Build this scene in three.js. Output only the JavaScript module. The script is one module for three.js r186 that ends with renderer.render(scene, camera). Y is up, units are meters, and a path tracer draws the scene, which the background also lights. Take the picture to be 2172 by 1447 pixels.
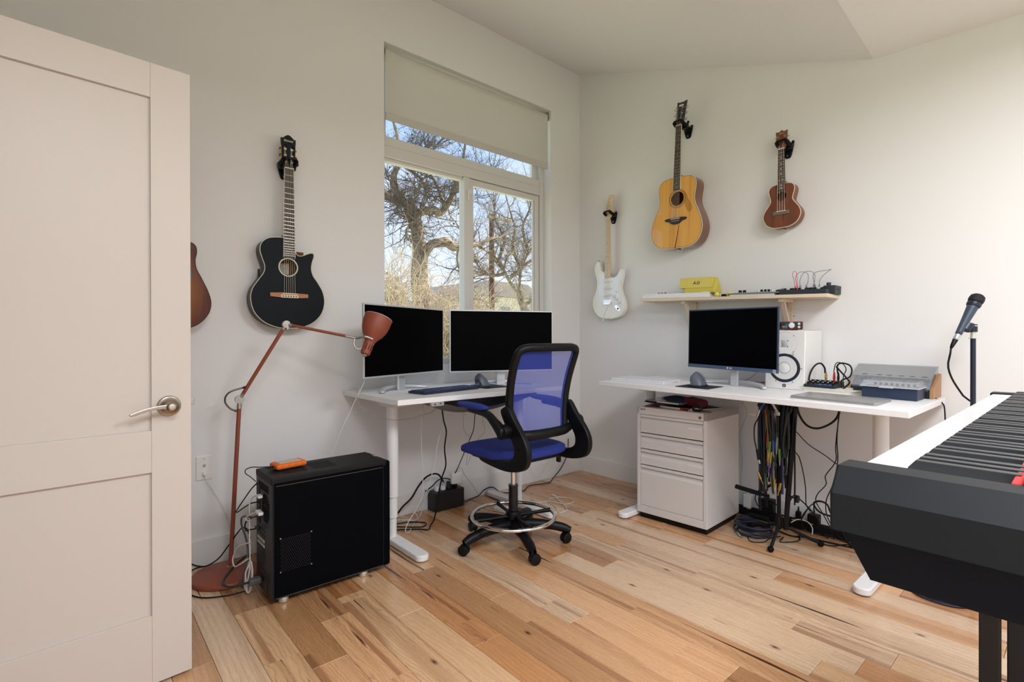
import * as THREE from 'three';
import { RoundedBoxGeometry } from 'three/addons/geometries/RoundedBoxGeometry.js';
import { mergeGeometries } from 'three/addons/utils/BufferGeometryUtils.js';
import { RectAreaLightUniformsLib } from 'three/addons/lights/RectAreaLightUniformsLib.js';
import { FontLoader } from 'three/addons/loaders/FontLoader.js';
import { TextGeometry } from 'three/addons/geometries/TextGeometry.js';

// ------------------------------------------------------------------ camera, sky, sun, exposure
const scene = new THREE.Scene();
const W = 2172, H = 1447;
const camera = new THREE.PerspectiveCamera(2 * Math.atan(723.5 / 1074.11) * 180 / Math.PI, W / H, 0.05, 400);
const YAW = 49.0582 * Math.PI / 180, PITCH = -0.00268;
camera.position.set(2.94405, 1.135, 3.33471);
camera.lookAt(2.94405 - Math.sin(YAW) * Math.cos(PITCH), 1.135 + Math.sin(PITCH), 3.33471 - Math.cos(YAW) * Math.cos(PITCH));
camera.rotateZ(-0.0019);
const renderer = new THREE.WebGLRenderer({ antialias: true });
renderer.toneMapping = THREE.LinearToneMapping;
renderer.toneMappingExposure = 2.1;
renderer.shadowMap.enabled = true;
RectAreaLightUniformsLib.init();

let seed = 20240517;
const rnd = () => { seed = (seed * 1664525 + 1013904223) >>> 0; return seed / 4294967296; };
const rr = (a, b) => a + (b - a) * rnd();
const hash2 = (x, y, s = 0) => { let h = (Math.imul(x, 374761393) + Math.imul(y, 668265263) + Math.imul(s, 2147483647 ^ 0x5bd1e995)) | 0; h = Math.imul(h ^ (h >>> 13), 1274126177); return ((h ^ (h >>> 16)) >>> 0) / 4294967296; };
const vnoise = (x, y, s = 0) => { const xi = Math.floor(x), yi = Math.floor(y); let u = x - xi, v = y - yi; u = u * u * (3 - 2 * u); v = v * v * (3 - 2 * v);
  return (hash2(xi, yi, s) * (1 - u) + hash2(xi + 1, yi, s) * u) * (1 - v) + (hash2(xi, yi + 1, s) * (1 - u) + hash2(xi + 1, yi + 1, s) * u) * v; };
const fbm = (x, y, s = 0, n = 4) => { let a = 0, w = 0.5, t = 0; for (let i = 0; i < n; i++) { a += w * vnoise(x, y, s + i * 17); t += w; w *= 0.5; x *= 2.03; y *= 2.03; } return a / t; };

// clear winter sky: pale towards the horizon, blue above, a little thin cirrus; nothing else is in it
{
  const w = 512, h = 256, d = new Float32Array(w * h * 4);
  const mix = (a, b, t) => a.map((v, i) => v + (b[i] - v) * t);
  const hor = [0.86, 0.96, 1.06], mid = [0.40, 0.59, 0.92], zen = [0.22, 0.42, 0.80], low = [0.34, 0.32, 0.28];
  for (let j = 0; j < h; j++) for (let i = 0; i < w; i++) {
    const el = ((j + 0.5) / h - 0.5) * 180;
    let c = el < 0 ? mix(hor, low, Math.min(1, -el / 4)) : el < 22 ? mix(hor, mid, Math.pow(el / 22, 0.8)) : mix(mid, zen, Math.min(1, (el - 22) / 60));
    if (el > 0) { const u = i / w * 2 * Math.PI; const n = fbm(Math.cos(u) * 3 + 9, Math.sin(u) * 3 + el * 0.12 + 5, 3, 4); c = mix(c, [1, 1.02, 1.05], Math.max(0, Math.min(0.5, (n - 0.52) * 2.2))); }
    const k = (j * w + i) * 4; d[k] = c[0]; d[k + 1] = c[1]; d[k + 2] = c[2]; d[k + 3] = 1;
  }
  const t = new THREE.DataTexture(d, w, h, THREE.RGBAFormat, THREE.FloatType);
  t.mapping = THREE.EquirectangularReflectionMapping; t.magFilter = THREE.LinearFilter; t.minFilter = THREE.LinearFilter; t.wrapS = THREE.RepeatWrapping; t.needsUpdate = true;
  scene.background = t; scene.backgroundIntensity = 0.64;
}
const sun = new THREE.DirectionalLight(0xfff1dc, 6.2);
sun.position.set(-4 + 0.14 * 60, 0.62 * 60, -4 - 0.77 * 60); sun.target.position.set(-4, 0, -4);
sun.castShadow = true; sun.shadow.mapSize.set(2048, 2048);
Object.assign(sun.shadow.camera, { left: -30, right: 30, top: 30, bottom: -30, near: 1, far: 120 });
sun.shadow.camera.updateProjectionMatrix();
scene.add(sun, sun.target);
const LAMP_LEVEL = 12;   // radiance of the two flush ceiling panels (their builder is with the ceiling)

// ------------------------------------------------------------------ helpers
const font = await new FontLoader().loadAsync('fonts/droid/droid_sans_bold.typeface.json');
const V = (x, y, z) => new THREE.Vector3(x, y, z);
const used = new Map();
function numbered(n) { const k = used.get(n) || 0; used.set(n, k + 1); return k ? n + '_' + String(k).padStart(3, '0') : n; }
function prep(g) { let o = g.index ? g.toNonIndexed() : g.clone(); for (const k of Object.keys(o.attributes)) if (!['position', 'normal', 'uv'].includes(k)) o.deleteAttribute(k);
  if (!o.attributes.normal) o.computeVertexNormals(); if (!o.attributes.uv) o.setAttribute('uv', new THREE.BufferAttribute(new Float32Array(o.attributes.position.count * 2), 2)); o.morphAttributes = {}; return o; }
function join(gs) { return Array.isArray(gs) ? (gs.length === 1 ? gs[0] : mergeGeometries(gs.map(prep))) : gs; }
function mesh(name, gs, m) { const o = new THREE.Mesh(join(gs), m); o.name = name; o.castShadow = true; o.receiveShadow = true; return o; }
function part(parent, name, gs, m, label) { const o = mesh(name, gs, m); if (label) o.userData.label = label; parent.add(o); return o; }
function struct(name, gs, m) { const o = gs ? mesh(name, gs, m) : new THREE.Group(); o.name = name; o.userData.kind = 'structure'; scene.add(o); return o; }
function tag(o, label, category, group) { o.userData.label = label; o.userData.category = category; if (group) o.userData.group = group; return o; }
function thing(name, label, category, pos = [0, 0, 0], turn = 0, group) { const o = new THREE.Group(); o.name = numbered(name); o.position.set(...pos); o.rotation.y = turn; scene.add(o); return tag(o, label, category, group); }
function single(name, gs, m, label, category, group) { const o = mesh(numbered(name), gs, m); scene.add(o); return tag(o, label, category, group); }
function copyOf(root, label, pos, turn) { const c = root.clone(); c.name = numbered(root.name.replace(/_\d{3}$/, '')); c.userData = { ...root.userData, label }; if (pos) c.position.set(...pos); if (turn !== undefined) c.rotation.y = turn; scene.add(c); return c; }
const M = (color, roughness = 0.6, o = {}) => new THREE.MeshPhysicalMaterial({ color, roughness, ...o });
// geometries
const box = (w, h, d, x = 0, y = 0, z = 0, r = 0.003, s = 2) => { r = Math.min(r, w / 2.02, h / 2.02, d / 2.02); return (r > 0.0004 ? new RoundedBoxGeometry(w, h, d, s, r) : new THREE.BoxGeometry(w, h, d)).translate(x, y, z); };
const bar = (a, b, r1, r2 = r1, n = 12) => { const d = V(...b).sub(V(...a)), l = d.length(); const g = new THREE.CylinderGeometry(r2, r1, l, n).translate(0, l / 2, 0); g.applyQuaternion(new THREE.Quaternion().setFromUnitVectors(V(0, 1, 0), d.normalize())); return g.translate(...a); };
const cyl = (r, h, x, y, z, n = 24, axis = 'y', r2 = r) => { const g = new THREE.CylinderGeometry(r2, r, h, n); if (axis === 'x') g.rotateZ(-Math.PI / 2); if (axis === 'z') g.rotateX(Math.PI / 2); return g.translate(x, y, z); };
const ball = (r, x, y, z, sx = 1, sy = 1, sz = 1, n = 18) => new THREE.SphereGeometry(r, n, Math.ceil(n * 0.7)).scale(sx, sy, sz).translate(x, y, z);
const torus = (R, r, x, y, z, axis = 'z', a = 8, b = 36) => { const g = new THREE.TorusGeometry(R, r, a, b); if (axis === 'y') g.rotateX(Math.PI / 2); if (axis === 'x') g.rotateY(Math.PI / 2); return g.translate(x, y, z); };
const lathe = (pts, n = 28) => new THREE.LatheGeometry(pts.map(p => new THREE.Vector2(Math.max(p[0], 1e-5), p[1])), n);
const curve = (pts, closed = false, t = 0.5) => new THREE.CatmullRomCurve3(pts.map(p => V(...p)), closed, 'catmullrom', t);
const tube = (pts, r, seg, n = 7, closed = false) => new THREE.TubeGeometry(curve(pts, closed), seg || pts.length * 6, r, n, closed);
const shapeOf = pts => { const s = new THREE.Shape(); pts.forEach((p, i) => i ? s.lineTo(p[0], p[1]) : s.moveTo(p[0], p[1])); s.closePath(); return s; };
const smooth = (pts, n = 90, closed = true) => new THREE.CatmullRomCurve3(pts.map(p => V(p[0], p[1], 0)), closed, 'catmullrom', 0.5).getPoints(n).slice(0, closed ? -1 : undefined).map(p => [p.x, p.y]);
const ext = (pts, depth, bevel = 0, holes = [], bs = 2) => { const s = shapeOf(pts); for (const h of holes) s.holes.push(new THREE.Path(h.map(p => new THREE.Vector2(p[0], p[1])))); return new THREE.ExtrudeGeometry(s, { depth: depth - 2 * bevel, bevelEnabled: bevel > 0, bevelThickness: bevel, bevelSize: bevel, bevelOffset: -bevel, bevelSegments: bs, steps: 1 }).translate(0, 0, bevel); };
const circ = (x, y, r, n = 32) => Array.from({ length: n }, (_, i) => [x + r * Math.cos(i / n * 2 * Math.PI), y + r * Math.sin(i / n * 2 * Math.PI)]);
const rrect = (x0, y0, x1, y1, r, n = 6) => { const o = []; for (const [cx, cy, a] of [[x1 - r, y0 + r, -90], [x1 - r, y1 - r, 0], [x0 + r, y1 - r, 90], [x0 + r, y0 + r, 180]]) for (let i = 0; i <= n; i++) { const t = (a + 90 * i / n) * Math.PI / 180; o.push([cx + r * Math.cos(t), cy + r * Math.sin(t)]); } return o; };
const text = (s, size, depth = 0.0006) => { const g = new TextGeometry(s, { font, size, depth, curveSegments: 3 }); g.computeBoundingBox(); const b = g.boundingBox; return g.translate(-(b.min.x + b.max.x) / 2, -(b.min.y + b.max.y) / 2, 0); };
// a tapering tube through points with a radius at each
function limb(pts, radii, n = 6, per = 4) { const c = curve(pts), seg = (pts.length - 1) * per, g = new THREE.TubeGeometry(c, seg, 1, n, false), p = g.attributes.position; const q = V(0, 0, 0);
  for (let i = 0; i <= seg; i++) { const t = i / seg, u = c.getUtoTmapping(t) * (pts.length - 1), k = Math.min(pts.length - 2, Math.floor(u)), r = radii[k] + (radii[k + 1] - radii[k]) * (u - k); c.getPointAt(t, q);
    for (let j = 0; j <= n; j++) { const m = i * (n + 1) + j; p.setXYZ(m, q.x + (p.getX(m) - q.x) * r, q.y + (p.getY(m) - q.y) * r, q.z + (p.getZ(m) - q.z) * r); } } return g; }
// a coloured texture from a function of (u, v) in 0..1 -> [r, g, b] sRGB 0..255
function tex(w, h, f, srgb = true) { const d = new Uint8Array(w * h * 4); for (let j = 0; j < h; j++) for (let i = 0; i < w; i++) { const c = f((i + 0.5) / w, (j + 0.5) / h), k = (j * w + i) * 4; d[k] = c[0]; d[k + 1] = c[1]; d[k + 2] = c[2]; d[k + 3] = 255; }
  const t = new THREE.DataTexture(d, w, h); t.magFilter = THREE.LinearFilter; t.minFilter = THREE.LinearMipmapLinearFilter; t.generateMipmaps = true; t.wrapS = t.wrapT = THREE.RepeatWrapping; if (srgb) t.colorSpace = THREE.SRGBColorSpace; t.needsUpdate = true; return t; }
const planarUV = (g, sx, sy, ox = 0, oy = 0, ax = 'x', ay = 'y') => { const p = g.attributes.position, u = new Float32Array(p.count * 2), get = { x: i => p.getX(i), y: i => p.getY(i), z: i => p.getZ(i) }; for (let i = 0; i < p.count; i++) { u[2 * i] = get[ax](i) * sx + ox; u[2 * i + 1] = get[ay](i) * sy + oy; } g.setAttribute('uv', new THREE.BufferAttribute(u, 2)); return g; };

// shared materials
const paintBump = tex(256, 256, (u, v) => { const n = 128 + 60 * (fbm(u * 64, v * 64, 5, 3) - 0.5) * 2; return [n, n, n]; }, false);
const mWall = M(0xe8e6e3, 0.75, { bumpMap: paintBump, bumpScale: 0.0006 });
const mCeil = M(0xebe9e7, 0.85);
const mTrim = M(0xeae8e4, 0.42);
const mWhite = M(0xecebea, 0.4);            // white laminate
const mWhiteMetal = M(0xe9e8e6, 0.38);
const mBlackPl = M(0x08090b, 0.45, { specularIntensity: 0.55 });         // black plastic
const mBlackMatt = M(0x0b0c0e, 0.7, { specularIntensity: 0.5 });
const mRubber = M(0x060607, 0.8, { specularIntensity: 0.4 });
const mCableB = M(0x09090b, 0.5, { specularIntensity: 0.5 });
const mCableW = M(0xdedbd6, 0.45);
const mCableG = M(0x9a9791, 0.5);
const mChrome = M(0xe4e4e4, 0.12, { metalness: 1 });
const mSteel = M(0xb9b7b2, 0.32, { metalness: 1 });
const mSilver = M(0xc9cacc, 0.35, { metalness: 0.7 });
const mGold = M(0xc89b52, 0.3, { metalness: 1 });
const mScreen = M(0x010102, 0.55, { specularIntensity: 0.08 });
const mDarkGrey = M(0x2b2d31, 0.5);
const mRed = M(0xb8202c, 0.5);
// ------------------------------------------------------------------ room shell
const yA = x => 3.432 - 0.3526 * x, valley = z => 2.141 + 0.052 * z, yB = (x, z) => 2.675 - 0.053 * (x - 2.141) - 0.016 * z;
const RX = 4.6, RZ = 3.9;
function prism(pts, up) { // polygon of [x, y, z] underside points, lifted by up
  const n = pts.length, pos = [], tri = (a, b, c) => pos.push(...a, ...b, ...c), T = pts.map(p => [p[0], p[1] + up, p[2]]);
  for (let i = 1; i < n - 1; i++) { tri(pts[0], pts[i], pts[i + 1]); tri(T[0], T[i + 1], T[i]); }
  for (let i = 0; i < n; i++) { const j = (i + 1) % n; tri(pts[i], T[i], T[j]); tri(pts[i], T[j], pts[j]); }
  const g = new THREE.BufferGeometry(); g.setAttribute('position', new THREE.Float32BufferAttribute(pos, 3)); g.computeVertexNormals(); return planarUV(g, 1, 1, 0, 0, 'x', 'z'); }
const rotL = g => g.rotateY(-Math.PI / 2);      // shape (z, y) -> wall across x, depth towards -x
// window wall, with its opening
struct('wall_left', rotL(ext([[-0.2, -0.2], [RZ + 0.2, -0.2], [RZ + 0.2, 3.55], [-0.2, 3.55]], 0.2, 0, [[[0.35, 0.965], [0.35, 3.02], [1.845, 3.02], [1.845, 0.965]]])), mWall);
struct('wall_gable', ext([[0, -0.2], [RX, -0.2], [RX, yB(RX, 0) + 0.06], [2.141, 2.735], [0, 3.49]], 0.2).translate(0, 0, -0.2), mWall);
struct('wall_right', rotL(ext([[-0.2, -0.2], [RZ + 0.2, -0.2], [RZ + 0.2, 2.7], [-0.2, 2.7]], 0.2, 0, [[[0.6, 0.3], [0.6, 2.25], [3.4, 2.25], [3.4, 0.3]]])).translate(RX + 0.2, 0, 0), mWall);
// wall behind the camera: doorway and a wide window that lights the front of everything
struct('wall_back', ext([[0, -0.2], [0.985, -0.2], [0.985, 2.065], [1.815, 2.065], [1.815, -0.2], [RX, -0.2], [RX, yB(RX, RZ) + 0.06], [valley(RZ), yB(valley(RZ), RZ) + 0.07], [0, 3.49]], 0.2, 0, [[[2.2, 0.6], [2.2, 2.35], [4.4, 2.35], [4.4, 0.6]]]).translate(0, 0, RZ), mWall);
{ const g = struct('wall_hall', [box(0.15, 2.6, 1.6, 0.3, 1.1, RZ + 1.0, 0), box(0.15, 2.6, 1.6, 2.15, 1.1, RZ + 1.0, 0), box(2.0, 2.6, 0.15, 1.22, 1.1, RZ + 1.85, 0), box(2.0, 0.15, 1.8, 1.22, 2.45, RZ + 1.0, 0), box(2.0, 0.15, 1.8, 1.22, -0.09, RZ + 1.1, 0)], mWall); }
struct('ceiling', [prism([[-0.2, yA(-0.2), -0.2], [valley(-0.2), yA(valley(-0.2)), -0.2], [valley(RZ + 0.2), yA(valley(RZ + 0.2)), RZ + 0.2], [-0.2, yA(-0.2), RZ + 0.2]], 0.25),
  prism([[valley(-0.2), yB(valley(-0.2), -0.2), -0.2], [RX + 0.2, yB(RX + 0.2, -0.2), -0.2], [RX + 0.2, yB(RX + 0.2, RZ + 0.2), RZ + 0.2], [valley(RZ + 0.2), yB(valley(RZ + 0.2), RZ + 0.2), RZ + 0.2]], 0.3)], mCeil);
const bb = (name, g) => struct(name, g, mTrim);
bb('baseboard_left', box(0.016, 0.138, RZ, 0.008, 0.069, RZ / 2, 0.003));
bb('baseboard_gable', box(RX - 0.016, 0.138, 0.016, RX / 2 + 0.008, 0.069, 0.008, 0.003));
bb('baseboard_right', box(0.016, 0.138, RZ - 0.04, RX - 0.008, 0.069, RZ / 2, 0.003));
bb('baseboard_back', [box(0.9, 0.138, 0.016, 0.465, 0.069, RZ - 0.008, 0.003), box(2.66, 0.138, 0.016, 3.23, 0.069, RZ - 0.008, 0.003)]);

// ------------------------------------------------------------------ floor of separate hickory boards
{
  const floor = struct('floor', box(RX + 0.4, 0.19, RZ + 0.4, RX / 2, -0.103, RZ / 2, 0), M(0x3a2a1c, 0.9));
  // board faces: grain drawn along u (1.2 m), across v (0.125 m); each variant its own cut of the log
  const L = 1024, B = 112, variants = [];
  for (let k = 0; k < 9; k++) {
    const ringy = [0.9, 0.25, 0.5, 1.2, 0.2, 0.7, 0.35, 1.0, 0.15][k], heart = [0.25, 0.0, 0.5, 0.1, 0.0, 0.75, 0.0, 0.35, 0.0][k], knots = k % 3 === 1 ? [[rr(0.2, 0.8), rr(0.3, 0.7)], [rr(0.1, 0.9), rr(0.25, 0.75)]] : [];
    variants.push(tex(L, B, (u, v) => {
      const x = u * 1.2, y = v * 0.125;
      const warp = fbm(x * 3.1 + k * 7, y * 9 + k, 11 + k, 4);
      const flow = fbm(x * 0.9 + k * 3, y * 4, 40 + k, 2);
      const ring = (y * 90 * (0.5 + ringy * 0.35) + warp * 7 * ringy + flow * 16 * ringy);
      const s = ring - Math.floor(ring), line = Math.pow(s, 5) * 0.9;
      const fine = fbm(x * 16, y * 900, 70 + k, 3), pore = vnoise(x * 60, y * 1500, 90 + k);
      let r = 218 + (fine - 0.5) * 26, g = 186 + (fine - 0.5) * 28, b = 152 + (fine - 0.5) * 28;
      const d = line * (0.55 + 0.45 * fbm(x * 5, y * 30, 120 + k, 2)) * (ringy > 0.4 ? 1 : 0.55);
      r -= 44 * d; g -= 50 * d; b -= 48 * d;
      if (pore > 0.86) { r -= 16; g -= 18; b -= 17; }
      const hs = Math.max(0, Math.min(1, (fbm(x * 0.8 + 3 * k, y * 26 + k * 2.3, 150 + k, 3) - (0.69 - 0.22 * heart)) * 7)) * (heart > 0 ? 1 : 0.3);
      r += (146 - r) * hs * 0.6; g += (106 - g) * hs * 0.6; b += (78 - b) * hs * 0.6;
      const band = Math.max(0, Math.min(1, (fbm(x * 0.35 + 5 * k, y * 16 + k * 3.7, 190 + k, 3) - 0.56) * 6)) * (k % 2 ? 0.75 : 0.35) * (0.6 + 0.4 * fine); r += (158 - r) * band * 0.55; g += (122 - g) * band * 0.55; b += (92 - b) * band * 0.55;
      const crack = fbm(x * 1.7 + k, y * 55 + 3 * k, 170 + k, 3); if (crack > 0.80 - heart * 0.03) { const c = Math.min(1, (crack - 0.775) * 14); r += (70 - r) * c; g += (46 - g) * c; b += (34 - b) * c; }
      for (const q of knots) { const dd = Math.hypot((u - q[0]) * 1.2 / 2.4, (v - q[1]) * 0.125); if (dd < 0.012) { const c = Math.pow(1 - dd / 0.012, 1.5); r += (60 - r) * c; g += (36 - g) * c; b += (24 - b) * c; } }
      return [Math.max(0, r), Math.max(0, g), Math.max(0, b)].map(q => Math.min(255, q));
    }));
  }
  const rough = tex(256, 256, (u, v) => { const n = 150 + 70 * (fbm(u * 10, v * 40, 8, 4) - 0.5); return [n, n, n]; }, false);
  const tints = [0xffffff, 0xf2dcc4, 0xffe9d2, 0xe6c3a0, 0xd6bca0, 0xfff3e2];
  const mats = []; for (const t of variants) for (const c of tints) mats.push(M(c, 0.46, { map: t, roughnessMap: rough, clearcoat: 0.35, clearcoatRoughness: 0.22, bumpMap: t, bumpScale: 0.0003 }));
  const pitch = 0.1248, z0 = 2.962, g0 = 0.0011;
  const known = { '-1': [0.9], 1: [0.62], 4: [0.766, 1.9], 5: [1.077], 7: [0.773, 2.3], 8: [1.212], 6: [1.44], 9: [1.568], 13: [0.5, 1.333], 12: [1.095], 15: [0.4, 1.22], 11: [0.876, 2.6], 16: [1.404], 17: [0.75, 1.943], 10: [0.75, 2.136], 18: [1.522], 14: [0.95, 2.48], 0: [1.5], 2: [2.05], 3: [1.75] };
  const pick = { 3: 3, 2: 0, 1: 5, 4: 7, 16: 4, 9: 2 };
  function board(x0, x1, za, zb, ou) { // top face with a fine chamfer and sides down to the subfloor
    x0 += g0 / 2; x1 -= g0 / 2; za += g0 / 2; zb -= g0 / 2; const c = 0.0012, y1 = -c, y2 = -0.0078;
    const top = [[x0 + c, 0, za + c], [x1 - c, 0, za + c], [x1 - c, 0, zb - c], [x0 + c, 0, zb - c]], mid = [[x0, y1, za], [x1, y1, za], [x1, y1, zb], [x0, y1, zb]], low = mid.map(p => [p[0], y2, p[2]]);
    const pos = [], q = (a, b, d, e) => pos.push(...a, ...d, ...b, ...a, ...e, ...d);
    q(...top); for (let i = 0; i < 4; i++) { const j = (i + 1) % 4; q(mid[i], mid[j], top[j], top[i]); q(low[i], low[j], mid[j], mid[i]); }
    const g = new THREE.BufferGeometry(); g.setAttribute('position', new THREE.Float32BufferAttribute(pos, 3)); g.computeVertexNormals();
    const p = g.attributes.position, uv = new Float32Array(p.count * 2); for (let i = 0; i < p.count; i++) { uv[2 * i] = (p.getX(i) - x0) / 1.2 + ou; uv[2 * i + 1] = (p.getZ(i) - za) / 0.125; } g.setAttribute('uv', new THREE.BufferAttribute(uv, 2)); return g; }
  for (let r = -8; r <= 23; r++) {
    const zb = Math.min(RZ, z0 - pitch * r), za = Math.max(0, z0 - pitch * (r + 1)); if (zb - za < 0.01) continue;
    const js = (known[r] || [rr(0.3, 1.3)]).slice(); while (js[js.length - 1] < RX - 0.5) js.push(js[js.length - 1] + rr(0.75, 1.75)); while (js[0] > 1.5) js.unshift(js[0] - rr(0.7, 1.2));
    const xs = [0, ...js.filter(x => x > 0.12 && x < RX - 0.12), RX];
    for (let i = 0; i + 1 < xs.length; i++) {
      const v = pick[r] !== undefined && xs[i] < 1.4 ? pick[r] : Math.floor(rnd() * 9), t = Math.floor(rnd() * tints.length);
      part(floor, 'plank', board(xs[i], xs[i + 1], za, zb, rnd()), mats[v * tints.length + t]);
    }
  }
}

// ------------------------------------------------------------------ window in the left wall, its blind
const mVinyl = M(0xd9d6d0, 0.42), mGlass = M(0xffffff, 0, { transmission: 1, thickness: 0, ior: 1.5 });
{
  const w = struct('window_1'); w.position.set(0, 0, 0);
  const fx = -0.13, th = 0.08;            // frame runs from x = -0.09 to -0.17
  const fr = (y0, y1, z0, z1, d = th, x = fx, r = 0.004) => box(d, y1 - y0, z1 - z0, x, (y0 + y1) / 2, (z0 + z1) / 2, r);
  part(w, 'frame', [fr(0.965, 3.02, 0.35, 0.392), fr(0.965, 3.02, 1.806, 1.845), fr(2.975, 3.02, 0.392, 1.806), fr(0.965, 1.005, 0.392, 1.806)], mVinyl);
  part(w, 'transom', [fr(2.335, 2.462, 0.392, 1.806, 0.076), fr(2.405, 2.411, 0.392, 1.806, 0.084, fx, 0), fr(2.315, 2.336, 1.16, 1.806, 0.05, -0.145), fr(2.462, 2.478, 0.392, 1.806, 0.05, -0.145)], mVinyl);
  part(w, 'mullion', [fr(1.005, 2.335, 1.112, 1.16, 0.07, -0.128)], mVinyl);
  part(w, 'sash', [fr(1.005, 2.33, 0.396, 0.436, 0.036, -0.118), fr(1.005, 2.33, 1.072, 1.116, 0.036, -0.118), fr(2.285, 2.33, 0.436, 1.072, 0.036, -0.118), fr(1.005, 1.06, 0.436, 1.072, 0.036, -0.118), fr(1.06, 2.285, 0.436, 0.452, 0.018, -0.122)], mVinyl);
  part(w, 'glazing_bead', [fr(2.478, 2.975, 0.392, 0.428, 0.04, -0.145), fr(2.478, 2.975, 0.428, 0.436, 0.03, -0.15), fr(2.478, 2.975, 1.77, 1.806, 0.04, -0.145), fr(1.005, 2.315, 1.786, 1.806, 0.04, -0.15)], mVinyl);
  part(w, 'pane', box(0.004, 1.27, 0.67, -0.124, 1.665, 0.754, 0), mGlass);
  part(w, 'pane', box(0.004, 1.33, 0.65, -0.15, 1.665, 1.475, 0), mGlass);
  part(w, 'pane', box(0.004, 0.52, 1.41, -0.152, 2.72, 1.1, 0), mGlass);
  const latch = part(w, 'latch', [box(0.012, 0.085, 0.016, -0.086, 2.2, 1.128, 0.005), box(0.02, 0.03, 0.012, -0.076, 2.225, 1.118, 0.004)], mWhiteMetal);
  const b2 = struct('window_2'); // behind the camera: seen only as light and in the gloss of the guitars
  const hb = (x0, x1, y0, y1) => box(x1 - x0, y1 - y0, 0.08, (x0 + x1) / 2, (y0 + y1) / 2, RZ + 0.13, 0.004);
  part(b2, 'frame', [hb(2.2, 2.245, 0.6, 2.35), hb(4.355, 4.4, 0.6, 2.35), hb(2.245, 4.355, 2.305, 2.35), hb(2.245, 4.355, 0.6, 0.645)], mVinyl);
  part(b2, 'mullion', hb(3.27, 3.33, 0.645, 2.305), mVinyl);
  part(b2, 'pane', box(1.025, 1.66, 0.004, 2.758, 1.475, RZ + 0.13, 0), mGlass); part(b2, 'pane', box(1.025, 1.66, 0.004, 3.842, 1.475, RZ + 0.13, 0), mGlass);
  const b3 = struct('window_3'); // wide glazing in the right wall, behind the camera's right shoulder
  const hc = (z0, z1, y0, y1) => box(0.08, y1 - y0, z1 - z0, RX + 0.13, (y0 + y1) / 2, (z0 + z1) / 2, 0.004);
  part(b3, 'frame', [hc(0.6, 0.65, 0.3, 2.25), hc(3.35, 3.4, 0.3, 2.25), hc(0.65, 3.35, 2.2, 2.25), hc(0.65, 3.35, 0.3, 0.35)], mVinyl);
  part(b3, 'mullion', hc(1.97, 2.03, 0.35, 2.2), mVinyl);
  for (const z of [1.31, 2.69]) part(b3, 'pane', box(0.004, 1.85, 1.32, RX + 0.13, 1.275, z, 0), mGlass);
}
{
  const b = thing('roller_blind', 'beige roller blind half lowered at the top of the window', 'blind', [-0.045, 2.537, 1.0975]);
  const cloth = M(0xe2dfd6, 0.95, { transmission: 0.3, thickness: 0, bumpMap: paintBump, bumpScale: 0.0003 });
  part(b, 'roller', [cyl(0.027, 1.455, 0, 0.438, 0, 28, 'z')], M(0xcdc9bd, 0.9));
  part(b, 'fabric', box(0.0012, 0.394, 1.455, 0.0264, 0.241, 0, 0), cloth);
  part(b, 'hem_bar', box(0.009, 0.05, 1.455, 0.0264, 0.025, 0, 0.003), M(0xcac7be, 0.8));
  for (const s of [-1, 1]) part(b, 'bracket', [box(0.05, 0.075, 0.004, 0, 0.443, s * 0.738, 0.001), cyl(0.011, 0.012, 0, 0.438, s * 0.733, 14, 'z')], mSteel);
  const bead = []; for (let i = 0; i < 60; i++) bead.push(ball(0.0022, -0.008, 0.38 - i * 0.0095, 0.737, 1, 1, 1, 6), ball(0.0022, 0.02, 0.38 - i * 0.0095, 0.737, 1, 1, 1, 6));
  part(b, 'bead_chain', bead, mSteel); part(b, 'chain_weight', cyl(0.006, 0.03, 0.006, -0.2, 0.737, 12), mWhiteMetal);
}

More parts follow.
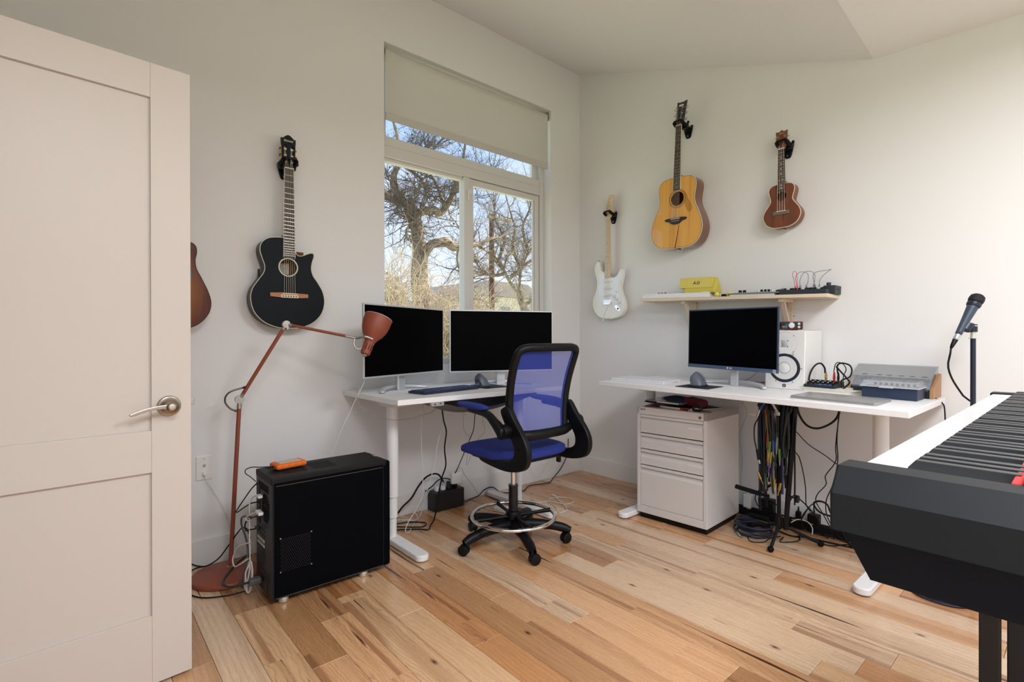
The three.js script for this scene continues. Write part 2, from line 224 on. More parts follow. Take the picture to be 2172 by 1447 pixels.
// ------------------------------------------------------------------ open door at the left
{
  const d = struct('door_1'); d.position.set(0.92, 0, 3.03); d.rotation.y = -85.93 * Math.PI / 180;
  const dm = M(0xcdc3b9, 0.42), y0 = 0.012, y1 = 2.04, th = 0.035, zc = th / 2;
  const pc = (n, x0, x1, a, b, z = zc, t = th) => part(d, n, box(x1 - x0, b - a, t, (x0 + x1) / 2, (a + b) / 2, z, 0.0015), dm);
  pc('stile', 0, 0.112, y0, y1); pc('stile', 0.698, 0.81, y0, y1);
  pc('rail', 0.112, 0.698, 1.927, y1); pc('rail', 0.112, 0.698, 0.703, 0.84); pc('rail', 0.112, 0.698, y0, 0.236);
  pc('panel', 0.106, 0.704, 0.834, 1.933, zc, 0.013); pc('panel', 0.106, 0.704, 0.23, 0.709, zc, 0.013);
  const nickel = M(0xb8ada0, 0.34, { metalness: 1 });
  const hd = part(d, 'handle', [lathe([[0, 0], [0.034, 0], [0.034, 0.004], [0.031, 0.009], [0.016, 0.012], [0.014, 0.03], [0.017, 0.034], [0.017, 0.052], [0.0, 0.053]], 40).rotateX(-Math.PI / 2).translate(0.064, 0.917, 0)], nickel);
  const lv = ext(smooth([[0.055, 0.008], [0.085, 0.009], [0.13, 0.003], [0.172, -0.011], [0.176, -0.018], [0.165, -0.019], [0.125, -0.007], [0.085, -0.004], [0.055, -0.008]], 60), 0.01, 0.0025).translate(0, 0.917, -0.051);
  part(hd, 'lever', lv, nickel);
  part(hd, 'lock_button', [lathe([[0, 0], [0.0085, 0], [0.0085, 0.002], [0, 0.002]], 20).rotateX(-Math.PI / 2).translate(0.064, 0.917, -0.053)], M(0xc9c2b8, 0.3, { metalness: 1 }));
  part(d, 'latch_bolt', box(0.012, 0.022, 0.012, -0.006, 0.925, zc, 0.002), mSteel);
  for (const y of [0.25, 1.03, 1.8]) part(d, 'hinge', [cyl(0.006, 0.09, 0.816, y, -0.003, 12)], nickel);
}
// ceiling panels of the room (above and behind the camera)
for (const z of [1.55, 3.1]) {
  const x = 3.5, y = yB(x, z) - 0.004; const l = thing('ceiling_lamp', z < 2 ? 'flush square ceiling panel lamp nearer the gable wall' : 'flush square ceiling panel lamp above the doorway side', 'lamp', [x, y, z]);
  part(l, 'frame', [box(0.9, 0.03, 0.03, 0, -0.018, 0.435, 0.003), box(0.9, 0.03, 0.03, 0, -0.018, -0.435, 0.003), box(0.03, 0.03, 0.84, 0.435, -0.018, 0, 0.003), box(0.03, 0.03, 0.84, -0.435, -0.018, 0, 0.003), box(0.84, 0.006, 0.84, 0, -0.008, 0, 0)], mWhiteMetal);
  part(l, 'diffuser', box(0.838, 0.004, 0.838, 0, -0.022, 0, 0), new THREE.MeshStandardMaterial({ color: 0xffffff, emissive: 0xfff0dc, emissiveIntensity: 0.9, roughness: 0.8 }));
  const a = new THREE.RectAreaLight(0xf0f3fc, LAMP_LEVEL, 0.82, 0.82); a.position.set(0, -0.028, 0); a.rotation.x = -Math.PI / 2; l.add(a);
}
// ------------------------------------------------------------------ outside the window
{
  const grassT = tex(256, 256, (u, v) => { const n = fbm(u * 40, v * 40, 21, 4), m = fbm(u * 6, v * 6, 22, 3); return [172 + 50 * n - 26 * m, 174 + 50 * n - 8 * m, 152 + 46 * n - 20 * m]; });
  grassT.repeat.set(0.25, 0.25);
  const gg = new THREE.PlaneGeometry(110, 110, 1, 1).rotateX(-Math.PI / 2); planarUV(gg, 1, 1, 0, 0, 'x', 'z');
  const ground = struct('ground', gg.translate(-30, -1.2, 0), M(0xffffff, 0.95, { map: grassT }));
  const bark = tex(128, 256, (u, v) => { const n = fbm(u * 14, v * 22, 31, 4), c = vnoise(u * 24, v * 14, 33); const k = c < 0.3 ? -70 : 0; return [150 + 110 * (n - 0.5) + k, 134 + 104 * (n - 0.5) + k, 114 + 96 * (n - 0.5) + k].map(q => Math.max(18, Math.min(255, q))); });
  bark.repeat.set(2, 3);
  const mBark = M(0xffffff, 0.9, { map: bark, bumpMap: bark, bumpScale: 0.02 }), mTwig = M(0x4c4138, 0.9), mTwigTan = M(0xb9a88c, 0.9), mTwigGrey = M(0x6f6457, 0.9), mLeaf = M(0x6f7a52, 0.9);
  // grows side shoots from a polyline; returns merged thin tubes
  function shoots(lines, count, len, r, gens, out, spread = 1, n = 4) {
    for (let k = 0; k < count; k++) {
      const ln = lines[Math.floor(rnd() * lines.length)], i = Math.floor(rnd() * (ln.length - 1)), t = rnd();
      const a = ln[i], b = ln[i + 1]; let p = [a[0] + (b[0] - a[0]) * t, a[1] + (b[1] - a[1]) * t, a[2] + (b[2] - a[2]) * t];
      let d = V(b[0] - a[0], b[1] - a[1], b[2] - a[2]).normalize().multiplyScalar(0.6).add(V(rr(-1, 1), rr(-0.55, 1), rr(-1, 1)).multiplyScalar(spread)).normalize();
      const L = len * rr(0.45, 1.2), pts = [p], m = 4;
      for (let j = 0; j < m; j++) { d.add(V(rr(-0.5, 0.5), rr(-0.35, 0.45), rr(-0.5, 0.5))).normalize(); p = [p[0] + d.x * L / m, p[1] + d.y * L / m, p[2] + d.z * L / m]; pts.push(p); }
      out.push(limb(pts, [r, r * 0.8, r * 0.6, r * 0.42, r * 0.25], n, 2));
      (out.lines = out.lines || []).push(pts);
    }
  }
  function crown(parent, lines, plan) { // plan: [count, length, radius] per generation; the finest are too many to pick apart
    let src = lines; plan.forEach(([c, l, r, m, name], g) => { const out = []; shoots(src, c, l, r, g, out, g ? 1 : 0.9, g > 1 ? 3 : 4); const lines2 = out.lines; const q = part(parent, name, out.map(x => x), m || mTwig); q.userData.kind = 'stuff'; src = g ? lines2.concat(src) : lines2; });
  }
  const at = (pts, x0, depth = 0) => pts.map((p, i) => [x0 + (p[2] || 0), p[1], p[0]]);
  // the old oak close to the left pane
  {
    const o = thing('tree', 'large gnarled bare oak with pale bark in the left window pane', 'tree', [-8, -1.2, -3.2]);
    const T = pts => pts.map(p => [p[2] || 0, p[1] + 1.2, p[0] + 3.2]);
    const trunk = T([[-3.32, -1.25], [-3.27, 0.6], [-3.233, 1.85], [-3.142, 2.544], [-3.13, 3.0], [-3.157, 3.186], [-3.092, 3.7], [-3.014, 4.095], [-2.9, 4.26]]);
    part(o, 'trunk', limb(trunk, [0.34, 0.27, 0.235, 0.215, 0.2, 0.19, 0.155, 0.16, 0.12], 12, 5), mBark);
    const L = [
      [T([[-2.95, 4.2], [-2.949, 4.338], [-2.69, 4.46], [-2.45, 4.66, 0.1], [-2.39, 4.98, 0.1], [-2.569, 5.37], [-2.5, 5.55], [-2.43, 5.9, 0.2], [-2.2, 6.6, 0.2]]), [0.13, 0.12, 0.1, 0.095, 0.075, 0.062, 0.05, 0.04, 0.02]],
      [T([[-2.96, 4.18], [-3.2, 4.3], [-3.4, 4.36, 0.1], [-3.6, 4.40], [-3.82, 4.39, -0.1], [-4.068, 4.782], [-4.157, 5.068], [-4.3, 5.45, 0.1], [-4.5, 6.1], [-4.6, 6.9]]), [0.11, 0.1, 0.1, 0.105, 0.09, 0.075, 0.06, 0.05, 0.035, 0.015]],
      [T([[-3.15, 3.05], [-3.264, 3.337, 0.1], [-3.4, 3.5, 0.15], [-3.6, 3.57, 0.2], [-3.8, 3.6, 0.2], [-4.036, 3.5, 0.2], [-4.42, 3.64, 0.1], [-4.92, 3.7], [-5.39, 3.92], [-5.97, 4.1, -0.2], [-6.6, 4.5, -0.3]]), [0.13, 0.12, 0.11, 0.12, 0.13, 0.11, 0.08, 0.06, 0.045, 0.03, 0.012]],
      [T([[-2.9, 4.1], [-2.86, 4.25, 0.1], [-2.63, 4.36, 0.2], [-2.4, 4.37, 0.2], [-2.1, 4.47, 0.3], [-1.5, 4.8, 0.4], [-0.9, 5.3, 0.5]]), [0.12, 0.11, 0.1, 0.085, 0.07, 0.045, 0.02]],
      [T([[-2.95, 4.0], [-2.85, 3.95, 0.2], [-2.62, 3.72, 0.3], [-2.62, 3.5, 0.3]]), [0.06, 0.05, 0.035, 0.012]],
      [T([[-2.45, 4.68], [-2.4, 4.5, 0.3], [-2.55, 4.3, 0.4], [-2.66, 4.22, 0.4], [-2.5, 4.1, 0.4]]), [0.06, 0.05, 0.045, 0.03, 0.012]],
      [T([[-2.57, 5.37], [-2.9, 5.2, 0.1], [-3.1, 5.0, 0.2], [-3.25, 4.6, 0.2]]), [0.045, 0.035, 0.028, 0.01]],
      [T([[-2.5, 5.5], [-3.0, 5.75], [-3.5, 5.9], [-3.9, 6.4]]), [0.04, 0.035, 0.025, 0.01]],
      [T([[-3.9, 4.5], [-3.5, 5.0, 0.2], [-3.3, 5.35, 0.2], [-3.2, 6.0, 0.3]]), [0.04, 0.03, 0.025, 0.01]],
      [T([[-4.16, 5.07], [-4.6, 5.3], [-5.0, 5.4], [-5.5, 5.9]]), [0.05, 0.04, 0.03, 0.01]],
      [T([[-4.3, 3.6], [-4.1, 3.0, 0.3], [-4.35, 2.5, 0.5], [-4.2, 2.1, 0.5]]), [0.04, 0.03, 0.025, 0.01]]];
    for (const [p, r] of L) part(o, 'branch', limb(p, r, 9, 5), mBark);
    crown(o, L.map(l => l[0]), [[190, 1.15, 0.018, mTwigGrey, 'small_branches'], [1300, 0.62, 0.0065, mTwig, 'twigs'], [4600, 0.34, 0.0034, mTwig, 'fine_twigs']]);
    const balls = []; for (let i = 0; i < 60; i++) balls.push(ball(rr(0.012, 0.03), rr(-0.4, 0.5), rr(5.2, 7.6), rr(-1.5, 1.0), 1, 1, 1, 6)); const q = part(o, 'ball_moss', balls, M(0x3d3a2a, 0.95)); q.userData.kind = 'stuff';
  }
  // spreading tree across the right pane
  {
    const o = thing('tree', 'spreading bare tree crossing behind the utility pole in the right pane', 'tree', [-11, -1.2, -9.6]);
    const T = pts => pts.map(p => [p[2] || 0, p[1] + 1.2, p[0] + 9.6]);
    part(o, 'trunk', limb(T([[-9.9, -1.3], [-9.75, 0.6], [-9.6, 1.7], [-9.3, 2.4], [-9.1, 2.9]]), [0.24, 0.19, 0.16, 0.13, 0.11], 10, 5), mBark);
    const L = [[[-9.1, 2.8], [-8.6, 3.3], [-8.1, 3.9, 0.1], [-7.4, 4.3], [-6.8, 4.6], [-6.0, 5.3]], [[-8.4, 3.5], [-7.9, 3.4], [-7.4, 3.55], [-6.9, 4.0]], [[-9.3, 2.4], [-9.9, 2.7], [-10.3, 3.3], [-10.4, 3.9], [-10.9, 4.4], [-11.8, 4.6]], [[-9.1, 2.9], [-9.2, 3.7], [-9.6, 4.4], [-10.1, 4.9], [-10.6, 5.2], [-11.4, 5.9]], [[-9.2, 3.7], [-8.8, 4.5], [-8.9, 5.2], [-8.6, 6.0], [-8.3, 6.8]],
      [[-8.1, 3.9], [-8.4, 4.7], [-8.0, 5.4], [-7.9, 6.3]], [[-9.6, 4.4], [-9.3, 5.3], [-9.7, 6.2], [-9.6, 7.1]], [[-10.3, 3.3], [-11.0, 3.2], [-11.6, 3.5], [-12.2, 3.4]], [[-9.6, 1.8], [-10.3, 2.1], [-11, 2.0], [-11.7, 2.4]], [[-10.1, 4.9], [-10.4, 5.8], [-10.9, 6.8]], [[-8.6, 3.3], [-9.3, 4.0, 0.4], [-10.0, 4.1, 0.5], [-10.9, 3.9, 0.5]]].map(T);
    for (const p of L) part(o, 'branch', limb(p, p.map((_, i) => 0.065 * (1 - 0.85 * i / (p.length - 1))), 7, 5), mBark);
    crown(o, L, [[260, 1.3, 0.019, mTwigGrey, 'small_branches'], [1900, 0.75, 0.0085, mTwigTan, 'twigs'], [5600, 0.42, 0.0046, mTwigGrey, 'fine_twigs']]);
  }
  // tan winter shrubs under the oak, further scrub to the right
  const shrub = (label, x, z, h, wd, count, m, y = -1.2) => {
    const o = thing('shrub', label, 'shrub', [x, y, z]); const stems = [], lines = [];
    for (let i = 0; i < 12; i++) { const a = rr(0, 6.28), s = rr(0.3, 1) * wd * 0.5; const p = [[Math.cos(a) * 0.1, 0, Math.sin(a) * 0.1], [Math.cos(a) * s * 0.4, h * 0.4, Math.sin(a) * s * 0.4], [Math.cos(a) * s, h * rr(0.6, 0.95), Math.sin(a) * s]]; lines.push(p); stems.push(limb(p, [0.03, 0.022, 0.008], 5, 3)); }
    part(o, 'stem', stems, mTwigGrey);
    crown(o, lines, [[count * 0.2, h * 0.4, 0.011, m, 'shoots'], [count, h * 0.22, 0.0075, m, 'twigs']]);
  };
  const names = ['tan leafless shrub at the left edge of the window', 'dense tan shrub at the foot of the oak', 'tan shrub just left of the window mullion', 'low scrub behind the window mullion', 'grey scrub right of the utility pole', 'thin grey scrub at the right edge of the window'];
  [[-7.2, -1.2, 3.7, 2.6, 1500, mTwigTan], [-7.0, -2.6, 3.6, 2.6, 1600, mTwigTan], [-7.6, -3.9, 3.5, 2.4, 1500, mTwigTan], [-9.5, -6.2, 3.6, 2.6, 900, mTwigTan], [-14, -13.6, 4.6, 4.4, 1300, mTwigTan], [-13, -15.6, 4.2, 3.6, 1000, mTwigGrey]].forEach((a, i) => shrub(names[i], a[0], a[1], a[2], a[3], a[4], a[5]));
  // evergreen mass behind the oak, green hedge seen between the monitors
  const foliage = (name, label, x, y, z, rx, ry, rz, n, m, s) => { const o = thing(name, label, 'tree', [x, y, z]); const gs = []; for (let i = 0; i < n; i++) { const q = V(rr(-1, 1), rr(-1, 1), rr(-1, 1)); if (q.length() > 1) { q.normalize().multiplyScalar(rr(0.7, 1)); } const g = new THREE.OctahedronGeometry(s * rr(0.5, 1.2), 0).scale(1, 0.35, 0.7).rotateX(rr(0, 6)).rotateY(rr(0, 6)); gs.push(g.translate(q.x * rx, ry + q.y * ry, q.z * rz)); } const f = part(o, 'leaves', gs, m); f.userData.kind = 'stuff'; part(o, 'trunk', limb([[0, 0, 0], [0.05, ry * 0.6, 0], [0, ry * 1.3, 0.05]], [0.12, 0.1, 0.05], 7, 3), mBark); };
  foliage('evergreen_tree', 'olive evergreen tree far behind the oak trunk', -20, -1.2, -7.0, 2.2, 3.2, 2.4, 2600, mLeaf, 0.13);
  foliage('evergreen_tree', 'olive evergreen tree far away at the left window edge', -22, -1.2, -2.2, 2.4, 3.3, 2.2, 2200, mLeaf, 0.13);
  foliage('hedge', 'green hedge low in the gap between the two monitors', -6, -1.2, -3.55, 0.6, 0.95, 0.9, 2600, M(0x6fa58c, 0.9), 0.055);
  // utility pole and its wires
  {
    const o = thing('utility_pole', 'reddish wooden utility pole behind the right window pane', 'pole', [-16, -1.2, -11.82]);
    part(o, 'pole', [bar([0, 0, 0], [0, 8.35, 0], 0.17, 0.115, 14)], M(0x9a5a34, 0.85, { map: bark }));
    part(o, 'crossarm', [box(0.12, 0.14, 1.5, 0.1, 8.15, -0.4, 0.02)], M(0x9d9080, 0.85));
    for (const z of [-0.95, -0.4, 0.2]) part(o, 'insulator', [lathe([[0, 0], [0.04, 0], [0.05, 0.05], [0.03, 0.09], [0.04, 0.13], [0, 0.15]], 12).translate(0.1, 8.22, z)], M(0x6d6f70, 0.4));
    single('power_line', tube([[-16, 9.4, -8], [-16, 9.0, -12.04], [-16, 8.5, -13.1], [-16, 8.15, -14.86], [-16, 7.7, -18]], 0.018, 40, 5), M(0x30333c, 0.7), 'dark overhead cable sloping down across the right window pane', 'cable');
  }
  // houses across the street
  {
    const cream = M(0xefe6d6, 0.85), roof = M(0x7f7a78, 0.9), pane = M(0x7b8a90, 0.2), tr = M(0xf5f2ea, 0.7);
    const house = (label, x, z, y, w, h, dp, turn) => { const o = thing('house', label, 'house', [x, y, z], turn);
      part(o, 'wall', box(dp, h, w, 0, h / 2, 0, 0), cream);
      part(o, 'roof', [ext([[-w / 2 - 0.5, 0], [w / 2 + 0.5, 0], [w / 2 - 1.6, 1.1], [-w / 2 + 1.6, 1.1]], dp + 1.0).translate(0, h, -dp / 2 - 0.5).rotateY(Math.PI / 2)], roof);
      for (let i = -1; i <= 1; i++) { const wn = part(o, 'window', [box(0.08, 1.35, 1.3, dp / 2 + 0.02, h - 1.3, i * w * 0.3, 0.01)], tr); part(wn, 'pane', [box(0.04, 0.55, 1.1, dp / 2 + 0.055, h - 0.99, i * w * 0.3, 0), box(0.04, 0.55, 1.1, dp / 2 + 0.055, h - 1.61, i * w * 0.3, 0)], pane); } };
    house('cream house with grey hipped roof behind the utility pole', -30, -21.6, -1.2, 7.5, 5.6, 6, 0.1);
    house('cream house glimpsed left of the window mullion', -33, -13.4, -1.2, 5.5, 4.4, 6, 0);
    part(single('garden_wall', box(0.25, 1.7, 26, -24, -0.35, -15, 0.02), M(0xe9dcc6, 0.9), 'low cream garden wall across the street', 'wall'), 'coping', box(0.35, 0.1, 26, -24, 0.55, -15, 0.02), M(0xded2bd, 0.9));
  }
}
// ------------------------------------------------------------------ desks
function desk(label, pos, turn, o) { // local: length along x, back edge at z = 0, front edge at z = depth
  const d = thing('standing_desk', label, 'desk', pos, turn, 'height adjustable white desks');
  const { L, D, h, tilt = 0, cols, th = 0.028, footL = D + 0.03 } = o, hy = x => h - x * tilt;
  const top = part(d, 'desktop', box(L, th, D, 0, 0, 0, 0.0025), mWhite); top.position.set(0, h - th / 2, D / 2); top.rotation.z = -Math.atan(tilt);
  for (const x of cols) {
    const zc = o.zc, yt = hy(x) - th, leg = part(d, 'leg', [cyl(0.033, yt - 0.30, x, 0.26 + (yt - 0.30) / 2, zc, 28), cyl(0.028, 0.12, x, 0.205, zc, 28), cyl(0.0225, 0.2, x, 0.12, zc, 24), cyl(0.0342, 0.006, x, 0.263, zc, 28), cyl(0.029, 0.005, x, 0.147, zc, 28)], mWhiteMetal);
    part(leg, 'bracket', ext([[-0.2, 0], [0.2, 0], [0.2, -0.012], [0.06, -0.045], [-0.06, -0.045], [-0.2, -0.012]], 0.075, 0.003).rotateY(Math.PI / 2).translate(x - 0.0375, yt, zc), mWhiteMetal);
    const f = ext(rrect(-0.036, 0.02, 0.036, footL, 0.034, 8), 0.032, 0.006).rotateX(Math.PI / 2); // shape y -> z
    part(d, 'foot', f.translate(x, 0.038, 0), mWhiteMetal);
    for (const z of [0.07, footL - 0.07]) part(d, 'glide', cyl(0.026, 0.007, x, 0.0035, z, 18), mBlackPl);
  }
  part(d, 'crossbeam', [bar([cols[0], hy(cols[0]) - th - 0.03, o.zc], [cols[1], hy(cols[1]) - th - 0.03, o.zc], 0.017, 0.017, 4)], mWhiteMetal);
  return d; }
const DX1 = 0.02, DZ1 = 1.525, DH1 = 0.835;
const desk1 = desk('white standing desk under the window carrying two monitors', [DX1, 0, DZ1], Math.PI / 2, { L: 1.19, D: 0.66, h: DH1, cols: [-0.46, 0.485], zc: 0.345 });
{ // height switch and the cable net below the top
  const x = -0.365, s = part(desk1, 'height_switch', [ext(rrect(-0.04, -0.022, 0.04, 0, 0.008), 0.02, 0.002).translate(x, DH1 - 0.026, 0.645)], M(0x9d9b97, 0.5));
  part(s, 'arrow', [ext([[-0.025, -0.015], [-0.009, -0.015], [-0.017, -0.006]], 0.0006).translate(x, DH1 - 0.026, 0.665), ext([[0.009, -0.006], [0.025, -0.006], [0.017, -0.015]], 0.0006).translate(x, DH1 - 0.026, 0.665)], mDarkGrey);
  const g = new THREE.PlaneGeometry(1, 1, 30, 16), p = g.attributes.position; for (let i = 0; i < p.count; i++) { const u = p.getX(i) + 0.5, v = p.getY(i) + 0.5; const sag = 0.1 * Math.pow(Math.sin(Math.PI * Math.min(1, Math.max(0, u))), 0.55) * (0.75 + 0.25 * Math.sin(v * 3)) * (0.35 + 0.65 * Math.sin(Math.PI * (0.15 + 0.7 * v))); p.setXYZ(i, -0.34 + u * 0.72, DH1 - 0.031 - sag + 0.004 * Math.sin(u * 23 + v * 9), 0.64 - v * 0.36); } g.computeVertexNormals();
  part(desk1, 'cable_net', g, M(0x77797e, 0.95, { side: THREE.DoubleSide }));
}
const DX2 = 1.65, D2H = 0.869 - (DX2 - 0.85) * 0.0184;
const desk2 = desk('white standing desk under the wooden shelf', [DX2, 0, 0.02], 0, { L: 1.6, D: 0.76, h: D2H, tilt: 0.0184, cols: [-0.675, 0.615], zc: 0.37, footL: 0.70 });
const y2 = x => 0.869 - (x - 0.85) * 0.0184; const TILT2 = -0.0184;

// ------------------------------------------------------------------ drawer cabinet
{
  const c = thing('drawer_cabinet', 'light grey metal cabinet with four drawers under the desk', 'cabinet', [1.238, 0, 0.372], 2.6 * Math.PI / 180);
  const w = 0.462, d = 0.44, h = 0.705, hw = w / 2, hd = d / 2, m = M(0xd8d3ce, 0.42);
  part(c, 'plinth', box(w - 0.02, 0.036, d - 0.03, 0, 0.018, -0.004, 0.002), mBlackPl);
  part(c, 'carcass', [box(0.022, h - 0.036, d, -hw + 0.011, 0.036 + (h - 0.036) / 2, 0, 0.002), box(0.022, h - 0.036, d, hw - 0.011, 0.036 + (h - 0.036) / 2, 0, 0.002), box(w, 0.045, d, 0, h - 0.0225, 0, 0.002), box(w - 0.03, 0.045, d, 0, 0.0585, 0, 0.002), box(w - 0.03, h - 0.06, 0.012, 0, h / 2 + 0.02, -hd + 0.006, 0.001)], m);
  const ys = [[0.66, 0.545], [0.541, 0.444], [0.44, 0.343], [0.339, 0.083]];
  for (const [t, b] of ys) {
    const W2 = w - 0.05, dr = part(c, 'drawer', [box(W2, t - b - 0.05, 0.018, 0, (b + t - 0.05) / 2, hd - 0.011, 0.0015), box(W2, 0.017, 0.02, 0, t - 0.0105, hd - 0.009, 0.003),
      ext([[0, 0], [0, -0.037], [0.02, -0.037], [0.004, 0]], W2).rotateY(-Math.PI / 2).translate(W2 / 2, t - 0.016, hd - 0.022)], m);
    part(dr, 'label_holder', box(0.085, 0.016, 0.004, W2 / 2 - 0.05, t - 0.05, hd - 0.003, 0.001), M(0xe4ddd7, 0.3));
  }
  part(c, 'lock', [cyl(0.0085, 0.006, hw - 0.04, h - 0.026, hd + 0.001, 20, 'z')], mSteel);
  part(c, 'maker_badge', text('BISLEY', 0.0085).translate(-hw + 0.045, h - 0.013, hd + 0.0005), mBlackPl);
  // what lies on it
  const P = (x, z, y = 0.705) => [1.238 + x, y, 0.372 + z];
  const nb = thing('notebook', 'dark navy notebook lying lowest on the grey cabinet', 'notebook', P(0.06, 0.03), -0.35); part(nb, 'cover', box(0.2, 0.008, 0.26, 0, 0.004, 0, 0.001), M(0x181d3a, 0.7)); part(nb, 'pages', box(0.196, 0.005, 0.256, 0.003, 0.0042, 0.001, 0), M(0xd9d4c8, 0.9));
  const fd = single('folder', box(0.24, 0.004, 0.2, 0, 0.002, 0, 0.001), M(0x8d1f3c, 0.6), 'thin crimson folder peeking out under the tablet', 'folder'); fd.position.set(...P(-0.09, 0.07)); fd.rotation.y = 0.15;
  const bag = thing('pencil_case', 'navy and maroon soft pencil case on the cabinet', 'pencil case', P(0.0, 0.03, 0.713), -0.12);
  part(bag, 'navy_half', ball(1, -0.05, 0.03, 0, 0.12, 0.03, 0.06, 20), M(0x1c3055, 0.85)); part(bag, 'maroon_half', [new RoundedBoxGeometry(0.13, 0.052, 0.1, 4, 0.022).rotateZ(-0.12).translate(0.085, 0.03, 0.012)], M(0x5c1029, 0.85)); part(bag, 'zip', [tube([[-0.16, 0.042, 0.03], [-0.06, 0.062, 0.02], [0.03, 0.06, 0.02]], 0.003, 20), box(0.018, 0.004, 0.008, -0.06, 0.064, 0.02, 0.001)], mSteel);
  const tb = thing('tablet', 'grey tablet in a dark case lying over the pencil case', 'tablet', P(-0.07, 0.10, 0.716), 0.12); tb.rotation.z = -0.03;
  part(tb, 'case', box(0.25, 0.01, 0.175, 0, 0.02, 0, 0.003), mBlackMatt); part(tb, 'body', box(0.244, 0.006, 0.17, 0, 0.0275, 0, 0.002), M(0x9fa4a8, 0.35, { metalness: 0.5 })); part(tb, 'glass', box(0.236, 0.001, 0.162, 0, 0.031, 0, 0), M(0x6f7d88, 0.12)); part(tb, 'stylus', bar([-0.04, 0.026, 0.09], [0.1, 0.026, 0.09], 0.004, 0.004, 10), M(0xe9e6e0, 0.4));
  const pen = (label, x, z, t, col) => { const p = thing('marker_pen', label, 'pen', P(x, z, 0.705), t); part(p, 'barrel', bar([-0.07, 0.007, 0], [0.04, 0.007, 0], 0.0065, 0.0065, 12), M(col, 0.4)); part(p, 'cap', bar([0.04, 0.007, 0], [0.075, 0.007, 0], 0.0072, 0.006, 12), M(0xe6e2da, 0.4)); };
  pen('white marker pen lying before the pencil case', -0.02, 0.172, 3.0, 0xe5dfd6); pen('red marker pen lying beside the key fob', 0.075, 0.165, 0.06, 0xc22030);
  const fob = thing('key_fob', 'black car key fob at the front of the cabinet top', 'key', P(0.155, 0.16), 0.3); part(fob, 'fob', [new RoundedBoxGeometry(0.06, 0.032, 0.04, 4, 0.015).translate(0, 0.016, 0)], M(0x0d0d0f, 0.25)); part(fob, 'emblem', box(0.02, 0.004, 0.001, 0, 0.02, 0.0203, 0), mSteel); part(fob, 'key_blade', [box(0.05, 0.002, 0.007, 0.05, 0.003, -0.01, 0.0005), box(0.045, 0.002, 0.009, 0.045, 0.0055, -0.022, 0.0005), box(0.045, 0.002, 0.008, 0.06, 0.002, 0.01, 0.0005)], M(0x6b6a68, 0.35, { metalness: 1 }));
}

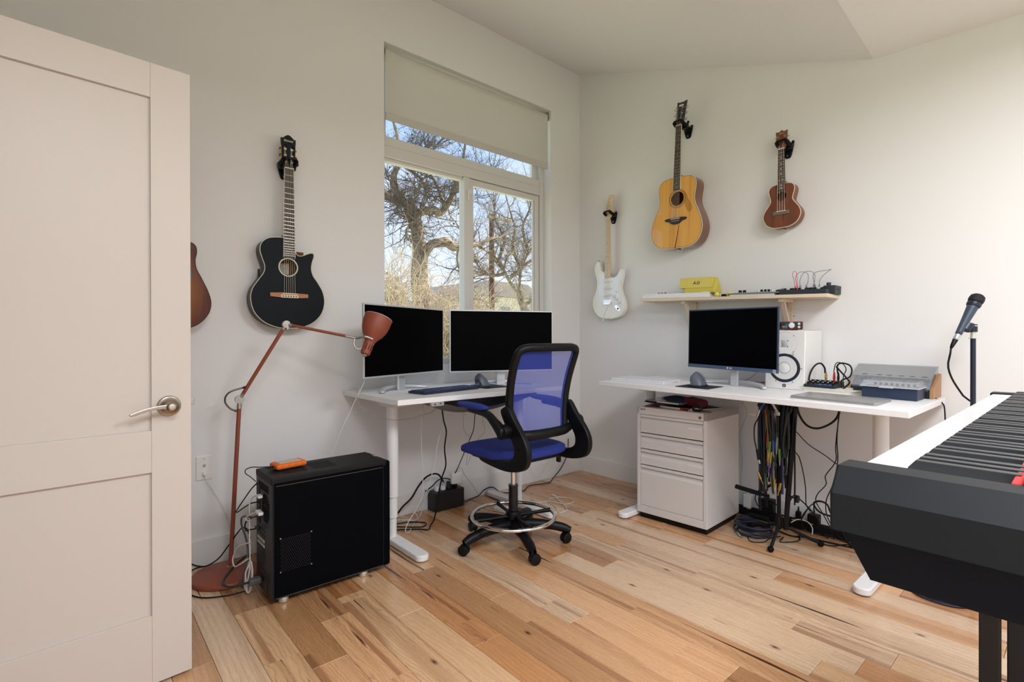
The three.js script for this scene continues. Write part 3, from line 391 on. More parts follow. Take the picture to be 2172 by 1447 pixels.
// ------------------------------------------------------------------ computer tower
{
  const x0 = 0.425, x1 = 0.662, z0 = 2.152, z1 = 2.712, w = x1 - x0, d = z1 - z0, h = 0.552, m = M(0x030407, 0.6, { specularIntensity: 0.12 }), m2 = M(0x121316, 0.55, { specularIntensity: 0.5 });
  const t = thing('computer_tower', 'large black computer tower standing on the floor beside the lamp', 'computer', [(x0 + x1) / 2, 0, (z0 + z1) / 2]);
  part(t, 'chassis', [box(w - 0.008, h - 0.05, d - 0.03, 0, 0.028 + (h - 0.05) / 2, 0.004, 0.002), box(w, 0.03, d - 0.028, 0, h - 0.02, 0.006, 0.006, 3)], m2);
  const sp = part(t, 'side_panel', box(0.006, h - 0.062, d - 0.06, w / 2 - 0.002, 0.03 + (h - 0.05) / 2, 0.008, 0.002), m);
  part(t, 'side_panel', box(0.006, h - 0.062, d - 0.06, -w / 2 + 0.002, 0.03 + (h - 0.05) / 2, 0.008, 0.002), m);
  part(t, 'panel_edge', [box(0.002, 0.0025, d - 0.07, w / 2 + 0.001, h - 0.04, 0.008, 0), box(0.002, 0.0025, d - 0.07, w / 2 + 0.001, 0.034, 0.008, 0)], M(0x4a4641, 0.4));
  part(t, 'front_door', box(w, h - 0.04, 0.035, 0, 0.028 + (h - 0.04) / 2, -d / 2 + 0.0175, 0.01, 4), m);
  const sl = []; for (let i = 0; i < 64; i++) sl.push(box(0.0012, 0.0028, 0.01, w / 2 + 0.0002, 0.06 + i * 0.0072, -d / 2 + 0.045, 0)); part(t, 'vent_slit', sl, M(0x2e2d2c, 0.5));
  const dots = []; for (let i = 0; i < 17; i++) for (let j = 0; j < 15; j++) dots.push(cyl(0.0021, 0.001, w / 2 + 0.0014, 0.145 + i * 0.0085, 0.11 + j * 0.0085 + (i % 2) * 0.004, 6, 'x')); part(t, 'fan_grille', dots, M(0x1f1f20, 0.6));
  for (const [y, z] of [[0.142, 0.105], [0.142, 0.235], [0.286, 0.105], [0.286, 0.235]]) part(sp, 'screw', cyl(0.003, 0.002, w / 2 + 0.0018, y, z, 10, 'x'), mSteel);
  const tv = []; for (let k = 0; k < 2; k++) for (let i = 0; i < 13; i++) for (let j = 0; j < 10; j++) tv.push(box(0.0075, 0.001, 0.006, -0.062 + i * 0.0105 + 0.0, h - 0.0045, 0.20 - k * 0.135 - j * 0.0105, 0)); part(t, 'top_vent', tv, M(0x060606, 0.8));
  part(t, 'power_button', [box(0.03, 0.008, 0.014, 0.0, h - 0.003, -d / 2 + 0.03, 0.002), cyl(0.004, 0.004, 0.04, h - 0.004, -d / 2 + 0.03, 12)], mSteel);
  const bz = d / 2 - 0.012, back = [];
  part(t, 'rear_panel', box(w - 0.006, h - 0.06, 0.004, 0, 0.03 + (h - 0.05) / 2, bz, 0.001), M(0x2a2b2d, 0.45, { metalness: 0.4 }));
  for (let i = 0; i < 5; i++) back.push(box(0.15, 0.0035, 0.002, 0, h - 0.065 + i * 0.0065 - 0.012, bz + 0.0025, 0)); part(t, 'rear_slot', back, mRubber);
  part(t, 'port_panel', box(0.045, 0.17, 0.006, -0.075, 0.4, bz + 0.002, 0.001), M(0x08080a, 0.6));
  const fr = []; for (let i = 0; i < 12; i++) for (let j = 0; j < 13; j++) if (Math.hypot(i - 5.5, j - 6) < 6.6) fr.push(box(0.006, 0.006, 0.002, 0.0 + i * 0.0095 - 0.02, 0.345 + j * 0.0095, bz + 0.0025, 0)); part(t, 'rear_fan_grille', fr, mRubber);
  for (let i = 0; i < 7; i++) part(t, 'slot_cover', box(0.105, 0.012, 0.003, -0.04, 0.165 + i * 0.021, bz + 0.003, 0.001), i > 2 && i < 5 ? M(0xb9b7b3, 0.4) : M(0x141416, 0.5));
  part(t, 'power_supply', [box(0.15, 0.086, 0.006, -0.02, 0.078, bz + 0.003, 0.001)], M(0x18181a, 0.45));
  for (const [x, z] of [[0.09, 0.215], [0.09, -0.15], [-0.09, 0.215], [-0.09, -0.15]]) part(t, 'foot', lathe([[0, 0], [0.019, 0], [0.021, 0.006], [0.021, 0.022], [0.017, 0.028], [0, 0.028]], 24).translate(x, 0, z), x > 0 ? M(0xd7d2c8, 0.3, { metalness: 0.8 }) : mSteel);
  // orange rugged drive lying on top
  const o = thing('portable_drive', 'orange rubber cased portable drive on the computer tower', 'hard drive', [0.505, h, 2.585], 0.12);
  part(o, 'bumper', [new RoundedBoxGeometry(0.088, 0.025, 0.14, 4, 0.011).translate(0, 0.0125, 0)], M(0xe06a18, 0.6)); part(o, 'shell', box(0.056, 0.002, 0.1, 0, 0.0255, 0, 0.0008), M(0xc9beb2, 0.4, { metalness: 0.4 }));
  part(o, 'ridge', [-0.045, -0.015, 0.015, 0.045].map(z => box(0.089, 0.014, 0.003, 0, 0.0125, z, 0.001)), M(0xc85a10, 0.6)); part(o, 'plug', box(0.012, 0.009, 0.028, 0.005, 0.0125, 0.083, 0.002), mBlackPl);
}

// ------------------------------------------------------------------ rust red floor lamp
{
  const m = M(0x8c4630, 0.48), j = M(0xb4b0a8, 0.38, { metalness: 0.85 });
  const l = thing('floor_lamp', 'rust red articulated floor lamp with its shade turned upwards', 'lamp', [0.215, 0, 2.785]);
  part(l, 'base', lathe([[0, 0], [0.143, 0], [0.148, 0.006], [0.147, 0.018], [0.138, 0.027], [0.05, 0.040], [0.0, 0.041]], 64), m);
  const P = [-0.022, 0.036, -0.025], J1 = [-0.015, 0.845, -0.066], J2 = [0.085, 1.214, -0.254], J3 = [0.272, 1.142, -0.548];
  const lerp = (a, b, t) => a.map((v, i) => v + (b[i] - v) * t);
  part(l, 'collar', lathe([[0, 0], [0.018, 0], [0.018, 0.003], [0.012, 0.006], [0, 0.006]], 24).translate(P[0], P[1] + 0.0, P[2]), j);
  part(l, 'pole', bar(P, lerp(P, J1, 0.955), 0.0098, 0.0098, 20), m);
  part(l, 'lower_arm', bar(lerp(J1, J2, 0.06), lerp(J1, J2, 0.965), 0.0088, 0.0088, 18), m);
  part(l, 'upper_arm', bar(lerp(J2, J3, 0.06), lerp(J2, J3, 0.87), 0.0072, 0.0072, 18), m);
  const knob = (p, r) => [cyl(r, 0.02, ...p, 28, 'x'), cyl(r * 0.45, 0.026, ...p, 20, 'x')];
  part(l, 'joint', [...knob(J1, 0.0205), bar(lerp(P, J1, 0.945), lerp(P, J1, 0.985), 0.0112, 0.0112, 16), bar(lerp(J1, J2, 0.03), lerp(J1, J2, 0.075), 0.009, 0.009)], j);
  part(l, 'joint', [...knob(J2, 0.018), bar(lerp(J1, J2, 0.93), lerp(J1, J2, 0.975), 0.0092, 0.0092), bar(lerp(J2, J3, 0.04), lerp(J2, J3, 0.08), 0.008, 0.008), box(0.012, 0.012, 0.012, J2[0], J2[1] - 0.022, J2[2] - 0.006, 0.003)], j);
  part(l, 'cable_loop', tube([lerp(P, J1, 0.93), [P[0] - 0.006, 0.80, -0.03], [P[0] - 0.003, 0.842, -0.004], [0.0, 0.885, -0.02], lerp(J1, J2, 0.17)], 0.0042, 30, 9), M(0x6f6b66, 0.4, { metalness: 0.6 }));
  part(l, 'cable_grommet', [bar(lerp(J1, J2, 0.17), [0.003, 0.902, -0.075], 0.0055, 0.0055), bar(lerp(P, J1, 0.93), [P[0] - 0.004, 0.79, -0.048], 0.0055, 0.0055)], mBlackPl);
  // shade: bell opening upwards and towards the window, tilted
  const sh = new THREE.Group(); sh.name = 'shade'; sh.position.set(J3[0] + 0.014, J3[1] - 0.006, J3[2] - 0.058); 
  const dir = V(-0.08, 0.80, -0.36).normalize(); sh.quaternion.setFromUnitVectors(V(0, 1, 0), dir); l.add(sh);
  const prof = [[0.0, -0.083], [0.02, -0.083], [0.0245, -0.078], [0.0255, -0.03], [0.028, -0.01], [0.04, 0.008], [0.062, 0.03], [0.078, 0.058], [0.0855, 0.09], [0.087, 0.118], [0.087, 0.126]];
  const pw = prof.map(q => [q[0] > 0.03 ? 0.03 + (q[0] - 0.03) * 0.74 : q[0], q[1]]); part(sh, 'shell', lathe([...pw, [0.0702, 0.126], [0.069, 0.09], [0.061, 0.055], [0.042, 0.03], [0.02, 0.01], [0, 0.01]], 56), m);
  part(sh, 'rim', torus(0.0717, 0.0018, 0, 0.1262, 0, 'y', 8, 64), M(0xb9aeb0, 0.35)); 
  part(sh, 'bulb', [ball(0.026, 0, 0.05, 0), cyl(0.013, 0.03, 0, 0.02, 0)], M(0xf0ece2, 0.3));
  const sl = []; for (const a of [-0.5, 0.05, 0.6]) { const g = box(0.0028, 0.032, 0.003, 0, -0.045, 0.0253, 0.001); sl.push(g.rotateY(Math.PI / 2 + a - 0.2)); } part(sh, 'vent_slot', sl, mRubber);
  part(sh, 'end_cap', lathe([[0, -0.094], [0.006, -0.094], [0.012, -0.088], [0.014, -0.082], [0, -0.082]], 20), j);
  part(l, 'yoke', [tube([lerp(J2, J3, 0.86), lerp(J2, J3, 0.97), [J3[0] + 0.035, J3[1] + 0.010, J3[2] - 0.02], [J3[0] + 0.045, J3[1] - 0.004, J3[2] - 0.056]], 0.0068, 24, 10), tube([lerp(J2, J3, 0.95), [J3[0] - 0.004, J3[1] - 0.03, J3[2] + 0.022], [J3[0] + 0.004, J3[1] - 0.054, J3[2] + 0.004], [J3[0] + 0.012, J3[1] - 0.04, J3[2] - 0.034]], 0.004, 24, 8), bar(lerp(J2, J3, 0.82), lerp(J2, J3, 0.95), 0.0076, 0.0076)], j);
}

// ------------------------------------------------------------------ drafting chair
{
  const c = thing('drafting_chair', 'blue mesh backed drafting chair with chrome foot ring', 'chair', [0.805, 0, 1.472], -Math.PI / 2);
  const bl = M(0x1d2c7c, 0.85, { sheen: 0.4, sheenColor: new THREE.Color(0x5060c0), sheenRoughness: 0.6, bumpMap: paintBump, bumpScale: 0.0005 });
  part(c, 'hub', [lathe([[0, 0.07], [0.05, 0.07], [0.056, 0.085], [0.05, 0.118], [0.037, 0.13], [0.037, 0.165], [0, 0.165]], 32)], mBlackPl);
  for (let k = 0; k < 5; k++) { // world angles measured from +x towards +z; local angle: world (x, z) = (-lz, lx)
    const a = (23 + 72 * k) * Math.PI / 180, wx = Math.cos(a), wz = Math.sin(a), dx = wz, dz = -wx, at = (r, y) => [dx * r, y, dz * r];
    const leg = part(c, 'leg', [limb([at(0.03, 0.1), at(0.1, 0.105), at(0.2, 0.098), at(0.275, 0.083), at(0.318, 0.066)], [0.036, 0.031, 0.026, 0.026, 0.02], 10, 4)], mBlackPl);
    const rot = a * 3.1 + 0.6, cx = dx * 0.305, cz = dz * 0.305, ax = Math.cos(rot), az = Math.sin(rot); const wheel = s => { const g = lathe([[0, -0.009], [0.024, -0.009], [0.0275, -0.005], [0.0275, 0.005], [0.024, 0.009], [0, 0.009]], 26).rotateZ(Math.PI / 2); return g.translate(s * 0.0125, 0, 0).rotateY(-rot).translate(cx - az * 0.014, 0.0278, cz + ax * 0.014); };
    const cs = part(leg, 'caster', [wheel(1), wheel(-1)], mBlackPl);
    leg.add(mesh('caster_hood', [(() => { const g = new THREE.CylinderGeometry(0.0295, 0.0295, 0.03, 22, 1, false, -0.6, Math.PI * 1.05).rotateZ(Math.PI / 2).rotateX(-0.4).rotateY(-rot).translate(cx - az * 0.014, 0.0285, cz + ax * 0.014); return g; })(), cyl(0.009, 0.03, cx, 0.065, cz, 12)], mBlackPl));
  }
  part(c, 'column_sleeve', [cyl(0.0275, 0.165, 0, 0.235, 0, 28, 'y', 0.025), cyl(0.027, 0.012, 0, 0.318, 0, 28)], M(0x0a0d14, 0.25));
  part(c, 'gas_piston', [cyl(0.0145, 0.17, 0, 0.4, 0, 24), cyl(0.0152, 0.003, 0, 0.39, 0, 24)], mChrome);
  const ring = part(c, 'foot_ring', torus(0.232, 0.0105, 0, 0.150, 0, 'y', 14, 96), mChrome);
  for (const k of [0, 1, 2, 3]) { const a = k * Math.PI / 2 + 0.3; part(ring, 'spoke', limb([[Math.cos(a) * 0.03, 0.15, Math.sin(a) * 0.03], [Math.cos(a) * 0.12, 0.149, Math.sin(a) * 0.12], [Math.cos(a) * 0.232, 0.15, Math.sin(a) * 0.232]], [0.012, 0.009, 0.013], 10, 5), mBlackPl); }
  part(ring, 'ring_clamp', [lathe([[0, 0.128], [0.04, 0.128], [0.042, 0.14], [0.042, 0.172], [0.036, 0.18], [0, 0.18]], 28)], mBlackPl);
  // seat
  const seat = new THREE.SphereGeometry(1, 44, 26), p = seat.attributes.position; for (let i = 0; i < p.count; i++) { let x = p.getX(i), y = p.getY(i), z = p.getZ(i); const r = Math.hypot(x, z) || 1e-6, k = r < 1e-4 ? 1 : Math.pow(Math.pow(Math.abs(x / r), 4) + Math.pow(Math.abs(z / r), 4), -0.25); const s = Math.pow(Math.min(1, r), 0.55); x = x / r * s * k * 0.25; z = z / r * s * k * 0.245; y = Math.sign(y) * Math.pow(Math.abs(y), 0.6) * 0.036; if (z > 0.1) y -= Math.pow((z - 0.1) / 0.145, 2) * 0.022; if (y > 0) y *= 0.86 + 0.14 * Math.min(1, Math.abs(x) / 0.2); p.setXYZ(i, x, y + 0.536, z); } seat.computeVertexNormals();
  part(c, 'seat', seat, bl);
  part(c, 'seat_pan', [box(0.36, 0.022, 0.34, 0, 0.495, -0.02, 0.01, 3), box(0.16, 0.035, 0.22, 0, 0.478, 0, 0.01, 3), cyl(0.03, 0.045, 0, 0.46, 0.13, 22)], mBlackPl);
  part(c, 'tilt_lever', [tube([[0, 0.475, -0.05], [-0.2, 0.472, -0.06], [-0.27, 0.465, -0.07]], 0.006, 16), box(0.02, 0.055, 0.03, -0.285, 0.445, -0.078, 0.008, 3)], mBlackPl);
  // back: rounded frame, leaning backwards, mesh across it
  const bp = (x, v) => [x, 0.60 + v * 0.50, -0.205 - 0.02 * v - 0.06 * Math.pow(v, 2) + 0.03 * Math.sin(v * Math.PI) * 1 - 0.10 * (1 - Math.pow(x / 0.24, 2)) * 0.35];
  const outline = smooth([[-0.186, 0.1], [-0.198, 0.28], [-0.208, 0.62], [-0.212, 0.86], [-0.203, 0.955], [-0.165, 0.985], [-0.08, 0.99], [0.08, 0.99], [0.165, 0.985], [0.203, 0.955], [0.212, 0.86], [0.208, 0.62], [0.198, 0.28], [0.186, 0.1], [0.12, 0.07], [-0.12, 0.07]], 110);
  const fpts = outline.map(q => V(...bp(q[0], q[1])));
  const fg = new THREE.TubeGeometry(new THREE.CatmullRomCurve3(fpts, true), 150, 0.021, 12, true); part(c, 'back_frame', fg, mBlackPl);
  const mg = new THREE.PlaneGeometry(1, 1, 24, 30), mp = mg.attributes.position; for (let i = 0; i < mp.count; i++) { const u = mp.getX(i) * 2, v = 0.08 + (mp.getY(i) + 0.5) * 0.91; const hwid = v < 0.28 ? 0.186 + (v - 0.1) * 0.066 : v < 0.86 ? 0.198 + (v - 0.28) * 0.024 : 0.212 - Math.pow((v - 0.86) / 0.13, 2) * 0.04; const q = bp(u * hwid, v); mp.setXYZ(i, q[0], q[1], q[2]); } mg.computeVertexNormals();
  const weave = tex(32, 32, (u, v) => { const a = Math.abs(Math.sin(u * Math.PI * 2)), b = Math.abs(Math.sin(v * Math.PI * 2)); const o = a > 0.52 && b > 0.52 ? 0 : 255; return [o, o, o]; }, false); weave.repeat.set(170, 190);
  part(c, 'back_mesh', mg, M(0x3a4cae, 0.85, { side: THREE.DoubleSide, alphaMap: weave, transparent: true }));
  for (const [x, v] of [[-0.14, 0.985], [0.08, 0.99], [-0.209, 0.7], [-0.203, 0.42], [0.209, 0.7], [0.203, 0.42]]) { const q = bp(x, v); part(c, 'screw_hole', ball(0.004, q[0], q[1], q[2] - 0.019), mRubber); }
  part(c, 'lumbar_bar', [limb([[-0.2, 0.655, -0.235], [-0.1, 0.65, -0.27], [0.1, 0.65, -0.27], [0.2, 0.655, -0.235]], [0.024, 0.026, 0.026, 0.024], 12, 8)], mBlackPl);
  for (const s of [-1, 1]) {
    const br = ext(smooth([[0.185, 0.79], [0.228, 0.80], [0.28, 0.735], [0.345, 0.66], [0.374, 0.6], [0.368, 0.54], [0.325, 0.498], [0.2, 0.476], [0.03, 0.492], [-0.01, 0.512], [-0.01, 0.525], [0.08, 0.527], [0.2, 0.53], [0.265, 0.555], [0.275, 0.6], [0.25, 0.65], [0.195, 0.73], [0.175, 0.77]], 130), 0.034, 0.007).rotateY(Math.PI / 2); // shape x -> -z
    const b = part(c, 'side_bracket', br.translate(s * 0.222 - 0.017, 0, 0), mBlackPl);
    part(b, 'bolt', [cyl(0.007, 0.004, s * 0.241, 0.752, -0.215, 14, 'x'), cyl(0.007, 0.004, s * 0.241, 0.6, -0.31, 14, 'x')], mRubber);
    const arm = part(c, 'armrest', [cyl(0.036, 0.05, s * 0.262, 0.682, -0.235, 26, 'x'), ball(0.0295, s * 0.277, 0.684, -0.23), ball(0.0165, s * 0.272, 0.766, 0.03), limb([[s * 0.277, 0.684, -0.23], [s * 0.277, 0.72, -0.18], [s * 0.275, 0.757, -0.11], [s * 0.272, 0.766, 0.03]], [0.03, 0.024, 0.02, 0.016], 12, 6)], mBlackPl);
    const pg = new THREE.SphereGeometry(1, 30, 18), pp = pg.attributes.position; for (let i = 0; i < pp.count; i++) { const x = pp.getX(i), y = pp.getY(i), z = pp.getZ(i); pp.setXYZ(i, Math.sign(x) * Math.pow(Math.abs(x), 0.7) * 0.036, Math.sign(y) * Math.pow(Math.abs(y), 0.8) * 0.016, Math.sign(z) * Math.pow(Math.abs(z), 0.75) * 0.125); } pg.computeVertexNormals();
    part(arm, 'arm_pad', pg.rotateX(-0.03).translate(s * 0.272, 0.787, 0.015), bl);
  }
}

// ------------------------------------------------------------------ wooden wall shelf
const sy = x => 1.432 - (x - 0.754) * 0.0368, STILT = -0.0368;
{
  const birch = tex(512, 128, (u, v) => { const n = fbm(u * 5, v * 40, 61, 4), f = fbm(u * 40, v * 300, 62, 2), k = vnoise(u * 30, v * 12, 63) > 0.93 ? 22 : 0; return [232 - 26 * (n - 0.4) - 10 * f - k, 214 - 28 * (n - 0.4) - 10 * f - k, 188 - 30 * (n - 0.4) - 10 * f - k]; });
  const mb = M(0xffffff, 0.6, { map: birch });
  const s = thing('wall_shelf', 'long pale birch shelf on two wooden brackets', 'shelf', [1.365, sy(1.365) - 0.02, 0]); s.rotation.z = STILT;
  part(s, 'board', planarUV(box(1.222, 0.02, 0.19, 0, 0.01, 0.1, 0.002), 1, 5, 0, 0, 'x', 'z'), mb);
  for (const x of [-0.277, 0.357]) {
    const b = part(s, 'bracket', [box(0.028, 0.02, 0.165, x, -0.01, 0.09, 0.002), box(0.028, 0.17, 0.02, x, -0.105, 0.012, 0.002)], planarMat(mb));
    part(b, 'brace', ext([[0.02, -0.172], [0.032, -0.186], [0.145, -0.02], [0.12, -0.02]], 0.024, 0.0015).rotateY(-Math.PI / 2).translate(x + 0.012, 0, 0), mb);
    part(b, 'screw', bar([x + 0.014, -0.1, 0.008], [x + 0.024, -0.1, 0.008], 0.0015), mBlackPl);
  }
}
function planarMat(m) { return m; }
// ------------------------------------------------------------------ instruments on the walls
// local frame of a hung guitar: x to the viewer's right, y up along the neck, z out of the wall; y = 0 at the end of the body
const woodTex = (base, dark, sx, sy, s) => tex(256, 512, (u, v) => { const n = fbm(u * sx, v * sy, s, 4), f = vnoise(u * sx * 9, v * sy * 1.5, s + 3); const k = Math.max(0, Math.min(1, 0.2 + (n - 0.5) * 1.6 + (f - 0.5) * 0.5)); return base.map((c, i) => c + (dark[i] - c) * k); });
const spruce = woodTex([232, 172, 74], [214, 146, 52], 26, 1.2, 201), mahog = woodTex([122, 66, 40], [84, 42, 26], 18, 2.2, 211), rosew = woodTex([88, 52, 42], [40, 24, 20], 30, 1.5, 221), maple = woodTex([226, 196, 158], [206, 170, 128], 14, 2, 231);
for (const t of [spruce, mahog, rosew, maple]) t.repeat.set(2.2, 1.4);
const mRosew = M(0xa09a98, 0.45, { map: rosew }), mEbony = M(0x1a1718, 0.45), mMaple = M(0xffffff, 0.32, { map: maple, clearcoat: 0.5, clearcoatRoughness: 0.15 }), mIvory = M(0xe9dfc6, 0.35), mNickel = M(0xcfcbc2, 0.25, { metalness: 1 }), mString = M(0xc9c0ac, 0.35, { metalness: 0.8 });
const inset = (pts, d) => { const n = pts.length; return pts.map((p, i) => { const a = pts[(i + n - 1) % n], b = pts[(i + 1) % n]; let nx = b[1] - a[1], ny = -(b[0] - a[0]); const l = Math.hypot(nx, ny) || 1; return [p[0] - nx / l * d, p[1] - ny / l * d]; }); };
const mirror = half => [...half, ...half.slice(0, -1).reverse().map(p => [-p[0], p[1]])].filter((p, i, a) => i === 0 || Math.hypot(p[0] - a[i - 1][0], p[1] - a[i - 1][1]) > 1e-4);
const fretY = (nut, scale, n) => nut - scale * (1 - Math.pow(2, -n / 12));
function neckParts(g, o) { // fingerboard from o.end up to o.nut at height z; frets, nut, strings to o.bridge
  const { nut, end, z, wn, we, frets, scale, bridgeY, strings, sw, bw, board, neckMat, heel, bz } = o;
  const w = y => wn + (we - wn) * (nut - y) / (nut - end);
  const nk = limb([[0, heel, 0], [0, heel + 0.04, 0], [0, nut - 0.05, 0], [0, nut + 0.004, 0]], [we * 0.5, we * 0.485, wn * 0.5, wn * 0.49], 16, 8), np = nk.attributes.position;
  for (let i = 0; i < np.count; i++) np.setZ(i, z + 0.0005 + Math.min(0, np.getZ(i)) * 0.86); nk.computeVertexNormals(); part(g, 'neck', nk, neckMat);
  part(g, 'fingerboard', ext([[-we / 2, end], [we / 2, end], [wn / 2, nut], [-wn / 2, nut]], 0.006, 0.0008).translate(0, 0, z), board);
  if (o.binding) part(g, 'neck_binding', [ext([[-we / 2 - 0.0012, end], [-we / 2 + 0.0002, end], [-wn / 2 + 0.0002, nut], [-wn / 2 - 0.0012, nut]], 0.0062), ext([[we / 2 - 0.0002, end], [we / 2 + 0.0012, end], [wn / 2 + 0.0012, nut], [wn / 2 - 0.0002, nut]], 0.0062)].map(q => q.translate(0, 0, z)), mIvory);
  const fr = [], dots = []; for (let n = 1; n <= frets; n++) { const y = fretY(nut, scale, n); if (y < end + 0.003) break; fr.push(box(w(y) - 0.001, 0.0016, 0.0014, 0, y, z + 0.0064, 0)); if ([3, 5, 7, 9, 15, 17, 19, 21].includes(n) && o.dots) dots.push(cyl(0.0028, 0.0006, 0, (y + fretY(nut, scale, n - 1)) / 2, z + 0.006, 12, 'z')); if (n === 12 && o.dots) for (const s of [-1, 1]) dots.push(cyl(0.0026, 0.0006, s * 0.009, (y + fretY(nut, scale, 11)) / 2, z + 0.006, 12, 'z')); }
  part(g, 'frets', fr, mNickel); if (dots.length) part(g, 'fret_marker', dots, o.dotMat || mIvory);
  part(g, 'nut', box(wn + 0.001, 0.005, 0.0095, 0, nut + 0.0025, z + 0.005, 0.001), mIvory);
  for (let i = 0; i < strings; i++) { const t = strings > 1 ? i / (strings - 1) - 0.5 : 0; const tp = o.tuners[i]; part(g, 'string', [bar([t * bw, bridgeY, bz], [t * sw, nut, z + 0.0095], o.sr || 0.0007, o.sr || 0.0007, 5), bar([t * sw, nut, z + 0.0095], [tp[0], tp[1], tp[2]], o.sr || 0.0007, o.sr || 0.0007, 5)], o.stringMat || mString); }
}
function flatTop(name, label, cat, half, o) { // hollow body with a soundhole
  const g = thing(name, label, cat, o.pos, o.turn || 0); g.rotation.z = 0;
  const pts = o.closed ? smooth(half, 140) : smooth(mirror(half), 140), D = o.depth;
  const inner = inset(pts, 0.004), hole = o.hole ? circ(o.hole[0], o.hole[1], o.hole[2], 40) : null;
  part(g, 'top', planarUV(ext(pts, 0.004, 0, hole ? [hole.slice().reverse()] : []), 1, 1).translate(0, 0, D - 0.004), o.top);
  const side = ext(pts, D - 0.004, 0, [inner.slice().reverse()]); planarUV(side, 1, 1, 0, 0, 'z', 'y');
  part(g, 'side', side, o.side); part(g, 'back', ext(pts, 0.003, 0.001).translate(0, 0, -0.001), o.side);
  const loop = (r, z) => new THREE.TubeGeometry(new THREE.CatmullRomCurve3(pts.map(p => V(p[0], p[1], z)), true), 220, r, 6, true);
  if (o.binding) part(g, 'binding', [loop(0.0022, D - 0.0012), ...(o.backBinding ? [loop(0.0017, 0.001)] : [])], o.binding);
  if (o.rosette) part(g, 'rosette', o.rosette.map(([r, w]) => new THREE.RingGeometry(r - w / 2, r + w / 2, 48).translate(o.hole[0], o.hole[1], D + 0.0003)), o.rosetteMat);
  part(g, 'end_pin', lathe([[0, 0], [0.006, 0], [0.005, 0.008], [0.007, 0.014], [0, 0.016]], 14).rotateX(Math.PI).translate(0, 0, D / 2), mNickel);
  return g; }
function tuner(g, x, y, z, side, m, knob, len = 0.02) { const t = part(g, 'tuner', [cyl(0.003, 0.02, x, y, z + 0.006, 12, 'z'), cyl(0.005, 0.002, x, y, z + 0.001, 14, 'z'), bar([x, y, z - 0.014], [x + side * len, y, z - 0.014], 0.002, 0.002, 8)], m); part(t, 'knob', ball(1, x + side * (len + 0.006), y, z - 0.014, 0.0085, 0.0095, 0.0035, 12), knob || m); }
function hanger(label, pos, turn, reach, wyoke, twist = 0) { // base on the wall: rounded triangle plate, arm, yoke with two padded prongs
  const h = thing('guitar_hanger', label, 'hanger', pos, turn, 'black guitar wall hangers');
  part(h, 'wall_plate', ext(smooth([[0, -0.052], [0.018, -0.042], [0.034, 0.022], [0.03, 0.036], [0, 0.03], [-0.03, 0.036], [-0.034, 0.022], [-0.018, -0.042]], 50), 0.012, 0.003), mBlackPl);
  part(h, 'screw', [cyl(0.005, 0.003, 0, -0.036, 0.0125, 12, 'z'), cyl(0.004, 0.003, 0.021, 0.024, 0.0125, 12, 'z'), cyl(0.004, 0.003, -0.021, 0.024, 0.0125, 12, 'z')], mSteel);
  part(h, 'arm', [bar([0, 0, 0.008], [0, 0.006, reach - 0.02], 0.011, 0.009, 14), cyl(0.015, 0.02, 0, 0.004, 0.018, 18, 'z')], mBlackPl);
  const y = part(h, 'yoke', [box(wyoke + 0.05, 0.036, 0.03, 0, 0.008, reach - 0.012, 0.008, 3)], mBlackPl);
  for (const s of [-1, 1]) part(y, 'prong', [limb([[s * (wyoke / 2 + 0.012), 0.01, reach - 0.01], [s * (wyoke / 2 + 0.012), 0.016, reach + 0.02], [s * (wyoke / 2 + 0.010), 0.026, reach + 0.046], [s * (wyoke / 2 + 0.006), 0.03, reach + 0.054]], [0.013, 0.012, 0.012, 0.006], 12, 5)], mBlackMatt);
  for (const s of [-1, 1]) part(y, 'locking_arm', box(wyoke / 2 + 0.014, 0.013, 0.011, s * (wyoke / 4 + 0.0055), 0.034 + (s > 0 ? 0.002 : 0), reach + 0.05, 0.004, 3), mBlackPl);
  part(y, 'release_cam', [box(0.014, 0.016, 0.012, wyoke / 2 + 0.03, 0.026, reach - 0.004, 0.003)], mBlackPl);
  return h; }
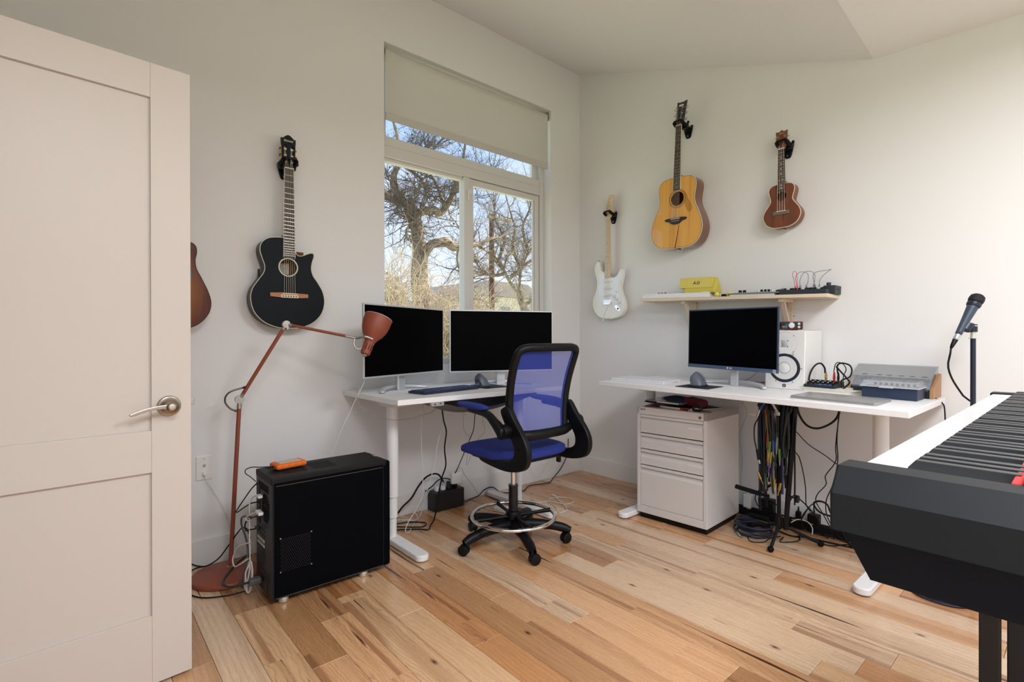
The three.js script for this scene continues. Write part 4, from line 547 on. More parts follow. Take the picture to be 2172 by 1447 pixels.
// ---- natural dreadnought
{
  const D = 0.108, half = [[0, 0], [0.07, 0.0015], [0.13, 0.012], [0.175, 0.05], [0.198, 0.11], [0.1965, 0.165], [0.172, 0.235], [0.148, 0.285], [0.137, 0.325], [0.1385, 0.37], [0.145, 0.415], [0.140, 0.455], [0.115, 0.484], [0.07, 0.495], [0, 0.497]];
  const gloss = { clearcoat: 1, clearcoatRoughness: 0.03 };
  const g = flatTop('acoustic_guitar', 'natural honey topped acoustic guitar hanging above the wooden shelf', 'guitar', half, { pos: [1.0, 1.778, 0.018], depth: D, hole: [0.006, 0.345, 0.05], top: M(0xffffff, 0.35, { map: spruce, ...gloss }), side: M(0xffffff, 0.35, { map: mahog, ...gloss }), binding: mIvory, backBinding: true, rosette: [[0.056, 0.002], [0.0615, 0.0035], [0.0665, 0.0015]], rosetteMat: M(0x6d5636, 0.4) });
  g.rotation.z = -2.2 * Math.PI / 180;
  part(g, 'rim_line', new THREE.TubeGeometry(new THREE.CatmullRomCurve3(inset(smooth(mirror(half), 140), 0.0035).map(p => V(p[0], p[1], D)), true), 220, 0.001, 5, true), M(0x2a1a10, 0.4));
  const y0 = 0.852, tz = D + 0.012, tn = []; for (let i = 0; i < 6; i++) { const s = i < 3 ? -1 : 1, k = i < 3 ? i : 5 - i; tn.push([s * 0.02, y0 + 0.042 + k * 0.042, D - 0.004 - k * 0.004 + 0.008]); }
  neckParts(g, { nut: y0, end: 0.405, z: D + 0.0005, wn: 0.043, we: 0.055, frets: 20, scale: 0.65, bridgeY: 0.203, strings: 6, sw: 0.036, bw: 0.053, board: mEbony, neckMat: M(0xffffff, 0.4, { map: mahog }), heel: 0.455, bz: D + 0.012, tuners: tn, binding: true, dots: true });
  part(g, 'heel', ext([[-0.022, 0.44], [0.022, 0.44], [0.024, 0.51], [-0.024, 0.51]], 0.08, 0.008).translate(0, 0, D - 0.085), M(0xffffff, 0.4, { map: mahog }));
  const br = part(g, 'bridge', ext(smooth([[-0.082, 0.207], [-0.077, 0.193], [-0.05, 0.186], [-0.028, 0.17], [0, 0.165], [0.028, 0.17], [0.05, 0.186], [0.077, 0.193], [0.082, 0.207], [0.045, 0.212], [0, 0.212], [-0.045, 0.212]], 70), 0.009, 0.002).translate(0, 0, D), M(0x2e2028, 0.4));
  part(br, 'saddle', box(0.072, 0.004, 0.005, 0, 0.204, D + 0.011, 0.001), mIvory); for (let i = 0; i < 6; i++) part(br, 'bridge_pin', ball(0.003, (i / 5 - 0.5) * 0.055, 0.19, D + 0.0095, 1, 1, 0.7, 8), mIvory);
  part(g, 'pickguard', ext(smooth([[0.055, 0.345], [0.06, 0.32], [0.07, 0.28], [0.095, 0.24], [0.118, 0.25], [0.118, 0.285], [0.09, 0.33], [0.075, 0.37], [0.06, 0.39], [0.048, 0.385]], 60), 0.0008).translate(0, 0, D), M(0xe0aa52, 0.15, { transparent: true, opacity: 0.12, clearcoat: 1 }));
  const hd = part(g, 'headstock', ext([[-0.021, y0 + 0.004], [0.021, y0 + 0.004], [0.029, y0 + 0.03], [0.036, y0 + 0.182], [0.012, y0 + 0.174], [0, y0 + 0.176], [-0.012, y0 + 0.174], [-0.036, y0 + 0.182], [-0.029, y0 + 0.03]], 0.014, 0.0015).translate(0, 0, D - 0.014).applyMatrix4(new THREE.Matrix4().makeTranslation(0, y0, D).multiply(new THREE.Matrix4().makeRotationX(-0.16)).multiply(new THREE.Matrix4().makeTranslation(0, -y0, -D))), M(0x0a0908, 0.25, { clearcoat: 1 }));
  part(hd, 'logo', box(0.034, 0.011, 0.0008, 0, y0 + 0.148, D - 0.0215, 0), M(0xe9e6de, 0.4)); hd.children[0].rotation.x = 0;
  for (const t of tn) tuner(g, t[0], t[1], t[2] - 0.004, Math.sign(t[0]), mNickel);
  part(g, 'strap_jack', [cyl(0.007, 0.014, 0.02, -0.006, D / 2 - 0.005, 16, 'y')], mNickel);
  hanger('black wall hanger holding the natural acoustic guitar', [1.035, 2.622, 0], 0, 0.098, 0.038);
}
// ---- ukulele
{
  const D = 0.068, half = [[0, 0], [0.045, 0.003], [0.086, 0.025], [0.107, 0.068], [0.1, 0.105], [0.076, 0.14], [0.064, 0.16], [0.063, 0.178], [0.071, 0.21], [0.073, 0.235], [0.06, 0.257], [0.03, 0.265], [0, 0.266]];
  const wood = M(0xffffff, 0.45, { map: mahog, clearcoat: 0.4, clearcoatRoughness: 0.25 });
  const g = flatTop('ukulele', 'small brown ukulele hanging at the right of the acoustic guitar', 'ukulele', half, { pos: [1.694, 1.812, 0.016], depth: D, hole: [0, 0.19, 0.028], top: wood, side: wood, binding: M(0xe6d5b8, 0.4), backBinding: true });
  const y0 = 0.474, tn = [[-0.019, y0 + 0.045, D], [-0.02, y0 + 0.077, D - 0.004], [0.02, y0 + 0.077, D - 0.004], [0.019, y0 + 0.045, D]];
  neckParts(g, { nut: y0, end: 0.223, z: D + 0.0004, wn: 0.037, we: 0.045, frets: 19, scale: 0.385, bridgeY: 0.098, strings: 4, sw: 0.029, bw: 0.042, board: mRosew, neckMat: wood, heel: 0.25, bz: D + 0.008, tuners: tn, dots: true, sr: 0.0009, stringMat: M(0xded8cc, 0.4) });
  part(g, 'heel', ext([[-0.018, 0.24], [0.018, 0.24], [0.02, 0.28], [-0.02, 0.28]], 0.05, 0.006).translate(0, 0, D - 0.053), wood);
  const br = part(g, 'bridge', [box(0.092, 0.022, 0.007, 0, 0.09, D + 0.0035, 0.0015)], M(0x6d6a58, 0.4)); part(br, 'saddle', box(0.056, 0.004, 0.004, 0, 0.099, D + 0.008, 0.001), mIvory);
  const hd = part(g, 'headstock', ext([[-0.018, y0 + 0.003], [0.018, y0 + 0.003], [0.029, y0 + 0.03], [0.033, y0 + 0.112], [0.014, y0 + 0.108], [0, y0 + 0.118], [-0.014, y0 + 0.108], [-0.033, y0 + 0.112], [-0.029, y0 + 0.03]], 0.012, 0.0015).translate(0, 0, D - 0.013), wood);
  part(hd, 'logo', [ext(smooth([[-0.017, y0 + 0.094], [-0.008, y0 + 0.1], [0.003, y0 + 0.102], [0.017, y0 + 0.1], [0.01, y0 + 0.096], [-0.006, y0 + 0.092]], 30), 0.0006).translate(0, 0, D - 0.0008)], mGold);
  for (const t of tn) tuner(g, t[0], t[1], D - 0.001, Math.sign(t[0]), mNickel, M(0xe8e2d4, 0.3));
  hanger('black wall hanger holding the brown ukulele', [1.702, 2.298, 0], 0, 0.058, 0.034);
}
// ---- white electric guitar
{
  const pts = smooth([[0.0, 0.0], [-0.055, 0.005], [-0.105, 0.026], [-0.145, 0.068], [-0.164, 0.118], [-0.157, 0.17], [-0.132, 0.225], [-0.117, 0.27], [-0.117, 0.32], [-0.134, 0.37], [-0.145, 0.41], [-0.138, 0.45], [-0.113, 0.472], [-0.092, 0.466], [-0.084, 0.435], [-0.070, 0.4], [-0.044, 0.384], [-0.028, 0.38], [0.028, 0.337], [0.05, 0.332], [0.085, 0.345], [0.108, 0.378], [0.122, 0.394], [0.135, 0.385], [0.141, 0.35], [0.131, 0.3], [0.121, 0.255], [0.128, 0.21], [0.15, 0.16], [0.163, 0.11], [0.157, 0.06], [0.125, 0.02], [0.06, 0.001]], 170);
  const D = 0.043, gl = { clearcoat: 1, clearcoatRoughness: 0.06 };
  const g = thing('electric_guitar', 'white electric guitar with maple neck near the room corner', 'guitar', [0.356, 1.302, 0.02]); g.rotation.z = -0.35 * Math.PI / 180;
  part(g, 'body', ext(pts, D, 0.007, [], 4), M(0xefece2, 0.3, gl));
  const pg = smooth([[-0.09, 0.36], [-0.06, 0.37], [-0.03, 0.365], [0.03, 0.33], [0.06, 0.325], [0.09, 0.338], [0.115, 0.372], [0.127, 0.37], [0.126, 0.34], [0.112, 0.29], [0.105, 0.25], [0.112, 0.2], [0.135, 0.14], [0.138, 0.11], [0.12, 0.105], [0.09, 0.118], [0.05, 0.128], [-0.06, 0.128], [-0.085, 0.17], [-0.095, 0.24], [-0.088, 0.3]], 120);
  part(g, 'pickguard', ext(pg, 0.0024, 0.0006).translate(0, 0, D), M(0xeff2f3, 0.25, gl));
  for (const [y, a] of [[0.3, 0], [0.243, 0], [0.19, 0.12]]) { const p = part(g, 'pickup', ext(rrect(-0.042, -0.009, 0.042, 0.009, 0.009), 0.005, 0.0015).rotateZ(a).translate(0, y, D + 0.0024), M(0xf3f1ea, 0.35)); part(p, 'pole_pieces', Array.from({ length: 6 }, (_, i) => cyl(0.0026, 0.0012, (i / 5 - 0.5) * 0.052, y + (i / 5 - 0.5) * 0.052 * a, D + 0.0078, 10, 'z')), mNickel); for (const s of [-1, 1]) part(p, 'screw', cyl(0.002, 0.001, s * 0.047, y + s * 0.047 * a, D + 0.003, 8, 'z'), mSteel); }
  for (const [x, y] of [[0.07, 0.178], [0.096, 0.155], [0.118, 0.128]]) part(g, 'knob', lathe([[0, 0], [0.0125, 0], [0.012, 0.004], [0.009, 0.012], [0, 0.013]], 22).rotateX(Math.PI / 2).translate(x, y, D + 0.0024), M(0xe9e8e2, 0.35));
  part(g, 'switch', [box(0.026, 0.003, 0.001, 0.085, 0.214, D + 0.003, 0).rotateZ(0.0), bar([0.086, 0.214, D], [0.09, 0.211, D + 0.014], 0.003, 0.004, 10)], M(0xd9d8d2, 0.4));
  const br = part(g, 'bridge', [box(0.078, 0.036, 0.004, 0, 0.138, D + 0.004, 0.001), box(0.074, 0.012, 0.011, 0, 0.121, D + 0.007, 0.002)], mChrome); for (let i = 0; i < 6; i++) part(br, 'saddle', box(0.0095, 0.02, 0.006, (i / 5 - 0.5) * 0.056, 0.145, D + 0.008, 0.001), mChrome);
  part(br, 'tremolo_arm', tube([[0.035, 0.135, D + 0.008], [0.02, 0.1, D + 0.02], [-0.005, 0.05, D + 0.026], [-0.028, -0.008, D + 0.024]], 0.0022, 24, 8), mChrome); part(br, 'arm_tip', bar([-0.026, 0.0, D + 0.0242], [-0.032, -0.02, D + 0.0235], 0.0035, 0.0035, 8), M(0xefece4, 0.4));
  const jk = part(g, 'jack_plate', ext(smooth([[-0.034, -0.002], [-0.02, -0.015], [0.014, -0.014], [0.036, 0], [0.014, 0.014], [-0.02, 0.014]], 40), 0.003, 0.001).rotateZ(-0.75).translate(0.098, 0.083, D), mChrome); part(jk, 'jack_socket', [cyl(0.007, 0.002, 0.102, 0.078, D + 0.0035, 16, 'z')], mRubber);
  for (const [x, y] of [[-0.113, 0.474], [0.012, -0.004]]) part(g, 'strap_button', lathe([[0, 0], [0.007, 0], [0.004, 0.006], [0.007, 0.012], [0, 0.013]], 14).rotateX(y > 0 ? 0 : Math.PI).translate(x, y, D / 2), mNickel);
  const y0 = 0.814, tn = Array.from({ length: 6 }, (_, i) => [-0.021 + i * 0.0075, y0 + 0.035 + i * 0.0235, D + 0.004]);
  neckParts(g, { nut: y0, end: 0.329, z: D + 0.001, wn: 0.042, we: 0.056, frets: 22, scale: 0.648, bridgeY: 0.155, strings: 6, sw: 0.035, bw: 0.054, board: mMaple, neckMat: mMaple, heel: 0.345, bz: D + 0.011, tuners: tn, dots: true, dotMat: mBlackPl });
  const hp = smooth([[-0.021, y0 + 0.004], [-0.03, y0 + 0.022], [-0.035, y0 + 0.034], [-0.022, y0 + 0.085], [-0.008, y0 + 0.15], [0.006, y0 + 0.178], [0.03, y0 + 0.185], [0.052, y0 + 0.17], [0.055, y0 + 0.15], [0.044, y0 + 0.135], [0.038, y0 + 0.12], [0.042, y0 + 0.075], [0.05, y0 + 0.045], [0.035, y0 + 0.022], [0.021, y0 + 0.004]], 80);
  const hd = part(g, 'headstock', ext(hp, 0.014, 0.002).translate(0, 0, D - 0.013), mMaple); part(hd, 'string_tree', cyl(0.005, 0.002, 0.02, y0 + 0.088, D + 0.002, 12, 'z'), mSteel);
  for (const t of tn) tuner(g, t[0], t[1], D + 0.0, -1, mNickel, null, 0.017);
  hanger('black wall hanger holding the white electric guitar', [0.372, 2.128, 0], 0, 0.043, 0.038);
}
// ---- black classical electric with cutaway, on the window wall
{
  const D = 0.078, pts = [[0, 0], [0.06, 0.003], [0.125, 0.03], [0.172, 0.08], [0.19, 0.145], [0.18, 0.205], [0.152, 0.255], [0.128, 0.29], [0.118, 0.325], [0.121, 0.36], [0.131, 0.395], [0.13, 0.412], [0.118, 0.416], [0.095, 0.408], [0.066, 0.395], [0.042, 0.398], [0.03, 0.43], [0.022, 0.482], [-0.04, 0.484], [-0.1, 0.474], [-0.136, 0.445], [-0.145, 0.405], [-0.133, 0.36], [-0.122, 0.325], [-0.127, 0.29], [-0.152, 0.25], [-0.182, 0.2], [-0.19, 0.145], [-0.172, 0.08], [-0.125, 0.03], [-0.06, 0.003]];
  const blk = M(0x070d15, 0.5, { specularIntensity: 0.35 });
  const g = flatTop('acoustic_guitar', 'black cutaway acoustic guitar hanging left of the window', 'guitar', pts, { closed: true, pos: [0.016, 1.2, 2.452], turn: Math.PI / 2, depth: D, hole: [-0.004, 0.327, 0.043], top: blk, side: M(0x1d2226, 0.4, { specularIntensity: 0.8 }), binding: M(0xd9d2b4, 0.4), rosette: [[0.0475, 0.006]], rosetteMat: M(0xc9cbb4, 0.4) });
  part(g, 'rosette_edge', [[0.0515], [0.0438]].map(([r]) => new THREE.RingGeometry(r - 0.0006, r + 0.0006, 48).translate(-0.004, 0.327, D + 0.0005)), M(0x2a2418, 0.4));
  const lab = tex(64, 64, (u, v) => { const l = (v * 9) % 1 > 0.55 && hash2(Math.floor(u * 26), Math.floor(v * 9), 7) > 0.35 && u > 0.12 && u < 0.88; return l ? [110, 104, 96] : [222, 212, 190]; }); part(g, 'sound_hole_label', new THREE.PlaneGeometry(0.06, 0.06).translate(-0.01, 0.327, 0.0065), M(0xffffff, 0.8, { map: lab }));
  part(g, 'inner_wood', new THREE.PlaneGeometry(0.2, 0.2).translate(0, 0.327, 0.005), M(0xffffff, 0.7, { map: mahog }));
  const y0 = 0.857, tn = []; for (let i = 0; i < 6; i++) { const s = i < 3 ? -1 : 1, k = i < 3 ? i : 5 - i; tn.push([s * 0.017, y0 + 0.04 + k * 0.034, D - 0.006]); }
  neckParts(g, { nut: y0, end: 0.378, z: D + 0.0005, wn: 0.047, we: 0.06, frets: 22, scale: 0.65, bridgeY: 0.182, strings: 6, sw: 0.039, bw: 0.056, board: mRosew, neckMat: M(0x33261f, 0.4), heel: 0.44, bz: D + 0.01, tuners: tn, binding: true, sr: 0.0008, stringMat: M(0xd9cfb8, 0.45) });
  part(g, 'heel', ext([[-0.024, 0.43], [0.022, 0.43], [0.024, 0.5], [-0.024, 0.5]], 0.06, 0.007).translate(0, 0, D - 0.064), M(0x33261f, 0.4));
  const br = part(g, 'bridge', ext([[-0.098, 0.166], [-0.045, 0.162], [0.045, 0.162], [0.098, 0.166], [0.098, 0.186], [0.045, 0.189], [-0.045, 0.189], [-0.098, 0.186]], 0.009, 0.002).translate(0, 0, D), M(0xb0764a, 0.45)); part(br, 'saddle', box(0.078, 0.004, 0.004, 0, 0.184, D + 0.0105, 0.001), mIvory); part(br, 'tie_block', [box(0.088, 0.016, 0.002, 0, 0.17, D + 0.0095, 0.0005)], mIvory);
  part(br, 'tie_hole', Array.from({ length: 6 }, (_, i) => box(0.008, 0.009, 0.001, (i / 5 - 0.5) * 0.068, 0.17, D + 0.0108, 0)), M(0x8d5c38, 0.5));
  const slots = [[-0.017], [0.017]].map(([x]) => rrect(x - 0.0085, y0 + 0.026, x + 0.0085, y0 + 0.128, 0.0084).reverse());
  const hd = part(g, 'headstock', ext(smooth([[-0.026, y0 + 0.004], [-0.029, y0 + 0.02], [-0.033, y0 + 0.09], [-0.0375, y0 + 0.16], [-0.030, y0 + 0.163], [-0.020, y0 + 0.172], [-0.006, y0 + 0.182], [0.006, y0 + 0.182], [0.020, y0 + 0.172], [0.03, y0 + 0.163], [0.0375, y0 + 0.16], [0.033, y0 + 0.09], [0.029, y0 + 0.02], [0.026, y0 + 0.004]], 90), 0.018, 0.0012, slots).translate(0, 0, D - 0.02), M(0x080f15, 0.45, { specularIntensity: 0.5 }));
  part(hd, 'logo', text('Ibanez', 0.011, 0.0006).applyMatrix4(new THREE.Matrix4().makeShear(0, 0, 0.3, 0, 0, 0)).translate(0, y0 + 0.152, D - 0.002), M(0xd9cfae, 0.4));
  for (const x of [-0.017, 0.017]) part(g, 'string_roller', Array.from({ length: 3 }, (_, k) => cyl(0.0055, 0.022, x, y0 + 0.04 + k * 0.034, D - 0.01, 14, 'x')), mIvory);
  part(g, 'head_slot_back', [box(0.018, 0.1, 0.002, -0.017, y0 + 0.077, D - 0.0205, 0), box(0.018, 0.1, 0.002, 0.017, y0 + 0.077, D - 0.0205, 0)], M(0x9d968c, 0.6));
  for (const s of [-1, 1]) { part(g, 'tuner_plate', box(0.002, 0.1, 0.012, s * 0.0365, y0 + 0.075, D - 0.012, 0.0005), mGold); for (let k = 0; k < 3; k++) { const t = part(g, 'tuner', [bar([s * 0.036, y0 + 0.04 + k * 0.034, D - 0.016], [s * 0.042, y0 + 0.04 + k * 0.034, D - 0.03], 0.003, 0.003, 8), cyl(0.005, 0.006, s * 0.04, y0 + 0.04 + k * 0.034, D - 0.015, 12, 'x')], M(0x2a2418, 0.4)); part(t, 'knob', ball(1, s * 0.043, y0 + 0.04 + k * 0.034, D - 0.037, 0.004, 0.008, 0.01, 10), M(0xd6d6d0, 0.3)); } }
  part(g, 'preamp', [box(0.006, 0.075, 0.03, -0.143, 0.272, 0.045, 0.003).applyMatrix4(new THREE.Matrix4())], mBlackPl).rotation.z = 0;
  hanger('black wall hanger holding the black acoustic guitar', [0, 2.072, 2.452], Math.PI / 2, 0.07, 0.044);
}
// ---- sunburst guitar half hidden by the door
{
  const burst = tex(256, 256, (u, v) => { const x = (u - 0.5) * 0.5, y = (v - 0.35) * 0.62; const d = Math.hypot(x / 0.17, y / 0.23), n = fbm(u * 60, v * 5, 260, 3) - 0.5; const k = Math.max(0, Math.min(1, (d - 0.42) / 0.55)); return [168 - 74 * k + 18 * n, 112 - 68 * k + 14 * n, 44 - 20 * k + 8 * n]; });
  const half = [[0, 0], [0.07, 0.004], [0.125, 0.028], [0.165, 0.075], [0.178, 0.13], [0.166, 0.185], [0.14, 0.245], [0.117, 0.295], [0.112, 0.335], [0.118, 0.37], [0.115, 0.4], [0.095, 0.418], [0.05, 0.425], [0, 0.426]];
  const D = 0.085, g = flatTop('acoustic_guitar', 'sunburst brown guitar half hidden behind the open door', 'guitar', half, { pos: [0.016, 1.186, 3.0], turn: Math.PI / 2, depth: D, hole: [0, 0.3, 0.04], top: M(0xffffff, 0.4, { map: burst, specularIntensity: 0.5 }), side: M(0x4a2010, 0.35, { clearcoat: 0.6 }), binding: M(0x2a140c, 0.4) });
  const top = g.children[0].geometry; planarUV(top, 2, 1 / 0.62, 0.5, 0.05);
  part(g, 'pickguard', ext(smooth([[0.04, 0.33], [0.06, 0.34], [0.094, 0.3], [0.1, 0.26], [0.092, 0.225], [0.06, 0.22], [0.045, 0.26]], 40), 0.002, 0.0005).translate(0, 0, D), M(0x10151c, 0.2, { clearcoat: 1 }));
  const tn = []; for (let i = 0; i < 6; i++) { const s = i < 3 ? -1 : 1, k = i < 3 ? i : 5 - i; tn.push([s * 0.02, 0.82 + k * 0.04, D + 0.004]); }
  neckParts(g, { nut: 0.78, end: 0.35, z: D + 0.0005, wn: 0.043, we: 0.055, frets: 20, scale: 0.62, bridgeY: 0.15, strings: 6, sw: 0.036, bw: 0.053, board: mRosew, neckMat: M(0x4a2010, 0.4), heel: 0.4, bz: D + 0.01, tuners: tn });
  part(g, 'headstock', ext([[-0.021, 0.784], [0.021, 0.784], [0.035, 0.82], [0.035, 0.94], [-0.035, 0.94], [-0.035, 0.82]], 0.014, 0.002).translate(0, 0, D - 0.012), M(0x1a0d08, 0.3));
  part(g, 'bridge', box(0.16, 0.03, 0.008, 0, 0.145, D + 0.004, 0.002), mRosew);
}
// ------------------------------------------------------------------ monitors
function monitor(label, pos, turn, o) { // base = foot of the stand; the screen faces +z
  const m = thing('monitor', label, 'monitor', pos, turn), { w, h, b, zs, chin, side, bez, stand, group } = o;
  part(m, 'housing', box(w, h, 0.012, 0, b + h / 2, zs, 0.003), side);
  part(m, 'rear_cover', [box(w * 0.62, h * 0.55, 0.035, 0, b + h * 0.42, zs - 0.02, 0.012, 3)], stand);
  part(m, 'screen', box(w - 2 * bez, h - bez - chin, 0.002, 0, b + chin + (h - bez - chin) / 2, zs + 0.0058, 0), mScreen);
  if (chin > 0.012) { part(m, 'chin', box(w - 0.001, chin - 0.002, 0.003, 0, b + chin / 2, zs + 0.006, 0.001), o.chinMat);
    part(m, 'logo', [text('LG', 0.0105, 0.0006).translate(0.012, b + chin / 2, zs + 0.0076), new THREE.RingGeometry(0.0042, 0.0058, 24).translate(-0.009, b + chin / 2, zs + 0.0079), cyl(0.0042, 0.0004, -0.009, b + chin / 2, zs + 0.0077, 20, 'z')], M(0xe9ecef, 0.4));
    part(m, 'sticker', box(0.016, 0.02, 0.0008, w / 2 - 0.018, b + chin / 2, zs + 0.0078, 0), M(0xb9bfc6, 0.5)); part(m, 'sticker_print', [box(0.007, 0.003, 0.0004, w / 2 - 0.018, b + chin / 2 + 0.004, zs + 0.0084, 0), box(0.007, 0.003, 0.0004, w / 2 - 0.018, b + chin / 2 - 0.003, zs + 0.0084, 0)], mDarkGrey); }
  const nk = part(m, 'stand_neck', [box(o.neckW, b + 0.11, 0.016, 0, (b + 0.11) / 2, zs - 0.058 + 0.012, 0.006, 3)], stand);
  const R = o.footR, sp = o.footA, arc = []; for (let i = 0; i <= 20; i++) { const a = (-sp + 2 * sp * i / 20); const e = Math.pow(Math.abs(i - 10) / 10, 2); arc.push([Math.sin(a) * R, 0.004 + 0.012 * (1 - e) + 0.003, o.footZ + R - Math.cos(a) * R]); }
  const fg = new THREE.TubeGeometry(curve(arc), 60, 1, 12, false), fp = fg.attributes.position, q = V(0, 0, 0), c = curve(arc);
  for (let i = 0; i <= 60; i++) { c.getPointAt(i / 60, q); const th = 0.009 * (0.7 + 0.5 * Math.sin(Math.PI * i / 60)), wd = o.footW * (0.75 + 0.25 * Math.sin(Math.PI * i / 60)); const t = c.getTangentAt(i / 60), nx = t.z, nz = -t.x; for (let j = 0; j <= 12; j++) { const a = j / 12 * 2 * Math.PI, k = i * 13 + j; const cc = Math.sign(Math.cos(a)) * Math.pow(Math.abs(Math.cos(a)), 0.5) * wd, ss = Math.sign(Math.sin(a)) * Math.pow(Math.abs(Math.sin(a)), 0.7) * th; fp.setXYZ(k, q.x + nx * cc, Math.max(0.0005, q.y + ss), q.z + nz * cc); } } fg.computeVertexNormals();
  part(m, 'stand_foot', [fg, ...[0, 1].map(k => { const p = arc[k * 20]; return ball(1, p[0], 0.009, p[2], o.footW * 0.8, 0.008, o.footW * 0.8, 12); })], stand);
  return m; }
const alu = M(0xd3d4d6, 0.3, { metalness: 0.55 });
const big = { w: 0.708, h: 0.405, b: 0.092, zs: 0.06, chin: 0.01, bez: 0.008, side: alu, stand: alu, neckW: 0.062, footR: 0.26, footA: 0.86, footZ: -0.04, footW: 0.02 };
monitor('wide black screen behind the red lamp shade, left one under the window', [0.217, DH1, 1.862], 110.5 * Math.PI / 180, big);
monitor('wide black screen partly behind the blue chair, right one under the window', [0.335, DH1, 1.178], 67 * Math.PI / 180, { ...big, h: 0.402, b: 0.09 });
const slate = M(0x2f3a4c, 0.4);
{ const m = monitor('slate framed monitor with grey arc stand on the desk under the shelf', [1.532, y2(1.532), 0.335], -11.5 * Math.PI / 180, { w: 0.609, h: 0.364, b: 0.097, zs: 0.06, chin: 0.022, bez: 0.008, side: slate, chinMat: M(0x4a5a78, 0.4), stand: M(0xcfd0d2, 0.38), neckW: 0.05, footR: 0.27, footA: 0.9, footZ: -0.06, footW: 0.017 }); m.rotation.z = TILT2; }
single('paper_sheet', box(0.1, 0.17, 0.004, 0, 0, 0, 0), mWhite, 'white card box standing behind the left monitor stand', 'box').position.set(0.10, DH1 + 0.085, 1.80);

// ------------------------------------------------------------------ keyboard, mice, pads
{
  const navy = M(0x1a2238, 0.5), cap = M(0x39456a, 0.45);
  const k = thing('computer_keyboard', 'low dark keyboard lying at the front of the window desk', 'keyboard', [0.453, DH1, 1.691], Math.PI / 2 + 0.17);
  part(k, 'case', box(0.435, 0.012, 0.14, 0, 0.008, 0, 0.003), navy); part(k, 'rubber_feet', [box(0.03, 0.003, 0.01, -0.19, 0.0015, 0.05, 0), box(0.03, 0.003, 0.01, 0.19, 0.0015, 0.05, 0)], mRubber);
  const cols = 21, keyG = box(0.017, 0.006, 0.0172, 0, 0, 0, 0.0018, 1);
  for (let r = 0; r < 6; r++) { let x = -0.207; while (x < 0.205) { let wd = 1; if (r === 5 && Math.abs(x + 0.085) < 0.012) wd = 5; else if (rnd() < 0.06) wd = 1.5; const g = wd === 1 ? keyG : box(0.0197 * wd - 0.0027, 0.006, 0.0172, 0, 0, 0, 0.0018, 1); if (x + 0.0197 * wd > 0.222) break; const q = part(k, 'key', g, cap); q.position.set(x + 0.0197 * wd / 2, 0.016, -0.052 + r * 0.0208); x += 0.0197 * wd; if (Math.abs(x - 0.088) < 0.01) x += 0.008; } }
  function mouse(label, pos, turn) { const m = thing('vertical_mouse', label, 'mouse', pos, turn);
    const sec = smooth([[-0.03, 0.006], [0.034, 0.006], [0.04, 0.014], [0.035, 0.034], [0.018, 0.062], [-0.006, 0.083], [-0.018, 0.084], [-0.036, 0.066], [-0.029, 0.048], [-0.018, 0.034], [-0.026, 0.02]], 44), ns = 14, vtx = [], idx = [];
    for (let i = 0; i <= ns; i++) { const t = i / ns * 2 - 1, sc = Math.sqrt(Math.max(0.02, 1 - Math.pow(Math.abs(t), 3.2))), lift = 1 - 0.22 * Math.max(0, t); for (const q of sec) vtx.push(q[0] * (0.5 + 0.5 * sc), 0.006 + (q[1] - 0.006) * sc * lift, t * 0.052); }
    const nq = sec.length; for (let i = 0; i < ns; i++) for (let j = 0; j < nq; j++) { const a = i * nq + j, b = i * nq + (j + 1) % nq, c = a + nq, d = b + nq; idx.push(a, b, c, b, d, c); } for (const i of [0, ns]) for (let j = 1; j < nq - 1; j++) i ? idx.push(i * nq, i * nq + j, i * nq + j + 1) : idx.push(0, j + 1, j);
    const g = new THREE.BufferGeometry(); g.setAttribute('position', new THREE.Float32BufferAttribute(vtx, 3)); g.setIndex(idx); g.computeVertexNormals();
    part(m, 'shell', g, M(0x565d68, 0.42)); part(m, 'base', [ext(smooth([[-0.036, -0.05], [0.03, -0.055], [0.044, 0], [0.034, 0.052], [-0.03, 0.055], [-0.042, 0]], 50), 0.012, 0.003).rotateX(-Math.PI / 2)], M(0x1d2532, 0.55));
    part(m, 'button_seam', [tube([[0.036, 0.036, -0.03], [0.02, 0.062, -0.026], [0.0, 0.082, -0.02]], 0.0008, 16, 5)], mRubber); return m; }
  const pad = (label, pos, w, d, turn) => { const p = single('mouse_pad', ext(rrect(-w / 2, -d / 2, w / 2, d / 2, 0.012), 0.0025, 0.0006).rotateX(-Math.PI / 2), M(0x23262e, 0.85), label, 'mouse pad'); p.position.set(...pos); p.rotation.y = turn; return p; };
  pad('grey mouse pad on the window desk between the monitors', [0.40, DH1, 1.325], 0.21, 0.22, Math.PI / 2); mouse('upright grey mouse on the pad between the two monitors', [0.405, DH1 + 0.0025, 1.385], Math.PI / 2 - 0.2);
  const p2 = pad('dark mouse pad on the desk under the shelf', [1.43, y2(1.43), 0.577], 0.2, 0.22, 0.08); p2.rotation.z = TILT2;
  mouse('upright grey mouse on the dark pad before the slate monitor', [1.435, y2(1.435) + 0.003, 0.6], 0.1);
  // white dongle behind the pad
  const hub = thing('usb_hub', 'tiny white adapter beside the white laptop', 'adapter', [1.345, y2(1.345), 0.41], 0.1); part(hub, 'shell', box(0.055, 0.011, 0.026, 0, 0.0055, 0, 0.003), mWhiteMetal); part(hub, 'port', [-0.016, 0, 0.016].map(x => box(0.01, 0.004, 0.001, x, 0.006, 0.0132, 0)), M(0x8a8a8c, 0.5));
}
